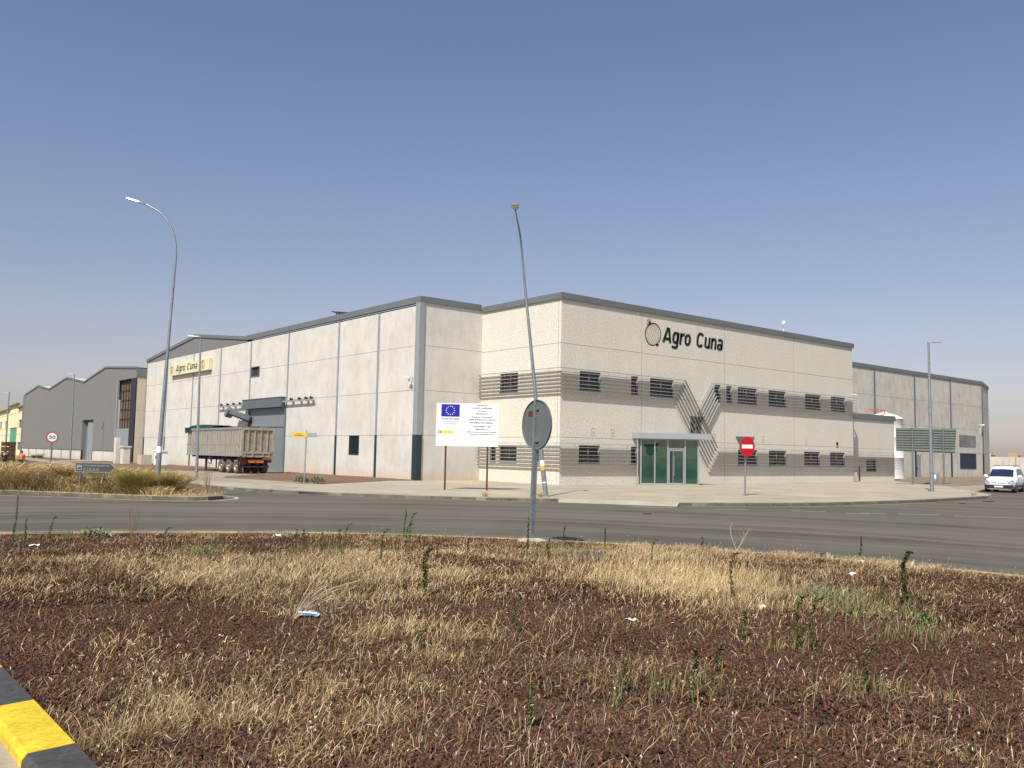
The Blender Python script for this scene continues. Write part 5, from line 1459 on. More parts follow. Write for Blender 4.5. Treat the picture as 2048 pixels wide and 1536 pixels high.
straight_lamp((21.9, 130.6, .1), (21.9, 130.6, 8.8), (-.7, .6, .05), 'most distant thin street lamp before the cream building', .12)

# ================================================================== SIGNS
UV, NV = Vector((.775, -.632, 0)), Vector((-.632, -.775, 0))
# funding notice board
nb = thing('notice_board', 'large white notice board with blue flag and Spanish text on two brown posts', 'notice board', (26.4, 36.2, PZ))
O = Vector((25.33, 36.95, 0))
mb = MB()
for s in (.50, 2.62): mb.beam(O+UV*s+Vector((0, 0, PZ))-NV*.06, O+UV*s+Vector((0, 0, 4.4))-NV*.06, .07, .07, 0)
pb = None
for s in (.50, 2.62):
    mb = MB(); mb.beam(O+UV*s+Vector((0, 0, PZ))-NV*.075, O+UV*s+Vector((0, 0, 4.4))-NV*.075, .09, .09, 0, UV); mb.build('post', 'rust', nb)
mb = MB(); mb.beam(O+Vector((0, 0, 3.44)), O+UV*3.15+Vector((0, 0, 3.44)), .04, 2.18, 0); pb = mb.build('panel', 'faded', nb)
def quad(mb, x0, x1, z0, z1, off, mi=0):
    q = [O+UV*x+NV*off+Vector((0, 0, z)) for x, z in ((x0, z0), (x1, z0), (x1, z1), (x0, z1))]
    mb.add(q, [(0, 1, 2, 3)], mi)
mb = MB(); quad(mb, .02, 3.14, 2.90, 4.52, .024); 
mb.build('poster_sheet', 'whitepanel', pb)
mb = MB(); quad(mb, .24, 1.17, 3.84, 4.47, .028, 0)
for k in range(12):
    a = k*math.pi/6; cxs, czs = .70+.215*math.sin(a), 4.155+.215*math.cos(a)
    star = [(cxs+(.036 if j % 2 == 0 else .016)*math.sin(j*math.pi/5), czs+(.036 if j % 2 == 0 else .016)*math.cos(j*math.pi/5)) for j in range(10)]
    mb.add([O+UV*x+NV*.032+Vector((0, 0, z)) for x, z in star], [tuple(range(10))], 1)
mb.build('flag_print', ['flagblue', 'whitepaint'], pb)
S = 1/531.0
def zc(y): return 4.53-(y-215)*S*0.995
for y, s, h, wd, of_ in ((268, 'Expediente', .055, .53, .006), (338, 'AA-2017-13-000-0044', .058, 1.02, .006), (415, 'Promotor', .055, .44, .006), (490, 'Agrocuna, S.L.', .062, .64, .006), (580, 'Proyecto y descripción', .058, 1.05, .006), (655, 'NUEVA INSTALACIÓN PARA EL', .062, 1.38, .006), (735, 'PROCESADO DE CEBOLLA', .062, 1.18, .006), (835, 'Ayuda Pública Total', .06, .92, .006), (910, '868.270,37 €', .062, .60, .008), (985, '(75% procedente del Fondo Europeo', .05, 1.50, .004), (1045, 'Agrícola de Desarrollo Rural)', .05, 1.18, .004)):
    mb = MB(); put_text(mb, s, O+NV*.03, UV, NV, xc=(1415-190)*S, y=zc(y)-h/2, h=h, width=wd, offset=of_*1.5+.025); mb.build('text_line', 'ink', pb)
mb = MB(); put_text(mb, 'Unión Europea', O+NV*.03, UV, NV, xc=(555-190)*S, y=zc(650)-.02, h=.085, width=.93, offset=.02); mb.build('text_line', 'ink', pb)
mb = MB(); put_text(mb, 'Fondo Europeo Agrícola', O+NV*.03, UV, NV, xc=(555-190)*S, y=zc(722), h=.05, width=.92, offset=.006); mb.build('text_line', 'ink', pb)
mb = MB(); put_text(mb, 'de Desarrollo Rural', O+NV*.03, UV, NV, xc=(553-190)*S, y=zc(775), h=.05, width=.73, offset=.006); mb.build('text_line', 'ink', pb)
mb = MB(); put_text(mb, 'Europa invierte en las zonas rurales', O+NV*.03, UV, NV, xc=(550-190)*S, y=zc(835), h=.03, width=1.17); mb.build('text_line', 'ink', pb)
mb = MB(); put_text(mb, 'Castilla-La Mancha', O+NV*.03, UV, NV, xc=(765-190)*S, y=zc(1062), h=.022, width=.34); mb.build('text_line', 'ink', pb)
mb = MB(); put_text(mb, 'C', O+NV*.03, UV, NV, xc=(760-190)*S, y=zc(1030), h=.11, width=.07, offset=.02); mb.build('text_line', 'ink', pb)
mb = MB(); quad(mb, (275-190)*S, (640-190)*S, zc(1045), zc(958), .028, 0); quad(mb, (240-190)*S, (262-190)*S, zc(1045), zc(958), .028, 1); quad(mb, (295-190)*S, (325-190)*S, zc(1030), zc(975), .031, 2)
mb.build('logo_print', ['gold', 'ink', 'rust'], pb)

def disc_sign(base, centre, rad, az, colors, pole_r=.035, back_off=.06):
    pass
# no entry sign with a triangular sign back to back
ns = thing('no_entry_sign', 'red round no entry sign with white bar on a grey pole by the entrance kerb', 'road sign', (37.28, 26.93, PZ))
C0 = Vector((37.21, 26.76, 2.6))
az = R(258); nv = Vector((math.cos(az), math.sin(az), 0)); uv = Vector((-nv.y, nv.x, 0))
def mtx_sign(c, n, u): 
    m_ = Matrix(((u.x, 0, n.x, c.x), (u.y, 0, n.y, c.y), (0, 1, 0, c.z), (0, 0, 0, 1))); return m_
mb = MB(); mb.tube([(37.28, 26.93, PZ), (37.30, 26.90, 2.95)], .045, 10); mb.tube([(37.28, 26.93, PZ), (37.28, 26.93, PZ+.02)], .12, 10); mb.build('pole', 'galv', ns)
T = mtx_sign(C0+nv*.03, nv, uv)
mb = MB(); mb.lathe([(0, .0), (.505, .0), (.505, -.03), (.49, -.03)], n=40, mi=1, mtx=T, smooth=False); mb.lathe([(.495, .002), (0, .003)], n=40, mi=0, mtx=T, smooth=False)
fo = mb.build('disc', ['red', 'galvgrey'], ns)
mb = MB(); mb.add([T @ Vector(p) for p in ((-.36, -.095, .006), (.36, -.095, .006), (.36, .095, .006), (-.36, .095, .006))], [(0, 1, 2, 3)]); mb.build('white_bar', 'whitepaint', fo)
T2 = mtx_sign(C0-nv*.10+Vector((0, 0, 0)), nv, uv)
mb = MB(); tri = [(-.60, .50), (-.62, .44), (-.05, -.50), (.05, -.50), (.62, .44), (.60, .50)]
v = [T2 @ Vector((x, y, z)) for z in (0, -.02) for x, y in tri]
mb.add(v, [tuple(range(6)), tuple(range(11, 5, -1))]+[(i, (i+1) % 6, 6+(i+1) % 6, 6+i) for i in range(6)])
mb.build('triangle_plate', 'galvgrey', ns)

# back of the round sign in the foreground
bs = thing('road_sign', 'grey back of a round road sign on a steel post standing on the gravel island', 'road sign', (12.66, 14.68, .12))
az = R(-6); nv = Vector((math.cos(az), math.sin(az), 0)); uv = Vector((-nv.y, nv.x, 0))
C0 = Vector((12.56, 14.52, 2.65))
T = mtx_sign(C0+nv*.05, nv, uv)
mb = MB(); mb.lathe([(0, -.012), (.53, -.012), (.535, -.035), (.545, -.035), (.545, .012), (0, .012)], n=56, mtx=T, smooth=False)
fo = mb.build('disc', 'galvgrey', bs)
mb = MB(); mb.add([T @ Vector(p) for p in ((.15, .18, -.0135), (.33, .18, -.0135), (.33, .30, -.0135), (.15, .30, -.0135))], [(0, 1, 2, 3)]); 
mb.build('label_plate', 'rust', fo)
mb = MB(); pb0, pb1 = Vector((12.63, 14.66, .08)), Vector((12.60, 14.53, 3.19))-nv*.0
mb.beam(pb0, pb1, .115, .06, 0, uv); mb.build('post', 'galv', bs)
for z in (2.3, 3.0):
    mb = MB(); mb.beam(C0-uv*.09+Vector((0, 0, z-2.65))+nv*.02, C0+uv*.09+Vector((0, 0, z-2.65))+nv*.02, .03, .05); mb.build('clamp', 'galv', bs)
def blob(name, c, r_, h, m, label, cat, seed=0, n=14, rz_=.3):
    rr = random.Random(seed); mb = MB(); v = [Vector((c[0], c[1], c[2]+h))]
    for ring, (q, z) in enumerate(((.45, .9), (.8, .6), (1.0, .12), (1.02, -.3))):
        for k in range(n):
            a = 2*math.pi*k/n; q2 = q*(1+rz_*(rr.random()-.5)); v.append(Vector((c[0]+r_*q2*math.cos(a), c[1]+r_*q2*math.sin(a), c[2]+h*(z+.2*(rr.random()-.5)))))
    f = [(0, 1+k, 1+(k+1) % n) for k in range(n)]+[(1+r0*n+k, 1+(r0+1)*n+k, 1+(r0+1)*n+(k+1) % n, 1+r0*n+(k+1) % n) for r0 in range(3) for k in range(n)]
    mb.add(v, f); o = mb.build(name, m)
    o.data.transform(Matrix.Translation(-Vector(c))); o.location = c
    return tag(o, label, cat)
blob('concrete_footing', (12.62, 14.66, .09), .34, .10, 'concrete', 'rough pale lump of concrete around the foot of the round sign post', 'concrete footing', 3, 16, .7)

# 50 sign
s5 = thing('speed_limit_sign', 'round red and white speed limit sign showing 50 on a grey pole', 'road sign', (13.42, 64.2, PZ))
az = R(50.7+27.6+180); nv = Vector((math.cos(az), math.sin(az), 0)); uv = Vector((-nv.y, nv.x, 0)); T = mtx_sign(Vector((13.42, 64.14, 2.55)), nv, uv)
mb = MB(); mb.lathe([(0, 0), (.365, 0), (.365, -.03)], n=32, mi=0, mtx=T, smooth=False); mb.lathe([(.285, .003), (0, .004)], n=32, mi=1, mtx=T, smooth=False); fo = mb.build('disc', ['redfade', 'whitepanel'], s5)
mb = MB(); put_text(mb, '50', T @ Vector((0, 0, .008)), uv, nv, xc=0, y=-.10, h=.20, width=.36, offset=.02); mb.build('number', 'plastic', fo)
mb = MB(); mb.tube([(13.42, 64.2, .1), (13.42, 64.2, 2.8)], .04, 8); mb.build('pole', 'galvgrey', s5)

# arrow sign of the industrial estate
cg = thing('direction_sign', 'low dark grey arrow sign reading Complejo Industrial CIDAG on two short posts', 'direction sign', (9.4, 37.8, PZ))
O2 = Vector((8.86, 38.21, 0))
def pl(x, z, off=0): return O2+UV*x+NV*off+Vector((0, 0, z))
mb = MB()
out = [(0.03, .97), (1.42, .97), (1.63, 1.16), (1.42, 1.35), (.03, 1.35), (0, 1.32), (0, 1.0)]
v = [pl(x, z, o_) for o_ in (0, -.04) for x, z in out]; n_ = len(out)
mb.add(v, [tuple(range(n_)), tuple(range(2*n_-1, n_-1, -1))]+[(i, (i+1) % n_, n_+(i+1) % n_, n_+i) for i in range(n_)], 1)
out2 = [(0.045, .995), (1.41, .995), (1.595, 1.16), (1.41, 1.325), (.045, 1.325)]
mb.add([pl(x, z, .004) for x, z in out2], [tuple(range(5))], 0)
po = mb.build('panel', ['cidag', 'trimlight'], cg)
mb = MB(); put_text(mb, 'Complejo Industrial', pl(0, 0, .008), UV, NV, x0=.36, y=1.205, h=.075, width=1.02, offset=.008); put_text(mb, 'C.I.D.A.G', pl(0, 0, .008), UV, NV, x0=.36, y=1.03, h=.10, width=.62, offset=.012)
mb.add([pl(x, z, .008) for x, z in ((.10, 1.05), (.30, 1.05), (.30, 1.25), (.10, 1.25))], [(0, 1, 2, 3)], 0)
mb.add([pl(x, z, .012) for x, z in ((.13, 1.08), (.27, 1.08), (.27, 1.19), (.23, 1.15), (.20, 1.19), (.165, 1.15), (.13, 1.19))], [tuple(range(7))], 1)
mb.build('lettering', ['trimlight', 'cidag'], po)
for s in (.22, 1.14):
    mb = MB(); mb.beam(pl(s, .1, -.07), pl(s, 1.30, -.07), .09, .05, 0, UV); mb.build('post', 'trim', cg)

# yellow and white street sign near the soil bed
ys_ = thing('street_sign', 'small yellow and white street sign on a thin pole above the soil bed', 'street sign', (22.42, 45.54, PZ))
O3 = Vector((21.76, 46.08, 0))
def p3(x, z, off=0): return O3+UV*x+NV*off+Vector((0, 0, z))
mb = MB(); mb.beam(p3(0, 2.86), p3(1.43, 2.86), .05, .25, 1); mb.add([p3(x, z, .028) for x, z in ((.01, 2.75), (.9, 2.75), (.9, 2.97), (.01, 2.97))], [(0, 1, 2, 3)], 0)
po = mb.build('panel', ['signyellow', 'trimlight'], ys_)
mb = MB()
for z, a, b in ((2.885, .32, .60), (2.80, .20, .72)): mb.add([p3(x, zz, .032) for x, zz in ((a, z), (b, z), (b, z+.035), (a, z+.035))], [(0, 1, 2, 3)])
mb.build('faded_lettering', 'rust', po)
mb = MB(); mb.tube([p3(.82, .1, -.06), p3(.85, 3.12, -.06)], .04, 8); mb.build('pole', 'alu', ys_)

# back of the ribbed direction panel on the right
gs = thing('road_sign', 'grey green ribbed back of a wide road sign on two poles at the right', 'road sign', (71.3, 34.0, PZ))
Q0, Q1 = Vector((69.47, 35.56, 0)), Vector((73.26, 32.44, 0)); ug = (Q1-Q0).normalized(); ng = Vector((-ug.y, ug.x, 0))*-1; LG = (Q1-Q0).length
if ng.dot(Vector((1, .5, 0))) > 0: ng = -ng
mb = MB()
nrw = 9; zb, zt2 = 2.90, 4.72
for k in range(nrw):
    z0_ = zb+(zt2-zb)*k/nrw; z1_ = zb+(zt2-zb)*(k+1)/nrw
    xr0 = LG-.16+.16*k/nrw
    a = Q0+ug*0; b = Q0+ug*xr0
    dl = -.10 if k == 0 else 0
    v = [a+Vector((0, 0, z0_))+ng*.0, b+Vector((0, 0, z0_+dl))+ng*.0, b+Vector((0, 0, z0_+.035+dl))+ng*.05, a+Vector((0, 0, z0_+.035))+ng*.05, b+Vector((0, 0, z1_-.015))+ng*.05, a+Vector((0, 0, z1_-.015))+ng*.05, b+Vector((0, 0, z1_))+ng*.0, a+Vector((0, 0, z1_))+ng*.0]
    mb.add(v, [(0, 1, 2, 3), (3, 2, 4, 5), (5, 4, 6, 7)], 0)
    mb.add([v[0]-ng*.02, v[1]-ng*.02, v[6]-ng*.02, v[7]-ng*.02], [(0, 1, 2, 3)], 1)
    mb.add([v[2]+ng*.001-Vector((0, 0, .075)), v[3]+ng*.001-Vector((0, 0, .075)), v[3]+ng*.001, v[2]+ng*.001], [(0, 1, 2, 3)], 2)
mb.build('panel', ['greysign', 'whitepanel', 'chassis'], gs)
for fr in (.26, .77):
    mb = MB(); q = Q0+ug*LG*fr+ng*.12; mb.tube([q+Vector((0, 0, .1)), q+Vector((0, 0, 4.74))], .07, 10); mb.build('pole', 'galvgrey', gs)
# litter bin
lb = thing('litter_bin', 'dull metal litter bin on a short post at the edge of the soil', 'litter bin', (77.5, 36.2, PZ))
mb = MB(); mb.lathe([(.20, .30), (.24, .95), (.22, .95), (.18, .34), (0, .34)], c=(77.5, 36.2, 0), n=14); mb.build('bucket', 'galv', lb)
mb = MB(); mb.tube([(77.25, 36.4, .1), (77.25, 36.4, 1.15)], .035, 8); mb.tube([(77.25, 36.4, 1.0), (77.5, 36.2, 1.0)], .02, 6); mb.build('post', 'galv', lb)

# ================================================================== TRAILER
tr = thing('semi_trailer', 'dusty grey tipper semi-trailer with rolled green tarpaulin parked by the warehouse door', 'trailer', (26.2, 63.6, PZ))
X0, X1, Y0, Y1, Z0, Z1 = 26.15, 28.75, 63.75, 75.2, 1.50, 3.62
mb = MB()
mb.box((X0, Y0+.12, Z0), (X0+.05, Y1, Z1)); mb.box((X1-.05, Y0+.12, Z0), (X1, Y1, Z1)); mb.box((X0+.05, Y1-.06, Z0), (X1-.05, Y1, Z1)); mb.box((X0+.05, Y0+.12, Z0), (X1-.05, Y1-.06, Z0+.08))
mb.add([(X0+.06, Y0+.15, 3.25), (X1-.06, Y0+.15, 3.25), (X1-.06, Y1-.1, 3.25), (X0+.06, Y1-.1, 3.25)], [(0, 1, 2, 3)])
body = mb.build('body', 'trailer', tr)
mb = MB()
nrb = 21
for k in range(nrb):
    y = Y0+.35+(Y1-Y0-.5)*k/(nrb-1); mb.box((X0-.05, y-.035, Z0+.06), (X0, y+.035, Z1-.12))
mb.build('side_rib', 'trailer_frame', body)
mb = MB(); mb.box((X0-.07, Y0+.1, Z1-.14), (X0+.06, Y1, Z1+.02)); mb.box((X1-.06, Y0+.1, Z1-.14), (X1+.07, Y1, Z1+.02)); mb.box((X0-.06, Y0+.1, Z0-.06), (X0+.05, Y1, Z0+.06)); mb.build('top_rail', 'alu', body)
mb = MB()
for k in range(nrb):
    y = Y0+.35+(Y1-Y0-.5)*k/(nrb-1); mb.box((X0-.065, y+.05, Z0+.78), (X0-.0, y+.20, Z0+.82))
mb.build('lash_hooks', 'chassis', body)
# rear door
mb = MB(); mb.box((X0+.12, Y0+.05, Z0+.34), (X1-.12, Y0+.11, Z1-.16)); rd = mb.build('rear_door', 'trailer_rear', tr)
for k in range(4):
    x = X0+.55+k*.50; mb = MB(); mb.box((x-.045, Y0-.03, Z0+.40), (x+.045, Y0+.05, Z1-.22)); mb.build('rib', 'trailer_frame', rd)
mb = MB()
for x in (X0-.02, X1-.16): mb.box((x, Y0-.04, Z0+.0), (x+.18, Y0+.12, Z1))
mb.box((X0+.16, Y0-.04, Z1-.18), (X1-.16, Y0+.10, Z1+.01)); mb.box((X0+.16, Y0-.07, Z0+.16), (X1-.16, Y0+.10, Z0+.34)); mb.box((X0+.1, Y0-.02, Z0-.1), (X1-.1, Y0+.12, Z0+.12))
for x in (X0+.3, X0+.9, X0+1.7, X0+2.2): mb.box((x-.05, Y0-.10, Z0-.06), (x+.05, Y0-.03, Z0+.24))
for z in (1.9, 2.6): mb.box((X1-.02, Y0-.08, z), (X1+.10, Y0+.08, z+.12))
mb.build('rear_frame', 'trailer_frame', tr)
mb = MB()
for x in (X0+.75, X1-.95): mb.box((x, Y0+.2, 1.12), (x+.2, Y1-.3, Z0))
for y in (64.3, 66.9, 69.5, 72.0, 74.4): mb.box((X0+.2, y, 1.3), (X1-.2, y+.12, Z0))
for y in (64.95, 66.45, 67.95): mb.box((X0+.3, y-.07, .62), (X1-.3, y+.07, .78))
mb.beam((X0+.85, 70.2, 1.2), (X0+.85, 69.0, .8), .1, .12); mb.box((X0+.25, Y0+.2, .62), (X1-.25, Y0+.3, .76)); mb.box((X0+.4, Y0+.25, .7), (X0+.5, Y0+.35, 1.4)); mb.box((X1-.5, Y0+.25, .7), (X1-.4, Y0+.35, 1.4))
mb.box((X0+.6, Y0+.22, 1.2), (X1-.3, Y0+.28, 1.5))
mb.build('chassis', 'chassis', tr)
for side, xx in ((-1, X0+.30), (1, X1-.30)):
    for y in (64.95, 66.45, 67.95):
        Tm = Matrix.Translation((xx, y, .15+.53)) @ Matrix.Rotation(R(90)*side, 4, 'Y')
        mb = MB(); mb.lathe([(.30, .17), (.34, .19), (.50, .18), (.53, .13), (.53, -.13), (.50, -.18), (.3, -.19)], n=28, mtx=Tm); w_ = mb.build('wheel', 'tyre', tr)
        mb = MB(); mb.lathe([(.30, .17), (.27, .12), (.20, .05), (.13, .06), (.12, .15), (.09, .20), (0, .21)], n=20, mtx=Tm); mb.build('hub', 'hub', w_)
for x in (X0+.25, X1-.55):
    mb = MB(); mb.box((x, 71.5, .2), (x+.14, 71.66, 1.2)); mb.box((x-.08, 71.42, .15), (x+.22, 71.74, .2)); mb.build('landing_leg', 'chassis', tr)
mb = MB(); mb.beam((X0+.2, 70.6, 1.45), (X0+.2, 70.1, .75), .05, .05); mb.lathe([(.16, 0), (.16, .5), (0, .5)], c=(X0+.3, 70.7, .75), n=12); mb.build('air_tank', 'alu', tr)
mb = MB(); mb.box((X0+.62, Y0+.10, .98), (X0+1.85, Y0+.13, 1.22)); mb.build('reflective_plate', 'orange', tr)
mb = MB(); mb.box((X0+.02, Y0+.14, .85), (X0+.52, Y0+.24, 1.35)); mb.build('tail_lamp', 'redlamp', tr)
mb = MB(); mb.box((X1-.55, Y0+.14, 1.0), (X1-.1, Y0+.24, 1.3)); mb.build('tail_lamp', 'redlamp', tr)
mb = MB(); mb.box((X1-.85, Y0+.08, 1.22), (X1-.15, Y0+.10, 1.36)); mb.build('number_plate', 'trailer_frame', tr)
mb = MB(); mb.box((X0+.0, 64.2, .5), (X0+.06, 64.34, 1.45)); mb.build('mudguard', 'redlamp', tr)
# tarpaulin gathered at the front
tp = MB(); rr = random.Random(4)
nu, nv_ = 26, 9
V = []
for i in range(nu):
    y = 70.0+(75.55-70.0)*i/(nu-1)
    for j in range(nv_):
        s = j/(nv_-1)
        x = X0-.10+(X1-X0+.2)*s
        z = Z1+.05+.16*math.sin(math.pi*s)+(.14*(i/(nu-1)))+.05*rr.random()+(.10*math.sin(i*.9+j) if 0 < j < nv_-1 else 0)*.5
        if j == 0: z = Z1-.02-.18*(i/(nu-1))*(1 if i > nu-6 else .2)
        if j == nv_-1: z = Z1-.02
        V.append((x+.03*rr.random(), y, z))
for j in range(nv_):
    s = j/(nv_-1); V.append((X0-.10+(X1-X0+.2)*s, 75.75+.05*rr.random(), Z1-.32+.06*rr.random()))
tp.add(V, [(i*nv_+j, i*nv_+j+1, (i+1)*nv_+j+1, (i+1)*nv_+j) for i in range(nu) for j in range(nv_-1)])
for k in range(7):
    y = 74.3+k*.2; tp.add([(X0-.11, y, Z1+.12), (X0-.14, y+.17, Z1+.10), (X0-.12, y+.12, Z1-.38-.1*rr.random()), (X0-.10, y+.0, Z1-.30)], [(0, 1, 2, 3)])
tp.tube([(X1-.1, 66.5, Z1+.10), (X1-.1, 70.5, Z1+.14)], .09, 8)
tp.build('tarpaulin', 'tarp', tr)

# ================================================================== CARS
def car(name, label, loc, rotz, kind='van', glass='carglass', paint='carwhite', plate=None, s=1.0):
    t = thing(name, label, 'van' if kind == 'van' else 'car', loc, None, rotz)
    # stations: x, half width low, belt half width, belt z, top half width, top z, bottom z
    if kind == 'van':
        ST_ = [(2.03, .62, .66, .52, .60, .58, .24), (1.98, .74, .80, .60, .72, .72, .20), (1.80, .80, .86, .72, .78, .86, .20), (1.45, .84, .885, .80, .78, .93, .20), (1.22, .85, .90, .90, .77, 1.00, .20), (1.12, .85, .90, .93, .76, 1.03, .20), (.42, .86, .90, 1.00, .665, 1.60, .20), (.15, .86, .90, 1.01, .66, 1.76, .20), (-.6, .86, .90, 1.02, .67, 1.81, .20), (-1.5, .86, .90, 1.02, .67, 1.79, .20), (-1.95, .84, .88, 1.0, .66, 1.72, .24), (-2.05, .78, .83, .95, .62, 1.55, .30)]
        wind = (5, 6); side = ((.72, .05, -.62), (-.70, -1.28), (-1.36, -1.86))
    else:
        ST_ = [(2.03, .60, .64, .48, .58, .52, .22), (1.95, .74, .80, .56, .70, .64, .18), (1.60, .82, .87, .66, .74, .80, .18), (1.10, .84, .88, .76, .72, .92, .18), (.95, .84, .88, .80, .70, .96, .18), (.20, .84, .88, .88, .58, 1.38, .18), (-.2, .84, .88, .90, .58, 1.46, .18), (-1.1, .84, .88, .90, .58, 1.44, .18), (-1.7, .84, .86, .88, .56, 1.22, .2), (-2.0, .78, .82, .85, .6, .98, .28)]
        wind = (4, 5); side = ((.62, .1, -.5), (-.58, -1.2))
    def ring(st):
        x, wl, wb, zb_, wt, zt_, z0_ = st
        pts = [(wl*.90, z0_), (wl, z0_+.10), (wb, (z0_+zb_)/2+.05), (wb, zb_-.04), (wb*.985, zb_), (wt+.03, zt_-.10), (wt, zt_-.04), (wt*.88, zt_), (wt*.4, zt_+.02)]
        return [Vector((x, y, z)) for y, z in pts]+[Vector((x, -y, z)) for y, z in pts[::-1]]
    rings = [ring(q) for q in ST_]; n_ = len(rings[0])
    mb = MB(); v = [p for r_ in rings for p in r_]
    mb.add(v, [(i*n_+k, (i+1)*n_+k, (i+1)*n_+(k+1) % n_, i*n_+(k+1) % n_) for i in range(len(rings)-1) for k in range(n_)], 0, True)
    mb.add(rings[0], [tuple(range(n_))]); mb.add(rings[-1], [tuple(range(n_))[::-1]])
    body = mb.build('body', paint, t, local=True)
    m = body.modifiers.new('b', 'BEVEL'); m.width = .02; m.segments = 1; m.limit_method = 'ANGLE'; m.angle_limit = R(25)
    # windscreen on the slanted span
    a, b = ST_[wind[0]], ST_[wind[1]]
    mb = MB(); g_ = .03
    def ws(tx, ty):
        x = a[0]+(b[0]-a[0])*tx; w_ = (a[4]+.02)+(b[4]-a[4])*tx; z = a[5]+(b[5]-a[5])*tx
        return Vector((x+.03, w_*ty, z+.025+.02*(1-abs(ty))))
    V = [ws(tx, ty) for tx in (.07, .5, .96) for ty in (-.93, -.5, 0, .5, .93)]
    mb.add(V, [(i*5+j, i*5+j+1, (i+1)*5+j+1, (i+1)*5+j) for i in range(2) for j in range(4)], 0, True)
    mb.build('windscreen', glass, body, local=True)
    def sidept(x, f_, sg):
        z_b = np.interp(-x, [-q[0] for q in ST_], [q[3] for q in ST_]); w_b = np.interp(-x, [-q[0] for q in ST_], [q[2]*.985 for q in ST_])
        z_t = np.interp(-x, [-q[0] for q in ST_], [q[5]-.10 for q in ST_]); w_t = np.interp(-x, [-q[0] for q in ST_], [q[4]+.03 for q in ST_])
        return Vector((x, sg*(w_b+(w_t-w_b)*f_+.012), z_b+(z_t-z_b)*f_))
    for sg in (1, -1):
        for sp in side:
            mb = MB()
            if len(sp) == 3: q = [sidept(sp[0], .08, sg), sidept(sp[2], .08, sg), sidept(sp[2], .93, sg), sidept(sp[1], .90, sg)]
            else: q = [sidept(sp[0], .10, sg), sidept(sp[1], .12, sg), sidept(sp[1], .90, sg), sidept(sp[0], .93, sg)]
            mb.add(q, [(0, 1, 2, 3)]); mb.build('side_window', 'carglass', body, local=True)
        mb = MB(); mb.lathe([(0, .10), (.09, .06), (.12, 0), (.09, -.05), (0, -.06)], c=(.66, sg*1.02, 1.10), n=10, mtx=Matrix.Rotation(R(90), 4, 'Y') @ Matrix.Scale(1.25, 4, (0, 1, 0))); mb.box((.64, sg*.88, 1.04), (.70, sg*.96, 1.08))
        mb.build('wing_mirror', paint, t, local=True)
        mb = MB(); mb.add([Vector((x, sg*y, z)) for x, y, z in ((2.03, .48, .60), (1.995, .80, .58), (1.80, .882, .64), (1.72, .875, .82), (1.82, .80, .90), (2.0, .54, .76))], [tuple(range(6))])
        hl = mb.build('headlight', 'headlamp', t, local=True); hl.location.x += .02
        mb = MB(); mb.box((-1.35, sg*.885, .38), (1.05, sg*.915, .50)); mb.build('rubbing_strip', 'plastic', t, local=True)
        for xw in (1.25, -1.30):
            Tm = Matrix.Translation((xw, sg*.76, .31)) @ Matrix.Rotation(R(90)*-sg, 4, 'X')
            mb = MB(); mb.lathe([(.19, .10), (.29, .11), (.315, .07), (.315, -.10), (.19, -.11), (0, -.11)], n=24, mtx=Tm); wh_ = mb.build('wheel', 'blacktyre', t, local=True)
            mb = MB(); mb.lathe([(.20, .10), (.17, .075), (.06, .09), (0, .095)], n=16, mtx=Tm); mb.build('rim', 'hub', wh_, local=True)
            mb = MB(); mb.lathe([(.37, .145), (.31, .15), (.31, .02)], n=24, mtx=Tm); 
            mb.build('wheel_arch', 'plastic', t, local=True)
    mb = MB(); 
    mb.add([(2.045, -.64, .27), (2.045, .64, .27), (2.065, .64, .54), (2.065, -.64, .54), (1.94, .85, .30), (1.96, .86, .54), (1.94, -.85, .30), (1.96, -.86, .54)], [(0, 1, 2, 3), (1, 4, 5, 2), (6, 0, 3, 7)])
    mb.build('bumper', 'plastic', t, local=True)
    mb = MB()
    for sg in (1, -1): mb.add([(2.055, sg*.08, .645), (2.05, sg*.44, .655), (2.03, sg*.44, .70), (2.035, sg*.08, .69)], [(0, 1, 2, 3)])
    mb.build('grille', 'plastic', t, local=True)
    mb = MB(); mb.add([(2.075, -.26, .36), (2.075, .26, .36), (2.08, .26, .47), (2.08, -.26, .47)], [(0, 1, 2, 3)]); mb.build('number_plate', 'whitepanel', t, local=True)
    mb = MB(); mb.add([(2.065, y*.05, .67+z*.06) for y, z in ((0, 1), (1, 0), (0, -1), (-1, 0))], [(0, 1, 2, 3)]); mb.build('badge', 'alu', t, local=True)
    if kind == 'van':
        mb = MB()
        for sg in (1, -1): mb.tube([(.1, sg*.60, 1.80), (-.1, sg*.60, 1.87), (-1.6, sg*.60, 1.87), (-1.8, sg*.60, 1.79)], .018, 6)
        for x in (-.2, -1.4): mb.box((x-.03, -.6, 1.86), (x+.03, .6, 1.89))
        mb.build('roof_bars', 'plastic', t, local=True)
    mb = MB(); mb.box((-1.9, -.78, .19), (1.9, .78, .23)); mb.build('underside', 'blacktyre', t, local=True)
    return t
va = R(11)
fx, fy = 64.4, 25.75
v1 = car('white_van', 'small white van with roof bars parked facing the camera at the right edge', (fx+2.05*math.cos(va), fy+2.05*math.sin(va), 0.0), va+math.pi)
v1.scale = (1.0, 1.04, .99)
car('parked_car', 'dark blue car partly hidden behind the white van at the right edge of the photo', (fx+8.0*math.cos(va)+.3, fy+8.0*math.sin(va)-.85, 0.0), va+math.pi, 'car', 'carglass2', 'carblue')

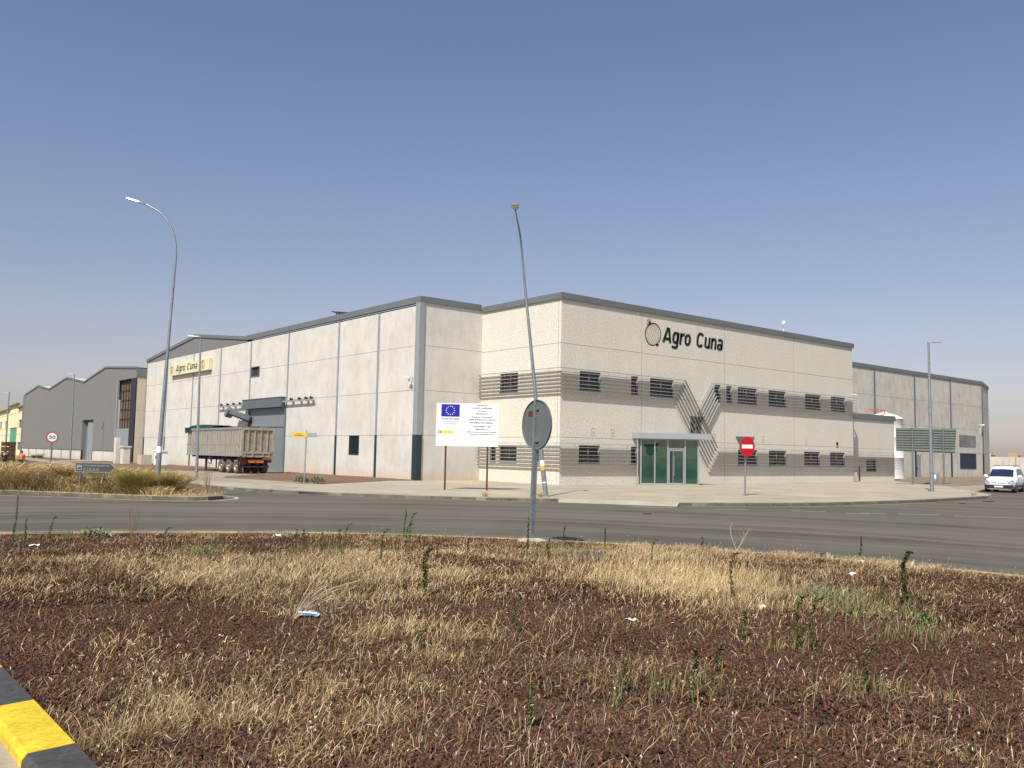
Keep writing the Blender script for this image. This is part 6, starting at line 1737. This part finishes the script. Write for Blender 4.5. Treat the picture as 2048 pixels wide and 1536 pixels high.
# ================================================================== PEOPLE (two workers walking away on the branch road)
def skin_obj(name, verts, edges, radii, m, parent, sub=2):
    me = bpy.data.meshes.new(name); me.from_pydata(verts, edges, []); me.update()
    o = bpy.data.objects.new(name, me); COL.objects.link(o); o.parent = parent
    me.materials.append(M[m])
    md = o.modifiers.new('skin', 'SKIN'); md.use_smooth_shade = True
    for i, r_ in enumerate(radii): me.skin_vertices[0].data[i].radius = (r_, r_) if not hasattr(r_, '__len__') else r_
    me.skin_vertices[0].data[0].use_root = True
    s_ = o.modifiers.new('sub', 'SUBSURF'); s_.levels = s_.render_levels = sub
    return o
def person(label, loc, rotz, top, bottom, phase, s):
    t = thing('person', label, 'person', loc, None, rotz); t.scale = (s, s, s)
    k = phase
    V = [(0, 0, .95), (0, 0, 1.15), (.02, 0, 1.38), (.02, 0, 1.50), (.05, 0, 1.62), (.05, 0, 1.70),
         (.02, .19, 1.42), (.02-.10*k, .25, 1.15), (.10-.10*k, .26, .90), (.02, -.19, 1.42), (.02+.10*k, -.25, 1.15), (.14+.06*k, -.26, .90),
         (0, .10, .90), (.12*k, .11, .50), (.05*k, .11, .08), (.20*k+.12, .11, .03), (0, -.10, .90), (-.10*k, -.11, .50), (-.30*k, -.11, .12), (-.30*k+.14, -.11, .04),
         (.13-.10*k, .27, .80), (.18+.06*k, -.27, .80)]
    E_ = [(0, 1), (1, 2), (2, 3), (3, 4), (4, 5), (2, 6), (6, 7), (7, 8), (2, 9), (9, 10), (10, 11), (0, 12), (12, 13), (13, 14), (14, 15), (0, 16), (16, 17), (17, 18), (18, 19), (8, 20), (11, 21)]
    rad = [.14, .135, .15, .055, .095, .075, .06, .042, .034, .06, .042, .034, .085, .06, .042, .035, .085, .06, .042, .035, .03, .03]
    skin_obj('body', V, E_, rad, 'skin', t)
    skin_obj('shirt', [V[i] for i in (1, 0, 2, 6, 7, 9, 10)], [(0, 1), (0, 2), (2, 3), (3, 4), (2, 5), (5, 6)], [.155, .165, .17, .08, .062, .08, .062], top, t)
    skin_obj('trousers', [V[i] for i in (0, 12, 13, 14, 16, 17, 18)], [(0, 1), (1, 2), (2, 3), (0, 4), (4, 5), (5, 6)], [.16, .10, .078, .065, .10, .078, .065], bottom, t)
    mb = MB(); mb.lathe([(.0, .13), (.07, .11), (.105, .05), (.108, -.02), (.09, -.07)], c=(.03, 0, 1.67), n=12); mb.build('hair', 'hair', t, local=True)
    mb = MB()
    for y, x, z in ((.11, .05*k, 0), (-.11, -.30*k, .06)): mb.box((x-.08, y-.05, z), (x+.20, y+.05, z+.09))
    mb.build('shoes', 'blackcloth', t, local=True)
person('person in an orange shirt and dark trousers walking away on the left', (14.38, 78.9, 0), R(80), 'orangevest', 'darktrousers', 1, .87)
person('person in black clothes walking beside the one in orange', (13.35, 79.6, 0), R(85), 'blackcloth', 'blackcloth', -1, .88)

# ================================================================== WEEDY SPLITTER ISLAND
isl = [(-22, 78), (-14, 66), (-6, 56.5), (0, 49), (3.5, 44.9), (6.83, 41.3), (9.06, 38.05), (10.95, 35.2), (11.9, 34.25), (12.7, 34.0), (13.5, 34.5), (13.85, 35.6), (13.88, 36.6), (13.85, 39.5), (13.75, 45), (13.75, 60), (13.6, 74), (10, 80)]
slab('splitter_island', isl, -.05, .128, 'ground')
kerb('kerb', isl[1:17], w=.13, h=.16, side=1)
def in_poly(x, y, poly):
    ins = np.zeros(len(x), bool); j = len(poly)-1
    for i in range(len(poly)):
        xi, yi = poly[i]; xj, yj = poly[j]
        c = ((yi > y) != (yj > y)) & (x < (xj-xi)*(y-yi)/(yj-yi+1e-12)+xi); ins ^= c; j = i
    return ins
DRY = np.array([(.50, .35, .17), (.42, .29, .14), (.58, .44, .24), (.33, .23, .10), (.23, .18, .07), (.37, .29, .13)])
def field(n, x0, x1, y0, y1, hf, w, pal, lean, cond, name, dens_p=1.0, head=.5):
    x = x0+(x1-x0)*nr.random(n); y = y0+(y1-y0)*nr.random(n)
    k = in_poly(x, y, [(px*1.0, py) for px, py in isl]) & cond(x, y)
    x, y = x[k], y[k]
    cl = vnoise(x, y, 1.0, 21)*.6+vnoise(x, y, .4, 22)*.4
    kk = nr.random(len(x)) < np.clip(cl*2.0-.25, .04, 1)*dens_p; x, y, cl = x[kk], y[kk], cl[kk]
    h = hf(x, y)*(.55+.75*cl)*(.7+.5*nr.random(len(x)))
    tone = .55+.9*vnoise(x, y, 1.6, 31)
    return blades(x, y, np.full(len(x), .11), h, w*(.7+.6*nr.random(len(x))), pal, lean*(.6+.9*vnoise(x, y, .8, 77)), head=head, bright=tone)
tip = lambda x, y: ~((y < 37.2) & (x > 11.6)) & ~((x > 13.0) & (y < 44))
parts = [field(230000, -2, 13.8, 34.0, 50, lambda x, y: .60+.52*np.clip((y-37-.55*(10-x))/3.0, 0, 1)*(1-.35*np.clip((x-9)/3, 0, 1)), .012, DRY, 1.5, tip, 'a', 1.0),
         field(60000, -12, 13.7, 50, 66, lambda x, y: .40+0*x, .016, DRY, .8, lambda x, y: x < 13.4, 'b', .9),
         field(2600, 10.8, 13.8, 34.2, 40, lambda x, y: .22+0*x, .012, DRY*.9, .9, lambda x, y: x > 0, 'c', 1.0)]
V, F, C_ = join(parts)
o = np_mesh('tall_dry_grass', V, F, C_, 'straw'); o['kind'] = 'stuff'
# broad leafy olive undergrowth among the grass
x = nr.random(60000)*14; y = 36+nr.random(60000)*13
k = in_poly(x, y, isl) & tip(x, y) & (vnoise(x, y, 1.3, 40)*vnoise(x, y, .5, 41) > .20); x, y = x[k], y[k]
V, F, C_ = blades(x, y, .12+.50*nr.random(len(x)), .12+.20*nr.random(len(x)), .025+.025*nr.random(len(x)), np.array([(.20, .15, .06), (.30, .22, .09), (.14, .13, .045), (.38, .27, .12)]), 1.8, segs=2)
o = np_mesh('olive_undergrowth', V, F, C_, 'straw'); o['kind'] = 'stuff'

def plant_obj(name, label, cat, c, parts, group=None):
    """plant thing: Empty with one mesh per part; parts = [(name, V, F, C, mat)]"""
    t = thing(name, label, cat, c, group)
    for nm, V, F, C_, m in parts:
        o = np_mesh(nm, V-np.array(c)[None], F, C_, m); o.parent = t
    return t
def tuft(c, r_, h, n, pal, w, lean):
    a = nr.random(n)*6.28; q = np.sqrt(nr.random(n))*r_*.45
    x, y = c[0]+np.cos(a)*q, c[1]+np.sin(a)*q
    hh = h*(.55+.5*nr.random(n)); l_ = lean*(.2+.9*nr.random(n))*hh*(q/(r_*.45)+.25)
    t = np.linspace(0, 1, 5)
    cx = x[:, None]+(np.cos(a)*l_)[:, None]*t**1.7; cy = y[:, None]+(np.sin(a)*l_)[:, None]*t**1.7; cz = c[2]+hh[:, None]*(t-.15*t**3)
    b = nr.random(n)*6.28; prof = np.array([1, .9, .7, .45, .1])*w
    ox, oy = np.cos(b)[:, None]*prof/2, np.sin(b)[:, None]*prof/2
    V = np.stack([np.stack([cx-ox, cy-oy, cz], 2), np.stack([cx+ox, cy+oy, cz], 2)], 2).reshape(n, -1, 3)
    f = np.array([(2*i, 2*i+1, 2*i+3, 2*i+2) for i in range(4)]); F = f[None]+(np.arange(n)*10)[:, None, None]
    ci = pal[nr.integers(0, len(pal), n)]*(.7+.6*nr.random((n, 1)))
    return V.reshape(-1, 3), F.reshape(-1, 4), np.repeat(ci, 10, 0)
OLV = np.array([(.24, .20, .05), (.31, .25, .07), (.16, .15, .04), (.38, .30, .10)])
plant_obj('grass_tussock', 'large olive green tussock of stiff grass left of the curved lamp', 'grass tussock', (10.75, 36.35, .12), [('blades', *tuft((10.75, 36.35, .12), .95, 1.12, 5200, OLV, .010, .75), 'straw')])
plant_obj('grass_tussock', 'smaller olive tussock right behind the foot of the curved lamp', 'grass tussock', (12.05, 37.0, .12), [('blades', *tuft((12.05, 37.0, .12), .55, 1.0, 1800, OLV, .010, .6), 'straw')])

def branchy(c, h, seed, col=(.22, .14, .08), spread=.35, n=9, r0=.006, lean=(0, 0), level=2):
    rr = random.Random(seed); mb = MB()
    def grow(p, d, L, r_, lv):
        pts = [p]; q = p.copy(); dd = d.copy()
        for k in range(4):
            dd = (dd+Vector((rr.uniform(-.15, .15), rr.uniform(-.15, .15), rr.uniform(-.02, .08)))).normalized(); q = q+dd*L/4; pts.append(q.copy())
        mb.tube(pts, [r_*(1-.18*i) for i in range(5)], 4, cap=False)
        if lv > 0:
            for k in range(4): grow(pts[1+k % 4], (dd+Vector((rr.uniform(-1, 1), rr.uniform(-1, 1), rr.uniform(.0, .6)))*spread*1.6).normalized(), L*rr.uniform(.3, .55), r_*.6, lv-1)
    for k in range(n):
        grow(Vector(c), Vector((rr.uniform(-spread, spread)+lean[0], rr.uniform(-spread, spread)+lean[1], 1)).normalized(), h*rr.uniform(.6, 1), r0, level)
    return mb
M['drystem'] = mat('dry_brown_stem', (.30, .19, .11), .9, 0, .3, 6)
M['palestem'] = mat('bleached_stem', (.60, .50, .37), .9, 0, .2, 6)
for c, h, n, lab, m, sp, r0 in (((13.15, 35.3, .13), .95, 6, 'dry brown weed stems at the tip of the weedy island', 'drystem', .18, .012),
                        ((4.47, 15.25, .22), .78, 5, 'dry brown branched weed standing up against the road on the left', 'drystem', .12, .005),
                        ((15.5, 11.4, .08), .55, 3, 'leafless pale twig plant at the edge of the road right of centre', 'palestem', .65, .005)):
    mb = branchy(c, h, int(h*100)+n, spread=sp, n=n, r0=r0, level=2 if m != 'palestem' else 1); o = mb.build('dry_weed', m); o.data.transform(Matrix.Translation(-Vector(c))); o.location = c; tag(o, lab, 'dry weed')

# long straws beside the blue mask
c = (4.02, 8.30, .30); n = 22
mb = MB(); rr = random.Random(5)
for k in range(n):
    a = R(-12)+rr.gauss(0, R(16)) if k > 7 else rr.uniform(0, 6.28)
    L = rr.uniform(.55, 1.15) if k > 7 else rr.uniform(.12, .3); l_ = rr.uniform(.45, .9)
    pts = [Vector((c[0]+math.cos(a)*L*l_*t**1.25, c[1]+math.sin(a)*L*l_*t**1.25, c[2]+L*(1.0-l_*.55)*t*(1-.28*t*t))) for t in np.linspace(0, 1, 7)]
    mb.tube(pts, [.0016, .0015, .0014, .0013, .0012, .0022, .001], 3, cap=False)
o = mb.build('straw_tuft', 'palestem'); o.data.transform(Matrix.Translation(-Vector(c))); o.location = c; tag(o, 'tuft of long bleached straws fanning out beside the blue face mask', 'straw tuft')

# ---- upright green weeds on the gravel
def weed(i, x, y, h, kind, label):
    x, y = float(x), float(y)
    c = (x, y, float(hz(np.array([x]), np.array([y]))[0])-.01)
    rr = np.random.default_rng(100+i)
    t = np.linspace(0, 1, 9)
    da = rr.random()*.8-.9; dr = .22*h if kind == 1 else (.16*h if kind == 2 else .05*h)
    if kind == 0: zz = h*t; rr_ = dr*t**2
    else:
        zz = h*np.where(t < .8, t*1.12, .896+.10*np.sin((t-.8)/.2*2.2)); rr_ = dr*np.clip((t-.62)/.38, 0, 1)**1.5
    sx = c[0]+np.cos(da)*rr_+.012*np.sin(t*7+i); sy = c[1]+np.sin(da)*rr_+.012*np.cos(t*6+i); sz = c[2]+zz
    th = plant = thing('weed', label, 'weed', c, 'upright green weeds on the gravel island')
    mb = MB(); mb.tube([(a_, b_, z_) for a_, b_, z_ in zip(sx, sy, sz)], [(.009 if kind == 2 else .0075)*(1-.6*q) for q in t], 5); mb.build('stem', 'weedstem', th)
    nl = int((420 if kind == 2 else 170)*max(.5, h/.5))
    tt = .06+.94*rr.random(nl)**.85
    bx, by, bz = np.interp(tt, t, sx), np.interp(tt, t, sy), np.interp(tt, t, sz)
    L = (.035+.045*rr.random(nl))*(1.5 if kind == 2 else .95)*(1-.35*tt); a = rr.random(nl)*6.28; dn_ = rr.random(nl)*.9-.25
    ex, ey, ez = bx+np.cos(a)*L*.75, by+np.sin(a)*L*.75, bz-L*dn_+L*.35
    mx_, my_, mz_ = (bx+ex)/2, (by+ey)/2, (bz+ez)/2+L*.18
    w = (.005+.006*rr.random(nl))*(1.1 if kind == 2 else .95); px, py = -np.sin(a)*w, np.cos(a)*w
    V = np.stack([np.stack([bx, by, bz], 1), np.stack([mx_+px, my_+py, mz_], 1), np.stack([ex, ey, ez], 1), np.stack([mx_-px, my_-py, mz_], 1)], 1).reshape(-1, 3)
    F = np.arange(nl*4).reshape(-1, 4)
    pal = np.array([(.065, .105, .025), (.050, .085, .020), (.10, .135, .035), (.16, .16, .055)])
    C_ = np.repeat(pal[rr.integers(0, 4, nl)]*(.7+.6*rr.random((nl, 1))), 4, 0)
    o = np_mesh('leaves', V-np.array(c)[None], F, C_, 'leaf'); o.parent = th
M['weedstem'] = mat('weed_stem', (.13, .15, .05), .8)
WEEDS = [(6.04, 8.98, .58, 2, 'thick dark green weed left of centre, bushiest in the middle of the gravel'),
 (8.95, 6.67, .60, 1, 'tall drooping green weed beside the densest straw patch'),
 (11.03, 5.57, .66, 2, 'tallest bushy green weed at the right, with a drooping crown'),
 (11.3, 10.01, .42, 1, 'single hook-topped weed at the left end of the bright straw patch'),
 (13.51, 8.26, .30, 1, 'short bent weed near the road edge at the right'),
 (15.6, 8.7, .50, 0, 'thin straight weed rising against the asphalt at the right'),
 (7.08, 14.35, .42, 0, 'leftmost stalk of the small upright cluster near the road edge'),
 (7.35, 14.2, .36, 0, 'second stalk of the small upright cluster near the road edge'),
 (7.79, 14.4, .42, 0, 'rightmost stalk of the small upright cluster near the road edge'),
 (10.28, 16.1, .62, 0, 'straight tall weed against the asphalt left of the round sign'),
 (9.92, 15.3, .60, 1, 'curled tall weed just right of the straight one against the asphalt'),
 (7.24, 11.97, .55, 1, 'slender weed left of the thick dark green one'),
 (9.84, 11.54, .74, 0, 'long thin weed in front of the round sign footing'),
 (10.1, 11.3, .40, 1, 'low bent weed right of the long thin one near the sign footing'),
 (7.15, 4.6, .50, 1, 'left one of a close drooping pair at the lower right'),
 (7.26, 4.52, .48, 1, 'right one of a close drooping pair at the lower right'),
 (4.89, 3.96, .38, 0, 'upright weed low in the picture between the bare gravel and the right half'),
 (6.12, 3.38, .36, 1, 'small curved weed in the bare gravel at the lower right'),
 (4.73, 4.45, .25, 0, 'small weed left of the upright low one'),
 (3.6, 4.17, .28, 0, 'lowest small green weed near the bottom centre'),
 (5.39, 6.47, .34, 1, 'small hooked weed in the gravel at the picture centre'),
 (4.96, 15.17, .45, 1, 'hook-topped weed at the road edge left of centre'),
 (3.96, 18.6, .50, 1, 'bent dark weed at the road edge near the left side'),
 (3.4, 18.9, .90, 0, 'tall weed at the extreme left edge of the photo'),
 (3.39, 17.9, .50, 0, 'short weed next to the tall one at the left edge'),
 (10.82, 5.75, .32, 0, 'short thin weed right next to the tallest bushy one'),
 (12.6, 13.6, .40, 0, 'thin weed just right of the concrete footing'),
 (4.28, 6.4, .16, 1, 'tiny hooked weed in the straw left of centre'),
 (5.82, 4.45, .22, 0, 'tiny upright weed alone in the reddish gravel right of centre'),
 (7.17, 5.2, .28, 0, 'thin small weed behind the drooping pair'),
 (14.6, 11.6, .30, 0, 'short weed in front of the pale twig plant'),
 (13.4, 13.2, .42, 0, 'thin weed by the road edge right of the manhole cover'),
 (9.6, 12.9, .30, 0, 'short weed left of the manhole cover'),
 (7.2, 14.9, .38, 0, 'thin stalk just behind the small upright cluster near the road edge'),
 (7.55, 13.9, .30, 0, 'shortest stalk in front of the small upright cluster near the road edge'),
 (8.05, 14.6, .50, 1, 'curled stalk at the right end of the small upright cluster near the road edge'),
 (8.6, 13.4, .55, 1, 'tall bent weed between the small cluster and the thick dark green weed'),
 (8.3, 12.0, .34, 0, 'thin weed behind the thick dark green one')]
for i, w in enumerate(WEEDS): weed(i, *w)

def leafy(name, label, cat, c, r_, h, n, pal, ls, lw):
    rr = nr
    a = rr.random(n)*6.28; q = r_*np.sqrt(rr.random(n)); hh = h*(1-(q/r_)**2*.7)*(rr.random(n)**.5)
    bx, by, bz = c[0]+np.cos(a)*q, c[1]+np.sin(a)*q, c[2]+hh
    b = rr.random(n)*6.28; L = ls*(.6+.7*rr.random(n)); tl = rr.random(n)*1.2-.2
    ex, ey, ez = bx+np.cos(b)*L, by+np.sin(b)*L, bz+L*tl
    px, py = -np.sin(b)*lw, np.cos(b)*lw
    V = np.stack([np.stack([bx, by, bz], 1), np.stack([(bx+ex)/2+px, (by+ey)/2+py, (bz+ez)/2+L*.1], 1), np.stack([ex, ey, ez], 1), np.stack([(bx+ex)/2-px, (by+ey)/2-py, (bz+ez)/2+L*.1], 1)], 1).reshape(-1, 3)
    C_ = np.repeat(pal[rr.integers(0, len(pal), n)]*(.7+.6*rr.random((n, 1))), 4, 0)
    t = thing(name, label, cat, c)
    o = np_mesh('foliage', V-np.array(c)[None], np.arange(n*4).reshape(-1, 4), C_, 'leaf'); o.parent = t
    mb = MB(); mr = random.Random(int(c[0]*100))
    for k in range(10):
        a_ = mr.random()*6.28; mb.tube([c, (c[0]+math.cos(a_)*r_*.4, c[1]+math.sin(a_)*r_*.4, c[2]+h*.6)], [.006, .003], 4)
    mb.build('stems', 'weedstem', t)
GG = np.array([(.20, .24, .15), (.27, .30, .19), (.15, .19, .11)])
leafy('shrub', 'grey green low shrub at the foot of the yellow street sign', 'shrub', (22.5, 46.1, .17), .42, .42, 700, GG, .10, .02)
leafy('shrub', 'grey green low shrub in the soil right of the yellow street sign', 'shrub', (22.9, 44.9, .17), .42, .42, 700, GG, .10, .02)
G2 = np.array([(.06, .13, .035), (.09, .17, .05)])
leafy('leafy_weed', 'small bright green broad-leaved weed in the gravel at the right', 'weed', (9.4, 4.54, .25), .12, .12, 60, G2, .07, .014)
leafy('leafy_weed', 'greyish feathery weed left of the tallest bushy weed', 'weed', (10.2, 6.25, .24), .28, .22, 500, np.array([(.17, .20, .12), (.24, .26, .16)]), .06, .004)
leafy('leafy_weed', 'spiky greyish green weed at the road edge on the left', 'weed', (4.9, 19.1, .13), .30, .22, 300, np.array([(.17, .20, .10), (.25, .24, .13)]), .09, .012)
leafy('leafy_weed', 'fine olive weed clump in the gravel left of centre near the road', 'weed', (5.4, 14.4, .23), .35, .40, 600, np.array([(.17, .17, .07), (.22, .20, .09)]), .07, .004)

# ---- litter, manhole, mask
mk = thing('face_mask', 'folded light blue disposable face mask lying on the gravel', 'face mask', (4.17, 8.28, .325), None, R(-48))
mb = MB()
V = []
for i in range(7):
    s = i/6-.5
    for j in range(4):
        V.append((s*.20, (j/3-.5)*.050+(.010*math.sin(3*s)), .012+.010*math.cos(s*3.0)+(.005 if j % 2 else 0)+.032*(j/3)*(1-1.4*abs(s)**2)))
mb.add(V, [(i*4+j, (i+1)*4+j, (i+1)*4+j+1, i*4+j+1) for i in range(6) for j in range(3)]); mb.build('folded_fabric', 'maskblue', mk, local=True)
mb = MB(); mb.add([(.085, -.03, .012), (.115, -.034, .02), (.118, .03, .03), (.085, .03, .028)], [(0, 1, 2, 3)]); mb.add([(-.1, -.03, .045), (.1, -.032, .04), (.1, -.022, .05), (-.1, -.02, .055)], [(0, 1, 2, 3)]); mb.build('edge_fabric', 'maskwhite', mk, local=True)
mh = thing('manhole_cover', 'round grey iron manhole cover in the gravel behind the weeds', 'manhole cover', (11.28, 11.67, .21))
mb = MB(); mb.lathe([(.42, -.1), (.42, .02), (.37, .03), (.37, .015)], c=(11.28, 11.67, .21), n=36, smooth=False); mb.build('ring', 'iron', mh)
mb = MB(); mb.lathe([(.365, 0), (.36, .025), (0, .028)], c=(11.28, 11.67, .21), n=36, smooth=False)
for k in range(5):
    for j in range(5):
        xx, yy = (k-2)*.13, (j-2)*.13
        if xx*xx+yy*yy < .1: mb.box((11.28+xx-.04, 11.67+yy-.015, .236), (11.28+xx+.04, 11.67+yy+.015, .247))
mb.build('lid', 'iron', mh)
def rag(c, s, seed, label, name='litter', m='paper'):
    rr = random.Random(seed); mb = MB(); V = []
    for i in range(5):
        for j in range(4):
            V.append((c[0]+(i/4-.5)*s+rr.uniform(-.2, .2)*s*.3, c[1]+(j/3-.5)*s*.6+rr.uniform(-.2, .2)*s*.3, c[2]+.02+rr.random()*s*.28))
    mb.add(V, [(i*4+j, (i+1)*4+j, (i+1)*4+j+1, i*4+j+1) for i in range(4) for j in range(3)])
    o = mb.build(name, m); o.data.transform(Matrix.Translation(-Vector(c))); o.location = c
    md = o.modifiers.new('s', 'SOLIDIFY'); md.thickness = .003
    return tag(o, label, 'litter', 'scraps of litter on the gravel island')
rag((15.3, 8.55, .12), .20, 1, 'crumpled white plastic scrap by the painted kerb at the right')
rag((13.0, 7.4, .19), .16, 2, 'small pale scrap in the gravel behind the bushy right weeds')
rag((3.5, 17.6, .19), .15, 3, 'white crumpled scrap at the far left near the tall weed')
rag((8.2, 18.6-.9, .15), .22, 4, 'small white scrap at the road edge left of centre')
rag((6.9, 6.4, .27), .14, 5, 'pale torn scrap in the straw at the picture centre')
blob('stone', (8.97, 6.24, .26), .045, .035, 'faded', 'rounded white stone at the lower edge of the bright straw patch', 'stone', 8, 10)
blob('stone', (10.7, 9.0, .24), .06, .06, 'paper', 'white stone behind the bright straw patch', 'stone', 9, 10)
blob('stone', (3.0, 4.15, .30), .03, .035, 'paper', 'small white stone low in the picture on the left', 'stone', 10, 9)
def patch(name, c, r_, m, label, seed):
    rr = random.Random(seed); mb = MB(); n = 12
    mb.prism([(c[0]+r_*math.cos(2*math.pi*k/n)*(1+.5*rr.random()), c[1]+r_*.6*math.sin(2*math.pi*k/n)*(1+.5*rr.random())) for k in range(n)], c[2], c[2]+.02)
    o = mb.build(name, m); o.data.transform(Matrix.Translation(-Vector(c))); o.location = c; return tag(o, label, 'road debris', 'dark debris lying on the road')
patch('rubber_scrap', (23.3, 20.9, .004), .14, 'plastic', 'flat dark rubber scrap on the road before the entrance', 1)
patch('rubber_scrap', (48.5, 19.9, .004), .35, 'plastic', 'dark flattened rubber strip by the kerb left of the van', 2)
patch('rubber_scrap', (44.5, 19.5, .004), .18, 'plastic', 'small dark rubber piece by the kerb below the right lamp', 3)
# loose weeds by the leaning lamp and along the kerbs
for i, (cx_, cy_, lab) in enumerate(((25.6, 29.2, 'dry grass tuft at the foot of the leaning lamp'), (52.2, 22.2, 'dry stalk at the kerb below the right lamp'), (23.5, 30.4, 'dry grass tuft in the kerb below the notice board'))):
    plant_obj('grass_tuft', lab, 'grass tuft', (cx_, cy_, .15), [('blades', *tuft((cx_, cy_, .15), .25, .30, 90, DRY, .012, .9), 'straw')])
